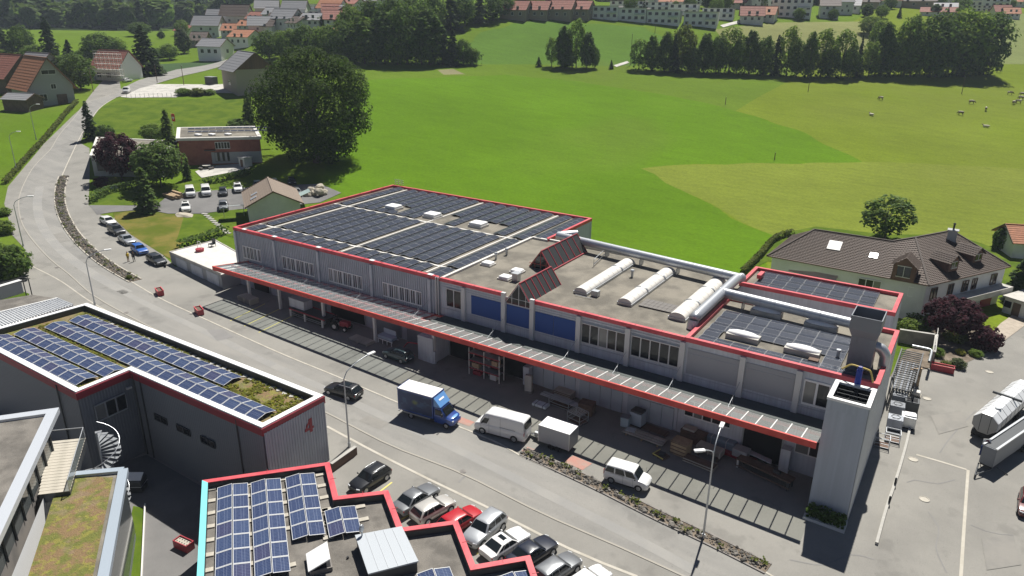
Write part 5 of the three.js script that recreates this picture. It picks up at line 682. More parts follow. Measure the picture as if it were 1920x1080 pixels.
// farm
const G = (a, b) => at(a, b);
function pxHouse(name, label, a, b, turn, Lpx, Wm, epx, rpx, o) { const p = at(a, b), m = metresPer(p); return gableHouse(name, label, p, turn, Lpx * m, Wm, epx * m, rpx * m, o); }
pxHouse('barn', 'grey gabled barn with steep orange roof at the bend of the village street', 84, 190, -0.12, 78, 12.5, 27, 66, { category: 'barn', roof: MAT.tileOrange, wall: MAT.plasterGrey, step: 1.0, over: 1.2, trim: MAT.woodDark, windows: [['r', 0.0, 9, 4, 1.2], ['r', 0.45, 1, 2, 2], ['r', -0.1, 4.5, 1.4, 1.4]], door: ['r', -0.4, -0.5, 3, 3.2] });
pxHouse('farmhouse', 'long farmhouse with faded red roof behind the orange roofed barn', 14, 166, 0.1, 100, 13, 22, 50, { category: 'farmhouse', roof: MAT.tileRed, wall: MAT.woodDark, step: 1.0, over: 1 });
pxHouse('barn', 'grey roofed barn wing behind the orange roofed barn', 82, 150, 0.1, 52, 10, 22, 40, { category: 'barn', roof: MAT.slate, wall: MAT.plasterGrey, step: 1.2, over: 0.8 });
pxHouse('shed', 'small dark shed with grey roof on the meadow below the barn', 46, 205, 0.35, 44, 6, 17, 24, { category: 'shed', roof: MAT.slate, wall: MAT.woodDark, step: 1, over: 0.5 });
pxHouse('timber_house', 'brown timber house with grey roof on a pale base left of the big tree', 470, 168, -0.35, 76, 14, 36, 62, { category: 'house', roof: MAT.slate, wall: std(C(0.38, 0.33, 0.29), 0.85), gable: MAT.timber, step: 1.2, over: 1.0, windows: [['l', 0, 5, 3, 1.2], ['f', 0, 2, 2, 1.4]] });
pxHouse('white_house', 'white house with grey roof standing alone on the slope', 407, 111, 0.3, 44, 10, 22, 33, { category: 'house', roof: MAT.slate, wall: MAT.white, step: 1.2, windows: [['f', -0.6, 3, 1.6, 1.6], ['f', 0, 3, 1.6, 1.6], ['f', 0.55, 3, 1.6, 1.6], ['r', 0, 3, 1.6, 1.6]] });
{ const t = pxHouse('scaffolded_house', 'house wrapped in scaffolding with dark red roof beside the tall spruce', 222, 148, 0.25, 56, 11, 20, 44, { category: 'house', roof: MAT.tileRed, wall: MAT.white, step: 1.2, windows: [['f', -0.5, 1, 2, 1.6], ['f', 0.2, 1, 2, 1.6]] });
  const sc = []; for (let i = 0; i < 7; i++) for (const k of [0, 1]) sc.push(bar(V(-2 + i * 2, 0, 6.6 + k * 1.1), V(-2 + i * 2, 10, 6.6 + k * 1.1), 0.09)); for (const y of [2, 4, 6, 8, 9.6]) sc.push(box(12.6, 0.12, 1.1, 4, y, 7.15), bar(V(-2, y + 1, 7.7), V(10.5, y + 1, 7.7), 0.07)); mesh('scaffold', sc, std(C(0.6, 0.57, 0.53), 0.6), t); mesh('garage', box(8, 3, 5, -9, -1, 6), MAT.plasterGrey, t); }
// ---------------------------------------------------------------- vehicles
const paint = (r, g, b) => new THREE.MeshPhysicalMaterial({ color: C(r, g, b), roughness: 0.35, clearcoat: 0.8, clearcoatRoughness: 0.08 });
const PAINT = { black: paint(0.008, 0.009, 0.011), white: paint(0.72, 0.72, 0.71), silver: new THREE.MeshPhysicalMaterial({ color: C(0.46, 0.48, 0.5), roughness: 0.3, metalness: 0.5, clearcoat: 0.7, clearcoatRoughness: 0.1 }), grey: new THREE.MeshPhysicalMaterial({ color: C(0.22, 0.23, 0.24), roughness: 0.32, metalness: 0.5, clearcoat: 0.7, clearcoatRoughness: 0.1 }), red: paint(0.42, 0.012, 0.02), navy: paint(0.01, 0.014, 0.028), blue: paint(0.03, 0.12, 0.42), dark: paint(0.028, 0.032, 0.038), teal: paint(0.03, 0.06, 0.07), champagne: new THREE.MeshPhysicalMaterial({ color: C(0.58, 0.56, 0.52), roughness: 0.3, metalness: 0.4, clearcoat: 0.7, clearcoatRoughness: 0.1 }) };
MAT.tyre = std(C(0.018, 0.018, 0.019), 0.85); MAT.rim = std(C(0.45, 0.46, 0.48), 0.35, { metalness: 0.7 }); MAT.carGlass = new THREE.MeshPhysicalMaterial({ color: C(0.012, 0.016, 0.018), roughness: 0.05, specularIntensity: 1 });
MAT.lens = new THREE.MeshPhysicalMaterial({ color: C(0.6, 0.62, 0.64), roughness: 0.1, clearcoat: 1 }); MAT.tail = std(C(0.35, 0.01, 0.015), 0.25); MAT.plastic = std(C(0.02, 0.021, 0.022), 0.6); MAT.plate = std(C(0.7, 0.7, 0.68), 0.5);
// skin over a list of closed rings of equal length
function skin(rings, capA = true, capB = true, crease = 0.7) {
  const p = [], add = (a, b, c) => p.push(...a, ...b, ...c);
  for (let i = 0; i + 1 < rings.length; i++) { const A = rings[i], B = rings[i + 1], n = A.length; for (let k = 0; k < n; k++) { const l = (k + 1) % n; add(A[k], A[l], B[l]); add(A[k], B[l], B[k]); } }
  const cen = R => R.reduce((s, q) => s.map((v, i) => v + q[i] / R.length), [0, 0, 0]);
  if (capA) { const c = cen(rings[0]), R = rings[0]; R.forEach((q, k) => add(c, R[(k + 1) % R.length], q)); }
  if (capB) { const R = rings[rings.length - 1], c = cen(R); R.forEach((q, k) => add(c, q, R[(k + 1) % R.length])); }
  let g = new THREE.BufferGeometry(); g.setAttribute('position', new THREE.Float32BufferAttribute(p, 3));
  g = mergeVertices(g, 1e-4); return norm(toCreasedNormals(g, crease));
}
const KIND = {
  hatch: { L: 4.2, W: 1.78, H: 1.46, belt: 0.93, xw: 0.42, xf: 0.1, xr: -0.72, xb: -0.97, tail: 0.9, hood: 0.86 },
  wagon: { L: 4.6, W: 1.82, H: 1.5, belt: 0.95, xw: 0.4, xf: 0.12, xr: -0.74, xb: -0.98, tail: 0.9, hood: 0.86 },
  suv: { L: 4.5, W: 1.86, H: 1.66, belt: 1.05, xw: 0.42, xf: 0.14, xr: -0.74, xb: -0.98, tail: 1.0, hood: 0.98, wheel: 0.36 },
  sedan: { L: 4.7, W: 1.82, H: 1.44, belt: 0.93, xw: 0.36, xf: 0.06, xr: -0.4, xb: -0.72, tail: 0.94, hood: 0.86 },
  coupe: { L: 4.6, W: 1.84, H: 1.38, belt: 0.92, xw: 0.34, xf: 0.02, xr: -0.36, xb: -0.78, tail: 0.93, hood: 0.85 },
  mini: { L: 4.4, W: 1.83, H: 1.88, belt: 1.12, xw: 0.6, xf: 0.34, xr: -0.86, xb: -0.985, tail: 1.1, hood: 1.02, van: 1 },
  van: { L: 4.9, W: 1.95, H: 1.98, belt: 1.16, xw: 0.72, xf: 0.46, xr: -0.9, xb: -0.985, tail: 1.15, hood: 1.06, van: 1 },
  bigvan: { L: 6.0, W: 2.05, H: 2.55, belt: 1.3, xw: 0.76, xf: 0.52, xr: -0.95, xb: -0.99, tail: 1.3, hood: 1.16, van: 2, wheel: 0.36 },
};
function car(kind, paintM, label, category, pos, turn, group, opt = {}) {
  const K = KIND[kind], h = K.L / 2, w = K.W / 2, b = K.belt, t = thing(opt.name || (K.van ? 'white_van' : 'parked_car'), label, category, pos, turn, group);
  const S = [[-1, 0.72, 0.36, K.tail * 0.8], [-0.985, 0.86, 0.27, K.tail * 0.95], [-0.93, 0.95, 0.22, K.tail], [-0.7, 0.99, 0.2, b], [-0.2, 1, 0.19, b], [K.xw - 0.05, 1, 0.19, b], [lerp(K.xw, 1, 0.35), 0.985, 0.2, lerp(b, K.hood, 0.6)], [lerp(K.xw, 1, 0.7), 0.95, 0.2, K.hood * 0.94], [0.94, 0.88, 0.22, K.hood * 0.84], [0.985, 0.78, 0.27, K.hood * 0.72], [1, 0.64, 0.36, K.hood * 0.6]];
  const rings = S.map(([x, q, y0, y1]) => { const W = w * q, half = [[0.0, y0], [0.86, y0], [0.97, y0 + 0.1], [1.0, lerp(y0, y1, 0.5)], [0.985, y1 - 0.12], [0.93, y1 - 0.035], [0.6, y1 + 0.005], [0, y1 + 0.02]]; const R = half.map(([a, y]) => [x * h, y, a * W]); for (let k = half.length - 2; k > 0; k--) R.push([x * h, half[k][1], -half[k][0] * W]); return R; });
  mesh('body', skin(rings), paintM, t);
  // cabin: rings of rounded rectangles from belt to roof
  const top = K.H, hgt = top - b + 0.04, ringAt = f => { const e = f < 0.86 ? 0 : (f - 0.86) / 0.14, xf = lerp(K.xw, K.xf, Math.min(1, f)) * h - e * e * 0.16, xb = lerp(K.xb, K.xr, Math.min(1, f)) * h + e * e * 0.14, ww = lerp(0.93, K.van ? 0.86 : 0.73, f) * w - e * e * 0.13, c = 0.13 + 0.12 * e; return { xf, xb, ww, c, y: b - 0.04 + hgt * f - 0.01 * e }; };
  const cr = [0, 0.4, 0.86, 0.93, 0.975, 1].map(f => { const r = ringAt(f), mid = (r.xf + r.xb) / 2; return [[r.xf, r.y, 0], [r.xf, r.y, -(r.ww - r.c)], [r.xf - r.c * 0.8, r.y, -r.ww], [mid, r.y, -r.ww], [r.xb + r.c * 0.6, r.y, -r.ww], [r.xb, r.y, -(r.ww - r.c)], [r.xb, r.y, 0], [r.xb, r.y, r.ww - r.c], [r.xb + r.c * 0.6, r.y, r.ww], [mid, r.y, r.ww], [r.xf - r.c * 0.8, r.y, r.ww], [r.xf, r.y, r.ww - r.c]]; });
  { const r = ringAt(1); cr.push(cr[5].map(([x, y, z]) => [lerp((r.xf + r.xb) / 2, x, 0.5), y + 0.035, z * 0.5])); }
  mesh('cabin', skin(cr, false, true), paintM, t);
  // panes
  const P = (f, s, u) => { const r = ringAt(f); return V(lerp(r.xb, r.xf, u) + 0, r.y, s * (r.ww + 0.014)); };
  const F = (f, k) => { const r = ringAt(f); return V(r.xf + 0.016, r.y + 0.006, k * (r.ww - r.c * 0.55)); }, B = (f, k) => { const r = ringAt(f); return V(r.xb - 0.016, r.y + 0.006, k * (r.ww - r.c * 0.6)); };
  mesh('windscreen', quad(F(0.1, 1), F(0.1, -1), F(0.88, -1), F(0.88, 1)), MAT.carGlass, t);
  if (!opt.noRear) mesh('rear_window', quad(B(0.16, -1), B(0.16, 1), B(0.85, 1), B(0.85, -1)), MAT.carGlass, t);
  const side_ = K.van === 2 ? [[0.83, 0.965]] : K.van ? (opt.glazed ? [[0.03, 0.3], [0.34, 0.62], [0.66, 0.955]] : [[0.7, 0.955]]) : [[0.06, 0.26], [0.285, 0.56], [0.585, 0.94]];
  for (const s of [1, -1]) for (const [u0, u1] of side_) { const lo = K.van === 2 ? 0.05 : 0.12, hi = K.van === 2 ? 0.55 : 0.8, q = [P(lo, s, u0), P(lo, s, u1), P(hi, s, u1 - (u1 > 0.9 ? 0.02 : 0)), P(hi, s, u0 + (u0 < 0.1 ? 0.03 : 0))]; mesh('side_window', s > 0 ? quad(...q) : quad(q[1], q[0], q[3], q[2]), MAT.carGlass, t); }
  const wr = K.wheel || 0.32;
  for (const x of [0.62, -0.6]) for (const s of [1, -1]) { mesh('wheel_arch', new THREE.CircleGeometry(wr + 0.07, 20, 0, Math.PI).rotateY(s > 0 ? 0 : Math.PI).translate(x * h, wr - 0.02, s * (w + 0.006)), MAT.plastic, t); const wh = mesh('wheel', new THREE.CylinderGeometry(wr, wr, 0.22, 18).rotateX(Math.PI / 2).translate(x * h, wr, s * (w - 0.09)), MAT.tyre, t); mesh('rim', new THREE.CylinderGeometry(wr * 0.66, wr * 0.7, 0.02, 14).rotateX(Math.PI / 2).translate(x * h, wr, s * (w + 0.028)), MAT.rim, wh); }
  for (const s of [1, -1]) { mesh('headlight', rbox(0.22, 0.13, 0.38, 0.925 * h, K.hood * 0.68, s * w * 0.66, -s * 0.35, 0.05), MAT.lens, t); mesh('taillight', rbox(0.09, K.van ? 0.5 : 0.17, 0.22, -0.962 * h, K.tail * 0.7, s * w * 0.8, 0, 0.03), MAT.tail, t); mesh('mirror', rbox(0.12, 0.14, 0.2, (K.xw - 0.14) * h, b + 0.03, s * (w + 0.07), 0, 0.04), opt.mirror || paintM, t); }
  mesh('grille', rbox(0.08, 0.2, w * 1.0, 0.985 * h, 0.42, 0, 0, 0.03), MAT.plastic, t); mesh('rear_bumper', rbox(0.1, 0.16, w * 1.4, -0.985 * h, 0.3, 0, 0, 0.03), MAT.plastic, t); mesh('number_plate', box(0.02, 0.1, 0.36, -1.0 * h - 0.012, 0.55, 0), MAT.plate, t);
  mesh('sill', [box(h * 0.9, 0.09, 0.04, 0, 0.2, w + 0.002), box(h * 0.9, 0.09, 0.04, 0, 0.2, -w - 0.002)], MAT.plastic, t);
  if (!K.van) mesh('door_seam', [1, -1].flatMap(s => [-0.42, 0.02, 0.42].map(x => box(0.012, b - 0.42, 0.006, x * h, 0.3, s * (w + 0.001)))), MAT.plastic, t);
  else mesh('door_seam', [1, -1].flatMap(s => [0.68, 0.36, -0.08].map(x => box(0.014, b + (K.van === 2 ? 0.75 : 0.2), 0.006, x * h, 0.32, s * (w + 0.001)))).concat([1, -1].map(s => box(h * 0.6, 0.03, 0.01, -0.35 * h, b + 0.02, s * (w * 0.995)))), MAT.plastic, t);
  if (opt.sunroof) { const r = ringAt(1); mesh('sunroof', rbox(Math.abs(r.xf - r.xb) * opt.sunroof, 0.02, r.ww * 1.35, lerp(r.xb, r.xf, 0.55), K.H + 0.025, 0, 0, 0.01), MAT.carGlass, t); }
  if (opt.rails) { const r = ringAt(0.97); for (const s of [1, -1]) mesh('roof_rail', bar(V(r.xb + 0.1, K.H + 0.04, s * r.ww), V(r.xf - 0.15, K.H + 0.04, s * r.ww), 0.025), MAT.alu, t); }
  return t;
}
// place by the photograph: rear and front end of the car at body height
function park(kind, pm, label, rear, front, o = {}) { const K = KIND[kind]; let c = at((rear[0] + front[0]) / 2, (rear[1] + front[1]) / 2); const hh = K.H * 0.45; const yy = c.y + hh, a = at(rear[0], rear[1], yy), b = at(front[0], front[1], yy), m = a.clone().lerp(b, 0.5); m.y = ground(m.x, m.z) + 0.055 + (o.lift || 0); return car(kind, pm, label, o.category || 'car', m, Math.atan2(-(b.z - a.z), b.x - a.x), o.group, o); }
const g1 = 'cars parked at an angle beside the zigzag roof';
park('hatch', PAINT.black, 'black hatchback at the left end of the angled row beside the zigzag roof', [722, 878], [664, 914], { group: g1, rails: 1 });
park('sedan', PAINT.grey, 'grey metallic saloon first behind the black hatchback, nose to the street', [755, 950], [806, 917], { group: g1 });
park('hatch', PAINT.champagne, 'pale silver hatchback with red tail lights between grey saloon and red car', [778, 972], [845, 935], { group: g1 });
park('hatch', PAINT.red, 'bright red car partly hidden by the zigzag parapet', [832, 992], [893, 956], { group: g1 });
park('suv', PAINT.silver, 'silver car facing the building between the red car and the white coupe', [936, 966], [880, 1014], { group: g1 });
park('coupe', PAINT.white, 'white coupe with dark glass roof in the angled parking row', [912, 1041], [982, 997], { group: g1, sunroof: 0.7 });
park('sedan', PAINT.navy, 'very dark blue saloon behind the white coupe in the angled row', [968, 1054], [1028, 1016], { group: g1 });
park('wagon', PAINT.grey, 'dark grey estate car near the bottom edge of the photo', [1012, 1088], [1074, 1046], { group: g1 });
park('hatch', PAINT.white, 'white car cut by the bottom edge, last of the angled row', [1072, 1112], [1132, 1070], { group: g1 });
park('wagon', PAINT.black, 'black estate car driving along the street beside the warehouse', [674, 739], [614, 722], { name: 'moving_car', sunroof: 0.6, rails: 1 });
park('mini', PAINT.white, 'small white delivery van parked on the rubble bed beside the forecourt', [1141, 882], [1214, 904], { category: 'van', glazed: true, lift: 0.12, mirror: MAT.plastic });
park('bigvan', PAINT.white, 'tall white panel van with a box trailer behind it', [990, 808], [896, 783], { category: 'van', mirror: MAT.plastic });
const g2 = 'cars parked in line beside the rough grass';
park('hatch', PAINT.white, 'white car at the far end of the line beside the rough grass', [191, 409], [214, 418], { group: g2 });
park('suv', PAINT.dark, 'dark off-roader with roof box second in the line beside the rough grass', [205, 424], [231, 436], { group: g2, sunroof: 0.6, rails: 1 });
park('sedan', PAINT.silver, 'silver white saloon in the middle of the line beside the rough grass', [224, 441], [252, 456], { group: g2 });
park('hatch', PAINT.blue, 'bright blue car behind the two people', [246, 458], [277, 475], { group: g2 });
park('wagon', PAINT.dark, 'dark grey car nearest to the annex in the line of parked cars', [277, 478], [310, 494], { group: g2 });
const g3 = 'vehicles in the car park behind the factory';
park('van', PAINT.white, 'tall white van in the car park beside the wood pile', [354, 348], [358, 366], { group: g3, category: 'van' });
park('van', PAINT.white, 'white van with large windscreen second from the wood pile', [383, 346], [388, 364], { group: g3, category: 'van', glazed: true });
park('hatch', PAINT.dark, 'small dark car between white van and white off-roader', [417, 350], [419, 365], { group: g3 });
park('suv', PAINT.white, 'white off-roader in the back row of the car park', [443, 341], [448, 359], { group: g3, sunroof: 0.5 });
park('hatch', PAINT.teal, 'dark teal car in the shade of the big tree', [480, 337], [485, 352], { group: g3 });
park('wagon', PAINT.silver, 'silver car in the shade behind the tan roofed house', [511, 334], [517, 348], { group: g3 });
park('hatch', PAINT.black, 'black car deepest in the shade of the big tree', [544, 331], [549, 343], { group: g3 });
park('wagon', PAINT.grey, 'grey car beside the heap of boulders in the car park', [550, 351], [562, 366], { group: g3 });
park('suv', PAINT.white, 'white off-roader alone in the front of the car park', [347, 376], [349, 397], { group: g3, sunroof: 0.5 });
park('suv', PAINT.grey, 'grey off-roader at the front edge of the car park lawn', [418, 376], [419, 392], { group: g3 });
park('van', PAINT.white, 'white van on the village street near the scaffolded house', [241, 163], [232, 168], { category: 'van' });
park('hatch', PAINT.white, 'small white car parked in front of the scaffolded house', [233, 149], [242, 148]);
park('hatch', paint(0.12, 0.01, 0.012), 'dark red car cut by the right edge of the yard', [1932, 925], [1930, 965]);
// blue box truck
{ const r = at(758, 752, 1.2), f = at(862, 782, 1.2), d = f.clone().sub(r).setY(0).normalize(), m = r.clone().lerp(f, 0.5); m.y = ground(m.x, m.z) + 0.05; const t = thing('box_truck', 'blue box truck with white roof standing in the forecourt by the street', 'truck', m, Math.atan2(-d.z, d.x));
  const blue = paint(0.02, 0.06, 0.26), print = std(C(1, 1, 1), 0.4, { map: tex(256, (u, v) => { const w = Math.hypot(u - 0.5, (v - 0.55) * 0.7); let c = mix([0.012, 0.035, 0.13], [0.008, 0.02, 0.07], u); if (w < 0.13) c = mix([0.12, 0.16, 0.06], c, smooth(0.02, 0.13, w)); return mix(c, [0.03, 0.09, 0.2], 0.6 * smooth(0.55, 0.75, fbm(u * 5, v * 5, 4, 3))); }) });
  mesh('cargo_box', box(4.5, 2.5, 2.2, -1.35, 0.85, 0), blue, t);
  for (const s of [1, -1]) { const g = new THREE.PlaneGeometry(4.3, 2.2); if (s < 0) g.rotateY(Math.PI); mesh('side_print', g.translate(-1.35, 2.1, s * 1.108), print, t); }
  mesh('box_roof', rbox(4.5, 0.06, 2.2, -1.35, 3.36, 0, 0, 0.03), MAT.white, t); mesh('box_rim', [box(0.08, 0.12, 2.26, 0.9, 3.3, 0), box(0.08, 0.12, 2.26, -3.6, 3.3, 0)], blue, t);
  // wind deflector
  const sky_ = paint(0.12, 0.3, 0.62), q = (x, y, z) => V(x, y, z); mesh('wind_deflector', [slab(q(1.75, 2.3, 0.95), q(1.75, 2.3, -0.95), q(0.95, 3.25, -0.98), q(0.95, 3.25, 0.98), 0.05), tri(q(1.75, 2.3, 0.95), q(0.95, 3.25, 0.98), q(0.95, 2.3, 1)), tri(q(1.75, 2.3, -0.95), q(0.95, 2.3, -1), q(0.95, 3.25, -0.98))], sky_, t);
  mesh('lettering', rbox(0.02, 0.2, 0.9, 0, 0, 0, 0, 0.01).rotateZ(0.87).translate(1.4, 2.83, 0), MAT.white, t);
  const cab = [[0.95, 0.98, 0.45, 2.3], [1.3, 1, 0.42, 2.3], [1.72, 0.99, 0.42, 2.24], [1.95, 0.98, 0.42, 1.95], [2.45, 0.98, 0.42, 1.38], [2.85, 0.93, 0.44, 1.22], [3.15, 0.82, 0.48, 1.02], [3.28, 0.66, 0.55, 0.82]].map(([x, w, y0, y1]) => { const hf = [[0, y0], [0.95, y0], [1, y0 + 0.2], [1, Math.min(1.2, y1 - 0.1)], [0.9, y1 - 0.08], [0.75, y1], [0, y1 + 0.02]], R = hf.map(([a, y]) => [x, y, a * w]); for (let k = hf.length - 2; k > 0; k--) R.push([x, hf[k][1], -hf[k][0] * w]); return R; });
  mesh('cab', skin(cab), blue, t); mesh('bonnet', [new THREE.SphereGeometry(0.5, 16, 8, 0, 6.3, 0, 1.57).scale(0.85, 0.16, 1.5).translate(2.72, 1.18, 0)], sky_, t);
  mesh('windscreen', slab(q(2.42, 1.42, 0.82), q(2.42, 1.42, -0.82), q(1.84, 2.12, -0.72), q(1.84, 2.12, 0.72), 0.03), MAT.carGlass, t); for (const s of [1, -1]) { mesh('side_window', box(0.75, 0.6, 0.03, 1.5, 1.4, s * 0.985), MAT.carGlass, t); mesh('mirror', rbox(0.12, 0.35, 0.25, 2.1, 1.45, s * 1.2), MAT.plastic, t); mesh('headlight', rbox(0.3, 0.2, 0.3, 3.05, 0.8, s * 0.66), MAT.lens, t); mesh('side_guard', box(3.4, 0.14, 0.05, -1.2, 0.62, s * 1.06), MAT.galv, t); }
  for (const x of [2.45, -2.0]) for (const s of [1, -1]) { const w = mesh('wheel', new THREE.CylinderGeometry(0.36, 0.36, 0.26, 18).rotateX(Math.PI / 2).translate(x, 0.36, s * 0.9), MAT.tyre, t); mesh('rim', new THREE.CylinderGeometry(0.2, 0.22, 0.02, 12).rotateX(Math.PI / 2).translate(x, 0.36, s * 1.04), MAT.rim, w); }
  mesh('chassis', box(5.6, 0.3, 1.4, -0.6, 0.5, 0), MAT.black, t); mesh('step', box(0.1, 0.12, 1.9, -3.65, 0.5, 0), MAT.galv, t); }
// box trailer
{ const a = at(1007, 800, 1.4), b = at(1060, 817, 1.4), d = b.clone().sub(a).setY(0).normalize(), m = a.clone().lerp(b, 0.52).add(V(0.5, 0, -0.5)); m.y = ground(m.x, m.z) + 0.05; const t = thing('box_trailer', 'grey box trailer with white roof behind the tall white van', 'trailer', m, Math.atan2(-d.z, d.x));
  mesh('box_body', box(3.5, 1.85, 2.0, 0, 0.55, 0), std(C(0.4, 0.41, 0.42), 0.5), t); mesh('roof', rbox(3.56, 0.06, 2.06, 0, 2.4, 0, 0, 0.03), MAT.white, t); mesh('corner_post', [[-1, -1], [1, -1], [-1, 1], [1, 1]].map(([x, z]) => box(0.07, 1.9, 0.07, x * 1.74, 0.54, z * 1.0)), MAT.alu, t); mesh('rear_door', box(0.04, 1.7, 1.8, 1.77, 0.62, 0), MAT.claddingDark, t); mesh('drawbar', [bar(V(-1.7, 0.5, 0.6), V(-3.1, 0.5, 0), 0.05), bar(V(-1.7, 0.5, -0.6), V(-3.1, 0.5, 0), 0.05), box(0.9, 0.35, 0.5, -2.2, 0.55, 0)], MAT.galv, t); mesh('chassis', box(3.4, 0.12, 1.7, 0, 0.42, 0), MAT.black, t);
  for (const x of [-0.35, 0.4]) for (const s of [1, -1]) mesh('wheel', new THREE.CylinderGeometry(0.3, 0.3, 0.2, 16).rotateX(Math.PI / 2).translate(x, 0.3, s * 0.92), MAT.tyre, t); }
// tank trailer and dark flat trailer in the right yard
{ const a = at(1852, 775, 2.0), b = at(1935, 702, 2.0), d = b.clone().sub(a).setY(0).normalize(), p = a.clone(); p.y = ground(p.x, p.z) + 0.03; const t = thing('tank_trailer', 'white ribbed tank trailer in the right yard', 'tanker', p, Math.atan2(-d.z, d.x)); const R = 1.25, oct = x => Array.from({ length: 8 }, (_, k) => { const an = (k + 0.5) * Math.PI / 4; return [x, 2.1 + R * Math.sin(an) * 1.0, -R * Math.cos(an) * 1.05]; });
  mesh('tank', skin([oct(0).map(q => [q[0], 2.1 + (q[1] - 2.1) * 0.96, q[2] * 0.96]), oct(0.12), oct(12)], true, true, 0.3), std(C(0.72, 0.73, 0.74), 0.35, { metalness: 0.15 }), t); mesh('tank_end', skin([oct(-0.02).map(q => [q[0], 2.1 + (q[1] - 2.1) * 0.97, q[2] * 0.97]), oct(0.0).map(q => [q[0], 2.1 + (q[1] - 2.1) * 0.97, q[2] * 0.97])], true, true, 0.3), std(C(0.4, 0.39, 0.37), 0.5), t); for (let i = 1; i < 9; i++) mesh('band', skin([oct(i * 1.3).map(q => [q[0], 2.1 + (q[1] - 2.1) * 1.012, q[2] * 1.012]), oct(i * 1.3 + 0.05).map(q => [q[0], 2.1 + (q[1] - 2.1) * 1.012, q[2] * 1.012])], true, true, 0.3), MAT.darkMetal, t);
  mesh('end_seam', [box(0.03, 2.0, 0.05, -0.03, 1.1, -0.45), box(0.03, 2.0, 0.05, -0.03, 1.1, 0.45)], MAT.darkMetal, t); mesh('hatch', cyl(0.3, 0.3, 0.18, 2.2, 3.25, 0.3), MAT.galv, t); mesh('walkway', [box(0.15, 0.25, 2.9, 6, 3.15, 0)], MAT.darkMetal, t); mesh('undercarriage', box(11, 0.7, 1.6, 5.8, 0.4, 0), MAT.black, t); for (const x of [0.9, 2.2, 8]) for (const s of [1, -1]) mesh('wheel', new THREE.CylinderGeometry(0.48, 0.48, 0.32, 18).rotateX(Math.PI / 2).translate(x, 0.48, s * 1.0), MAT.tyre, t); }
{ const a = at(1864, 862, 0.2), b = at(1964, 792, 0.2), d = b.clone().sub(a).setY(0).normalize(), p = a.clone(); p.y = ground(p.x, p.z) + 0.03; const t = thing('flat_trailer', 'dark high-sided trailer with long drawbar beside the white tank', 'trailer', p, Math.atan2(-d.z, d.x)); mesh('side_board', [box(11, 2.0, 0.08, 5.5, 0.7, 0.0)], MAT.claddingDark, t); mesh('side_board', [box(11, 2.0, 0.08, 5.5, 0.7, -1.2)], MAT.claddingDark, t); mesh('front_board', [box(0.08, 2.0, 1.12, 0, 0.7, -0.6)], MAT.claddingDark, t); mesh('rim', [box(11.1, 0.12, 0.2, 5.5, 2.72, 0), box(11.1, 0.12, 0.2, 5.5, 2.72, -1.2)], MAT.alu, t); mesh('bed', box(10.9, 0.25, 1.1, 5.5, 0.5, -0.6), MAT.black, t); mesh('cover', rbox(10.8, 0.12, 1.0, 5.55, 2.58, -0.6, 0, 0.05), MAT.darkMetal, t); mesh('drawbar', [bar(V(0, 0.55, 0), V(-2.3, 0.45, -0.5), 0.07), bar(V(0, 0.55, -1.2), V(-2.3, 0.45, -0.5), 0.07)], MAT.darkMetal, t); mesh('stand', [bar(V(-2.3, 0, -0.5), V(-2.3, 0.5, -0.5), 0.06), bar(V(0.6, 0.6, 0.2), V(1.2, 0, 1.1), 0.06)], MAT.darkMetal, t); for (const x of [7, 8.2]) for (const s of [0.15, -1.35]) mesh('wheel', new THREE.CylinderGeometry(0.42, 0.42, 0.25, 16).rotateX(Math.PI / 2).translate(x, 0.42, s), MAT.tyre, t); }
// parking sign
{ const p = at(1838, 872), t = thing('parking_sign', 'blue parking sign with a small round sign above it in the right yard', 'sign', p, 0.5); const cv = document.createElement('canvas'); cv.width = 128; cv.height = 160; const c = cv.getContext('2d'); c.fillStyle = '#1d3f86'; c.fillRect(0, 0, 128, 160); c.fillStyle = '#fff'; c.fillRect(10, 14, 16, 12); c.fillRect(34, 14, 80, 8); c.fillRect(10, 52, 16, 12); c.fillRect(34, 52, 80, 8); c.fillRect(10, 90, 16, 12); c.fillRect(34, 90, 80, 8); c.fillRect(34, 126, 60, 8); const tx = new THREE.CanvasTexture(cv); tx.colorSpace = THREE.SRGBColorSpace;
  mesh('post', cyl(0.04, 0.04, 2.9, 0, 0, 0), MAT.galv, t); mesh('blue_plate', box(0.9, 1.15, 0.03, 0, 1.2, 0.05), [0, 1, 2, 3, 4, 5].map(k => 0) && std(C(1, 1, 1), 0.5, { map: tx }), t); mesh('white_plate', box(0.8, 0.7, 0.03, 0, 2.4, 0.05), MAT.white, t); mesh('disc', new THREE.CylinderGeometry(0.24, 0.24, 0.02, 20).rotateX(Math.PI / 2).translate(0, 2.75, 0.075), std(C(0.02, 0.02, 0.03), 0.5), t); mesh('ring', new THREE.TorusGeometry(0.2, 0.04, 6, 20).translate(0, 2.75, 0.09), MAT.darkRed, t); }
// scooter
{ const p = at(311, 499), t = thing('motor_scooter', 'dark motor scooter parked beside the last car in the line', 'scooter', p, -0.6); for (const x of [-0.6, 0.6]) mesh('wheel', new THREE.TorusGeometry(0.25, 0.06, 6, 14).translate(x, 0.3, 0), MAT.tyre, t); mesh('body', [rbox(0.8, 0.35, 0.3, -0.25, 0.4, 0, 0, 0.1), box(0.5, 0.08, 0.28, 0.2, 0.3, 0), bar(V(0.6, 0.3, 0), V(0.4, 1.0, 0), 0.05)], MAT.plastic, t); mesh('seat', rbox(0.7, 0.12, 0.28, -0.25, 0.75, 0, 0, 0.05), MAT.black, t); mesh('handlebar', bar(V(0.4, 1.02, -0.32), V(0.4, 1.02, 0.32), 0.025), MAT.galv, t); mesh('headlight', rbox(0.1, 0.14, 0.16, 0.5, 0.85, 0), MAT.lens, t); }
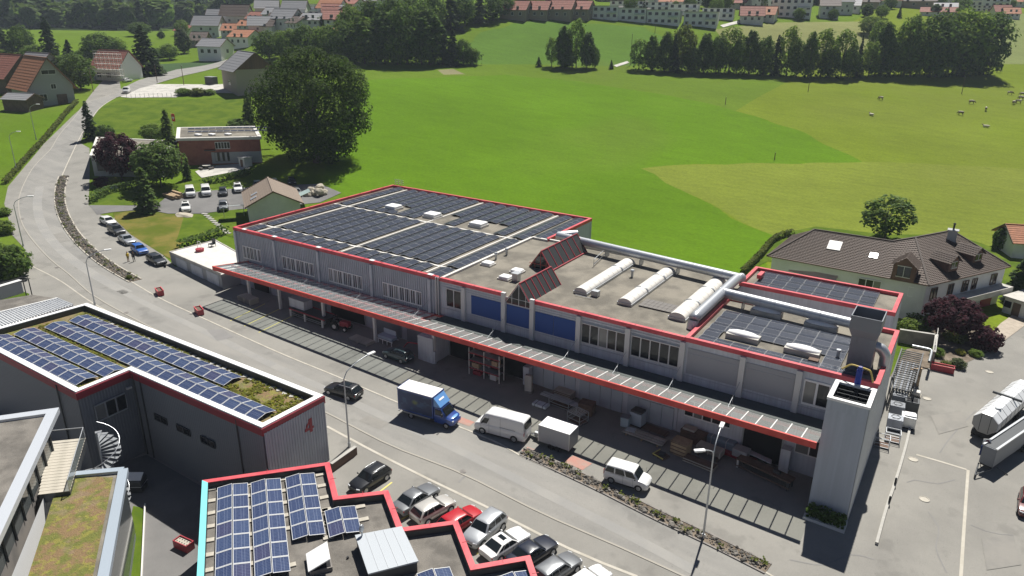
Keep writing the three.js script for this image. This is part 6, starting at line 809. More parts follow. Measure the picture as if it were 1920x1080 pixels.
// ---------------------------------------------------------------- trees
const LEAF = { green: [0.1375, 0.2188, 0.0300], dark: [0.0875, 0.1500, 0.0250], light: [0.1625, 0.2375, 0.0375], olive: [0.1125, 0.1438, 0.0213], purple: [0.06, 0.016, 0.026], conifer: [0.0400, 0.0750, 0.0213], pale: [0.12, 0.155, 0.075], yellow: [0.19, 0.2, 0.022], hero: [0.0450, 0.0825, 0.0075], young: [0.0938, 0.1562, 0.0275] };
const leafM = {}; for (const k in LEAF) leafM[k] = new THREE.MeshPhysicalMaterial({ color: C(...LEAF[k]), roughness: 1, specularIntensity: 0.25, transmission: 0.48, thickness: 0, vertexColors: true });
MAT.bark = std(C(1, 1, 1), 0.95, { map: mottled([0.06, 0.045, 0.035], [0.11, 0.09, 0.07], 3, 6, 0.3, 201) });
function leafCloud(seed, pts, size) { // pts: [x,y,z,nx,ny,nz]
  const r = RNG(seed), pos = [], col = [], n = new THREE.Vector3(), a = new THREE.Vector3(), b = new THREE.Vector3();
  for (const p of pts) { n.set(p[3] + (r() - 0.5) * 1.3, p[4] + (r() - 0.3) * 1.1, p[5] + (r() - 0.5) * 1.3).normalize(); a.set(r() - 0.5, r() - 0.5, r() - 0.5).cross(n).normalize(); b.copy(n).cross(a); const s = size * (0.6 + 0.8 * r()), k = 0.6 + 0.75 * r(), w = r() * 0.24 - 0.1, c = [k * (1 + w), k, k * (1 - w)], h = s * 0.28 * (r() - 0.2);
    // a folded leaf spray: two triangles pairs meeting at a raised midrib
    const P = (u, v, q) => [p[0] + a.x * u * s + b.x * v * s - n.x * q, p[1] + a.y * u * s + b.y * v * s - n.y * q, p[2] + a.z * u * s + b.z * v * s - n.z * q];
    const A = P(-0.5, 0, h), B = P(0.05, -0.42, h), D = P(0.55, 0.02, h * 0.6), E = P(-0.02, 0.45, h), M = P(0, 0, 0); for (const T of [[M, A, B], [M, B, D], [M, D, E], [M, E, A]]) { for (const q of T) { pos.push(...q); col.push(...c); } } }
  const g = new THREE.BufferGeometry(); g.setAttribute('position', new THREE.Float32BufferAttribute(pos, 3)); g.setAttribute('color', new THREE.Float32BufferAttribute(col, 3)); g.computeVertexNormals(); return norm(g);
}
function broadPoints(seed, n, o = {}) { // unit crown: height 1, radius 0.5
  const r = RNG(seed), L = [], cy = o.cy ?? 0.58, ry = o.ry ?? 0.4, rx = 0.5, k = o.lobes ?? 22;
  for (let i = 0; i < k; i++) { const y = 1 - 2 * (i + 0.5) / k, an = i * 2.39996 + r() * 0.6, q = Math.sqrt(1 - y * y); const lr = (o.lr ?? 0.24) * (0.75 + 0.5 * r()), f = 0.98 - lr * 1.0; const taper = o.taper ? 1 - o.taper * (y * 0.5 + 0.5) : 1; L.push([q * Math.cos(an) * (rx - lr * 0.8) * taper * (0.9 + 0.2 * r()), cy + y * (ry - lr * 0.7), q * Math.sin(an) * (rx - lr * 0.8) * taper, lr * (0.6 + 0.4 * taper), y]); if (o.wild) { const q2 = L[L.length - 1], m = 1 - o.wild / 2 + o.wild * r(); q2[0] *= m; q2[2] *= m; q2[1] = cy + (q2[1] - cy) * (1 - o.wild / 3 + o.wild / 1.5 * r()); } }
  const P = []; let guard = 0; while (P.length < n && guard++ < n * 12) { const l = L[Math.floor(r() * k)]; const u = 2 * r() - 1, an = r() * 6.2832, q = Math.sqrt(1 - u * u), d = [q * Math.cos(an), u, q * Math.sin(an)]; const f = Math.pow(r(), 0.22), x = l[0] + d[0] * l[3] * f, y = l[1] + d[1] * l[3] * f * 0.85, z = l[2] + d[2] * l[3] * f; if (d[1] < -0.55 && r() < 0.6) continue; const ex = x / 0.5, ey = (y - cy) / ry, ez = z / 0.5; if (ex * ex + ey * ey + ez * ez < 0.22 && r() < 0.5) continue; P.push([x, y, z, d[0], d[1] + 0.25, d[2]]); }
  return P;
}
function trunkGeo(h, r0, limbs, seed, crownY, spread) { const r = RNG(seed), gs = []; const main = new THREE.CatmullRomCurve3([V(0, -0.5, 0), V(0.02 * h * (r() - 0.5), h * 0.25, 0), V(0.05 * h * (r() - 0.5), h * 0.5, 0.04 * h * (r() - 0.5)), V(0.05 * h * (r() - 0.5), h * 0.85, 0)]); const taperTube = (c, a, b, seg) => { const g = new THREE.TubeGeometry(c, seg, 1, 7, false), p = g.attributes.position; for (let i = 0; i <= seg; i++) { const q = c.getPointAt(i / seg), f = lerp(a, b, i / seg) * (i === 0 ? 1.35 : 1); for (let k = 0; k <= 7; k++) { const j = i * 8 + k; p.setXYZ(j, q.x + (p.getX(j) - q.x) * f, q.y + (p.getY(j) - q.y) * f, q.z + (p.getZ(j) - q.z) * f); } } g.computeVertexNormals(); return g; }; gs.push(taperTube(main, r0, r0 * 0.25, 8)); for (let i = 0; i < limbs; i++) { const an = i * 2.4 + r(), s = main.getPointAt(0.3 + 0.5 * i / limbs), e = V(Math.cos(an) * spread * (0.6 + 0.4 * r()), crownY + h * 0.2 * (r() - 0.2), Math.sin(an) * spread * (0.6 + 0.4 * r())); gs.push(taperTube(new THREE.CatmullRomCurve3([s, s.clone().lerp(e, 0.5).add(V(0, h * 0.06, 0)), e]), r0 * 0.42, r0 * 0.1, 5)); } return join(gs); }
const scalePts = (P, w, h) => P.map(p => [p[0] * w, p[1] * h, p[2] * w, p[3], p[4], p[5]]);
const PROTO = {};
function proto(key, nominalH, nominalW, pts, leaf, trunk) { PROTO[key] = { h: nominalH, w: nominalW, crown: leafCloud(pts.length + key.length, scalePts(pts, nominalW, nominalH), leaf), trunk }; }
proto('broad', 16, 13, broadPoints(11, 3100, { cy: 0.52, ry: 0.5, lobes: 30, lr: 0.2, wild: 0.4 }), 0.8, trunkGeo(11, 0.4, 5, 3, 9, 3.5));
proto('broad2', 16, 13, broadPoints(23, 3100, { cy: 0.5, ry: 0.5, lobes: 24, lr: 0.22, wild: 0.4 }), 0.8, trunkGeo(11, 0.4, 5, 5, 9, 3.5));
proto('tall', 20, 10, broadPoints(31, 2800, { cy: 0.5, ry: 0.5, lobes: 34, lr: 0.17, taper: 0.35, wild: 0.4 }), 0.9, trunkGeo(16, 0.35, 6, 7, 12, 2.5));
proto('loose', 18, 11, broadPoints(41, 1700, { cy: 0.55, ry: 0.45, lobes: 24, lr: 0.16 }), 0.8, trunkGeo(15, 0.3, 8, 9, 12, 3));
proto('bush', 2.4, 3, broadPoints(51, 1500, { cy: 0.46, ry: 0.5, lobes: 14, lr: 0.26 }), 0.26, trunkGeo(1.5, 0.06, 5, 11, 1.1, 0.7));
function conePoints(seed, n, o = {}) { const r = RNG(seed), P = []; const whorls = o.whorls ?? 16; for (let i = 0; i < n; i++) { const f = Math.pow(r(), 0.62), t = 1 - f; const wv = Math.floor(t * whorls), tt = (wv + 0.5 + (r() - 0.5) * 0.7) / whorls, an0 = hash2(wv, Math.floor(r() * 9), seed) * 6.2832, an = an0 + (r() - 0.5) * 0.5, R = 0.5 * Math.pow(1 - tt, o.pow ?? 0.85) * (0.72 + 0.5 * hash2(wv, Math.floor(an0 * 10), seed + 3)); const q = Math.pow(r(), 0.45) * R; P.push([Math.cos(an) * q, lerp(o.base ?? 0.06, 1, tt) - q * 0.22, Math.sin(an) * q, Math.cos(an) * 0.6, 0.75, Math.sin(an) * 0.6]); } return P; }
proto('conifer', 20, 8, conePoints(61, 3200), 0.8, trunkGeo(18, 0.3, 0, 13, 9, 1));
proto('conifer2', 18, 9, conePoints(67, 2600, { whorls: 12, pow: 0.7 }), 0.85, trunkGeo(16, 0.3, 0, 15, 9, 1));
proto('column', 10, 3.4, conePoints(71, 2600, { whorls: 24, pow: 0.45 }), 0.42, trunkGeo(8, 0.14, 0, 17, 5, 0.5));
proto('hero', 28, 27, broadPoints(83, 32000, { cy: 0.5, ry: 0.49, lobes: 58, lr: 0.155, wild: 0.26 }), 0.5, trunkGeo(20, 0.8, 9, 19, 15, 8));
proto('garden', 8, 8, broadPoints(91, 4200, { cy: 0.56, ry: 0.42, lobes: 26, lr: 0.2 }), 0.42, trunkGeo(5.5, 0.16, 7, 21, 4.4, 2));
proto('star', 8, 8, broadPoints(97, 3600, { cy: 0.55, ry: 0.43, lobes: 34, lr: 0.14 }), 0.45, trunkGeo(5.5, 0.16, 7, 23, 4.4, 2));
const made_ = {};
function tree(kind, leaf, base, topY, wpx, label, o = {}) {
  const K = PROTO[kind], p = base.isVector3 ? base : at(base[0], base[1]), m = metresPer(p), hpx = base.isVector3 ? topY : heightTo(p, topY), wm = base.isVector3 ? wpx : wpx * m * 0.92;
  const key = kind + leaf; let t;
  if (made_[key]) { t = copy(made_[key], p, 0, label, o.group); t.userData.category = o.category || 'tree'; if (!o.group) delete t.userData.group; if (o.name && o.name !== made_[key].name) { t.name = numbered(o.name); } }
  else { t = thing(o.name || 'tree', label, o.category || 'tree', p, 0, o.group); const g1 = new THREE.Mesh(K.crown, leafM[leaf]); g1.name = 'crown'; g1.castShadow = g1.receiveShadow = true; t.add(g1); const g2 = new THREE.Mesh(K.trunk, MAT.bark); g2.name = 'trunk'; g2.castShadow = g2.receiveShadow = true; t.add(g2); made_[key] = t; }
  t.rotation.y = hash2(Math.round(p.x * 10), Math.round(p.z * 10), 7) * 6.28; const vx = kind === 'hero' ? 1 : 0.86 + 0.28 * hash2(Math.round(p.x * 7), Math.round(p.z * 7), 9); t.scale.set(wm / K.w * vx, hpx / K.h, wm / K.w * (2 - vx)); return t;
}
tree('hero', 'hero', [595, 304], 88, 222, 'huge dark green broadleaf tree behind the car park', { name: 'broadleaf_tree' });
tree('column', 'conifer', [172, 262], 188, 26, 'narrow dark conifer beside the village street');
tree('bush', 'dark', [200, 262], 232, 34, 'round dark green tree next to the narrow roadside conifer');
tree('star', 'purple', [229, 338], 246, 76, 'purple leaved tree in front of the low flat annex');
tree('garden', 'young', [303, 352], 262, 100, 'light green spreading tree left of the brick house');
tree('broad', 'green', [288, 264], 232, 46, 'dark green tree behind the low annex roof');
tree('column', 'young', [321, 300], 204, 34, 'tall slender conifer beside the light green spreading tree');
tree('column', 'young', [276, 398], 312, 46, 'young conifer between driveway and car park');
tree('column', 'dark', [468, 238], 170, 26, 'dark slim conifer left of the huge tree');
tree('bush', 'dark', [448, 244], 222, 42, 'dark shrub behind the brick house roof', { category: 'shrub', name: 'shrub' });
tree('column', 'dark', [352, 338], 286, 18, 'small dark trunk-like conifer at the terrace of the brick house');
tree('loose', 'dark', [1657, 450], 366, 96, 'dark leafy tree behind the tiled house', { name: 'broadleaf_tree' });
tree('bush', 'dark', [1873, 468], 422, 30, 'first round bush behind the tiled house', { category: 'shrub', name: 'shrub' });
tree('bush', 'dark', [1902, 466], 420, 34, 'second round bush beside the orange roof', { category: 'shrub', name: 'shrub' });
tree('conifer2', 'conifer', [1910, 566], 470, 64, 'dark conifer at the right edge beside the white outbuilding');
tree('star', 'purple', [1778, 634], 556, 92, 'purple leaved tree in the garden bed beside the factory');
tree('bush', 'yellow', [1822, 610], 590, 30, 'yellow green clipped bush below the balcony of the tiled house', { category: 'shrub', name: 'shrub' });
tree('bush', 'purple', [1845, 655], 610, 54, 'purple bush at the corner of the garden bed', { category: 'shrub', name: 'shrub' });
tree('bush', 'light', [1700, 625], 596, 40, 'light green flowering bush behind the factory corner', { category: 'shrub', name: 'shrub' });
tree('conifer2', 'young', [1730, 628], 588, 32, 'small bright green conifer in the lawn behind the factory');
for (const [x, y, k, w, l, lab] of [[1712, 600, 'dark', 30, 582, 'dark shrub by the wall of the tiled house'], [1755, 668, 'green', 26, 650, 'green shrub behind the red planter box'], [1772, 690, 'olive', 22, 676, 'low olive shrub beside the red planter box'], [1795, 690, 'pale', 26, 672, 'blue green cushion shrub at the kerb of the garden bed'], [1800, 664, 'yellow', 20, 654, 'small yellow shrub in the garden bed'], [1828, 668, 'green', 24, 655, 'green cushion shrub at the right end of the garden bed'], [1790, 640, 'olive', 44, 616, 'brownish low shrub below the purple tree'], [195, 352, 'purple', 30, 330, 'reddish shrub in the rock garden by the annex'], [214, 350, 'yellow', 26, 332, 'yellow shrub in the rock garden by the annex'], [243, 524, 'olive', 12, 515, 'small shrub at the end of the rubble bed'], [6, 404, 'green', 26, 388, 'roadside bush above the left pavement'], [10, 438, 'light', 34, 412, 'light green roadside bush by the left pavement'], [20, 522, 'dark', 70, 458, 'large dark bush at the left edge beside the sign'], [-12, 500, 'green', 50, 452, 'green bush cut by the left edge'], [42, 502, 'olive', 30, 478, 'olive flowering bush at the street corner on the left'], [345, 178, 'green', 30, 164, 'round shrub left on the pale forecourt'], [372, 178, 'olive', 34, 164, 'olive shrub middle of the pale forecourt'], [392, 177, 'green', 26, 166, 'green shrub right on the pale forecourt']]) tree('bush', k, [x, y], l, w, lab, { category: 'shrub', name: 'shrub' });
// hedges: countable rows of clipped shrubs read as one mass each
function hedge(P, h, w, leaf, label, per = 26, size = 0.42, name = 'hedge') { const c = spline(px(P), 0.5), r = RNG(P[0][0]), pts = []; for (let i = 0; i < c.length; i++) for (let k = 0; k < per; k++) { const q = c[i], u = (r() - 0.5), v = r(), top = v > 0.55; const o = V(u * w, top ? h * (0.9 + 0.12 * r()) : v / 0.55 * h, 0), nx = top ? u : (u > 0 ? 0.8 : -0.8); pts.push([q.x + (top ? u * w : (u > 0 ? 0.5 : -0.5) * w * (0.85 + 0.3 * r())), ground(q.x, q.z) + o.y, q.z + (r() - 0.5) * w, nx, top ? 1 : 0.3, r() - 0.5]); } const t = thing(name, label, name, at(P[0][0], P[0][1])); const g = leafCloud(P[0][1], pts.map(p => [p[0] - t.position.x, p[1] - t.position.y, p[2] - t.position.z, p[3], p[4], p[5]]), size); mesh('foliage', g, leafM[leaf], t); return t; }
hedge([[172, 380], [205, 362], [250, 352], [290, 346]], 1.5, 1.6, 'dark', 'dark hedge beside the driveway lawn');
hedge([[384, 346], [425, 338], [468, 326]], 1.4, 1.4, 'dark', 'clipped hedge between terrace and car park');
hedge([[340, 466], [380, 454], [420, 438]], 1.5, 1.5, 'dark', 'dark hedge behind the annex terrace');
hedge([[10, 345], [50, 300], [95, 250], [130, 208], [145, 192]], 1.0, 0.9, 'olive', 'overgrown fence line of grass and shrubs along the left pavement');
hedge([[1392, 515], [1425, 482], [1455, 450], [1485, 440]], 1.2, 0.8, 'olive', 'shrubby fence line between meadow and tiled house');
{ const t = thing('planting', 'dark plants in the white planter at the foot of the tower', 'plants', V(88, -0.8, 6.3)); const r = RNG(5), pts = Array.from({ length: 420 }, () => [(r() - 0.5) * 3.2, r() * 0.9, (r() - 0.5) * 1.3, r() - 0.5, 1, r() - 0.2]); mesh('foliage', leafCloud(9, pts, 0.32), leafM.dark, t); }
// weeds between the rubble stones
{ const r = RNG(31), pts = []; for (const [bed, w] of [[BEDL, 1.6], [BEDR, 1.1]]) { const c = spline(bed, 0.4); for (const q of c) if (r() < 0.3) { const ox = (r() - 0.5) * w, oz = (r() - 0.5) * w; for (let k = 0; k < 9; k++) { const x = q.x + ox + (r() - 0.5) * 0.5, z = q.z + oz + (r() - 0.5) * 0.5; pts.push([x, ground(x, z) + 0.2 + r() * 0.35, z, r() - 0.5, 0.9, r() - 0.5]); } } } const m = mesh('weeds', leafCloud(33, pts, 0.26), leafM.olive, scene); m.userData = { kind: 'stuff', label: 'weeds growing between the rubble stones' }; }
hedge([[1192, 131], [1260, 135], [1350, 139], [1450, 142], [1555, 147], [1640, 144], [1750, 145], [1850, 141]], 5, 5, 'dark', 'dark undergrowth below the tree belt at the meadow edge', 9, 1.3, 'undergrowth');
hedge([[645, 118], [700, 120], [770, 121], [840, 121], [893, 121]], 5, 5, 'dark', 'dark undergrowth at the foot of the wood above the meadow', 9, 1.3, 'undergrowth');
// sedum tufts on the planted roofs
{ const r = RNG(61), pts = [], free = (x, z) => { if (x > 44.6 || x < 5 || z < 25.8 || z > (x < 25 ? 36.9 : 31.4)) return false; const rows = [[27.45, 6.5, 35.3], [30.05, 6.1, 43.3], [32.95, 5.3, 23.9], [35.5, 4.7, 23.3]]; return !rows.some(([a, b, c]) => Math.abs(z - a) < 1.2 && x > b && x < c); }; let g = 0; while (pts.length < 2600 && g++ < 60000) { const x = 5 + r() * 40, z = 25.7 + r() * 11.3; if (!free(x, z) || fbm(x / 1.6, z / 1.6, 77, 2) < 0.47) continue; pts.push([x, 6.45 + r() * 0.12, z, r() - 0.5, 1.2, r() - 0.5]); } const m = mesh('sedum_tufts', leafCloud(37, pts, 0.26), leafM.yellow, scene); m.userData = { kind: 'stuff', label: 'yellow green sedum tufts on the planted warehouse roof' }; }
// copse in the middle of the meadow
for (const [x, b, tp, w, k, l, lab] of [[1034, 125, 68, 28, 'loose', 'green', 'leftmost leafy tree of the small copse in the meadow'], [1056, 126, 46, 38, 'tall', 'dark', 'second tree of the small meadow copse'], [1080, 127, 32, 42, 'loose', 'green', 'tallest tree of the small meadow copse'], [1100, 128, 58, 34, 'tall', 'dark', 'dark tree right of the tallest in the meadow copse'], [1115, 128, 88, 20, 'broad', 'dark', 'low tree at the right end of the meadow copse'], [1010, 125, 106, 15, 'conifer', 'conifer', 'small conifer standing left of the meadow copse'], [1146, 129, 112, 12, 'conifer', 'conifer', 'small conifer between meadow copse and tree belt'], [1062, 128, 96, 42, 'broad2', 'dark', 'low undergrowth tree in the meadow copse']]) tree(k, l, [x, b], tp, w, lab);
const ORD = ['first', 'second', 'third', 'fourth', 'fifth', 'sixth', 'seventh', 'eighth', 'ninth', 'tenth', 'eleventh', 'twelfth', 'thirteenth', 'fourteenth', 'fifteenth', 'sixteenth', 'seventeenth', 'eighteenth', 'nineteenth', 'twentieth']; const nth = (i, n) => i < n / 2 ? ORD[i] + ' from the left' : ORD[n - 1 - i] + ' from the right';
const ranked = L => L.slice().sort((a, b) => a[0] - b[0]).map((q, i, A) => [...q, nth(i, A.length)]);
// tree belt along the far meadow edge
const belt = 'trees of the belt along the far meadow edge';
for (const [x, b, tp, w, k, l, nt] of ranked([[1198, 131, 74, 46, 'loose', 'green'], [1222, 132, 62, 44, 'tall', 'green'], [1246, 134, 56, 40, 'tall', 'dark'], [1262, 135, 60, 34, 'conifer', 'conifer'], [1278, 133, 42, 60, 'broad', 'olive'], [1296, 137, 82, 50, 'broad2', 'dark'], [1318, 137, 56, 46, 'tall', 'dark'], [1342, 138, 70, 50, 'broad', 'dark'], [1366, 136, 42, 66, 'loose', 'light'], [1380, 139, 70, 40, 'broad', 'green'], [1404, 139, 58, 46, 'tall', 'dark'], [1430, 140, 64, 46, 'broad2', 'dark'], [1452, 141, 60, 36, 'conifer2', 'conifer'], [1474, 142, 46, 50, 'loose', 'light'], [1492, 144, 74, 44, 'broad', 'dark'], [1514, 145, 60, 42, 'tall', 'green'], [1538, 144, 48, 56, 'loose', 'light'], [1552, 146, 86, 46, 'broad2', 'dark'], [1576, 145, 52, 56, 'loose', 'green'], [1590, 146, 90, 44, 'broad', 'dark'], [1606, 146, 62, 24, 'conifer', 'conifer'], [1628, 144, 70, 46, 'loose', 'light'], [1650, 142, 42, 50, 'tall', 'dark'], [1668, 142, 76, 56, 'broad', 'green'], [1694, 142, 20, 66, 'broad2', 'green'], [1706, 144, 66, 70, 'broad', 'green'], [1742, 143, 24, 84, 'broad', 'dark'], [1752, 144, 58, 70, 'broad2', 'green'], [1796, 142, 16, 104, 'broad', 'green'], [1806, 144, 62, 60, 'broad2', 'dark'], [1842, 140, 18, 92, 'broad2', 'dark'], [1640, 120, 40, 50, 'broad', 'green'], [1630, 64, 24, 44, 'broad', 'light']])) tree(k, l, [x, b], tp + (hash2(x, b, 3) - 0.4) * 12, w * 0.84, { loose: 'airy', tall: 'tall upright', broad: 'broad', broad2: 'broad', conifer: 'pointed', conifer2: 'pointed' }[k] + ' ' + { green: 'mid green', dark: 'dark green', light: 'light green', olive: 'olive green', conifer: 'blackish conifer' }[l] + ' tree, ' + nt + ' in the far meadow belt', { group: belt });
// wood left of the middle
const grove = 'trees of the dark wood above the meadow, left of the middle';
for (const [x, b, tp, w, k, l, nt] of ranked([[505, 112, 58, 54, 'broad', 'dark'], [540, 112, 52, 56, 'broad2', 'green'], [575, 112, 46, 56, 'broad', 'dark'], [612, 114, 44, 60, 'broad2', 'green'], [645, 118, 40, 60, 'broad', 'dark'], [662, 119, 66, 50, 'broad2', 'dark'], [684, 119, 28, 66, 'tall', 'green'], [705, 120, 60, 60, 'broad', 'dark'], [722, 119, 18, 66, 'tall', 'dark'], [745, 121, 56, 60, 'broad2', 'green'], [764, 120, 8, 78, 'broad', 'dark'], [790, 121, 46, 60, 'broad', 'dark'], [806, 121, 14, 70, 'tall', 'dark'], [830, 121, 48, 56, 'conifer2', 'conifer'], [850, 121, 56, 44, 'conifer', 'conifer'], [868, 121, 74, 36, 'broad', 'dark'], [886, 121, 88, 28, 'broad2', 'green'], [660, 100, 10, 60, 'broad', 'green'], [700, 96, -2, 66, 'broad2', 'dark'], [740, 92, -8, 66, 'broad', 'dark'], [775, 85, -12, 66, 'broad2', 'dark'], [810, 66, -14, 60, 'broad', 'dark'], [845, 56, -12, 56, 'conifer2', 'conifer'], [872, 48, -12, 50, 'broad', 'dark'], [900, 42, -12, 50, 'conifer', 'conifer'], [925, 38, -10, 44, 'broad2', 'dark'], [948, 34, -8, 36, 'broad', 'dark']])) tree(k, l, [x, b], tp, w, { tall: 'tall upright', broad: 'broad', broad2: 'broad', conifer: 'pointed', conifer2: 'pointed' }[k] + ' ' + { green: 'mid green', dark: 'dark green', conifer: 'blackish conifer' }[l] + ' tree, ' + nt + ' in the wood above the meadow', { group: grove });
// trees around the farm and the slope on the left
for (const [x, b, tp, w, k, l, lab] of [[98, 118, 32, 38, 'conifer2', 'conifer', 'tall dark conifer behind the barn roofs'], [10, 112, 44, 44, 'conifer2', 'conifer', 'dark conifer at the left edge behind the farmhouse'], [46, 112, 48, 40, 'broad', 'dark', 'dark tree between two conifers behind the farmhouse'], [66, 116, 82, 36, 'broad2', 'green', 'green tree behind the grey barn roof'], [18, 114, 90, 56, 'broad', 'light', 'light green tree over the farmhouse roof'], [134, 126, 74, 34, 'conifer', 'conifer', 'slim conifer right of the barn'], [152, 168, 102, 56, 'broad', 'dark', 'dark broad tree at the street beside the barn'], [128, 150, 100, 40, 'broad2', 'dark', 'dark tree tucked behind the orange barn roof'], [190, 116, 62, 56, 'broad', 'dark', 'dark tree left behind the scaffolded house'], [216, 114, 66, 42, 'broad2', 'green', 'green tree right behind the scaffolded house'], [277, 142, 46, 64, 'conifer2', 'conifer', 'large dark spruce right of the scaffolded house'], [318, 112, 82, 36, 'broad', 'green', 'green bushy tree right of the large spruce'], [346, 100, 52, 30, 'tall', 'pale', 'pale silvery tree on the slope near the white house'], [372, 82, 60, 34, 'broad2', 'dark', 'dark tree above the white house'], [262, 68, 42, 40, 'broad', 'dark', 'dark tree on the ridge above the spruce'], [160, 115, 92, 30, 'broad2', 'green', 'low green tree between barn and scaffolded house'], [298, 108, 90, 30, 'broad', 'dark', 'small dark tree beside the crop field'], [430, 84, 70, 26, 'broad', 'green', 'small green tree right of the white house']]) tree(k, l, [x, b], tp, w, lab);
// village trees among the far houses
{ const r = RNG(77), kinds = [['broad', 'dark'], ['broad2', 'green'], ['conifer', 'conifer'], ['broad', 'green'], ['tall', 'dark']]; const zones = [[18, 300, 370, 20, 50, 'on the left village slope'], [26, 940, 520, 2, 18, 'behind the middle field'], [20, 1430, 500, 2, 32, 'on the upper right slope']]; for (const [n, x0, dx, y0, dy, where] of zones) { const L = ranked(Array.from({ length: n }, () => [x0 + r() * dx, y0 + r() * dy, 12 + r() * 20, Math.floor(r() * 5)])); for (const [x, y, h, ki, nt] of L) { const [k, l] = kinds[ki]; tree(k, l, [x, y + 6], y + 6 - h, h * (k === 'conifer' ? 0.5 : 0.95), `far village tree, ${nt} among those ${where}`, { group: 'far village trees between the houses' }); } } }
// wooded hills beyond, too many trees to count
function wood(name, label, n, seed, test, kind, leaf, h0, h1) { const K = PROTO[kind], r = RNG(seed), pts = kind.startsWith('con') ? conePoints(seed, 90, { whorls: 8 }) : broadPoints(seed, 110, { lobes: 9, lr: 0.3 }), g = leafCloud(seed, scalePts(pts, 9, 16), 4.2), m = new THREE.InstancedMesh(g, leafM[leaf], n), o = new THREE.Object3D(); let k = 0, guard = 0; while (k < n && guard++ < n * 40) { const s = 480 + 3200 * Math.pow(r(), 1.25), u = s * (-0.75 + 1.55 * r()), x = CX + s * FX - u * FZ, z = CZ + s * FZ + u * FX; if (!test(s, u / s, x, z, r)) continue; o.position.set(x, ground(x, z) - 0.5, z); o.rotation.y = r() * 6.28; const q = lerp(h0, h1, r()) / 16 * (s > 1300 ? 1.5 : 1); o.scale.set(q * (0.8 + 0.5 * r()), q, q * (0.8 + 0.5 * r())); o.updateMatrix(); m.setMatrixAt(k, o.matrix); const c = 0.7 + 0.6 * r(); m.setColorAt(k, C(c, c, c)); k++; } m.count = k; m.name = numbered(name); m.userData = { kind: 'stuff', label }; m.castShadow = m.receiveShadow = true; scene.add(m); }
const inWood = (s, a, x, z, r) => inWoodAmount(s, a, x, z) > 0;
wood('wooded_hills', 'hazy wooded hills beyond the village', 8000, 401, inWood, 'broad', 'dark', 15, 24);
wood('wooded_hills', 'dark conifers among the hazy wooded hills', 4000, 409, inWood, 'conifer', 'conifer', 18, 28);
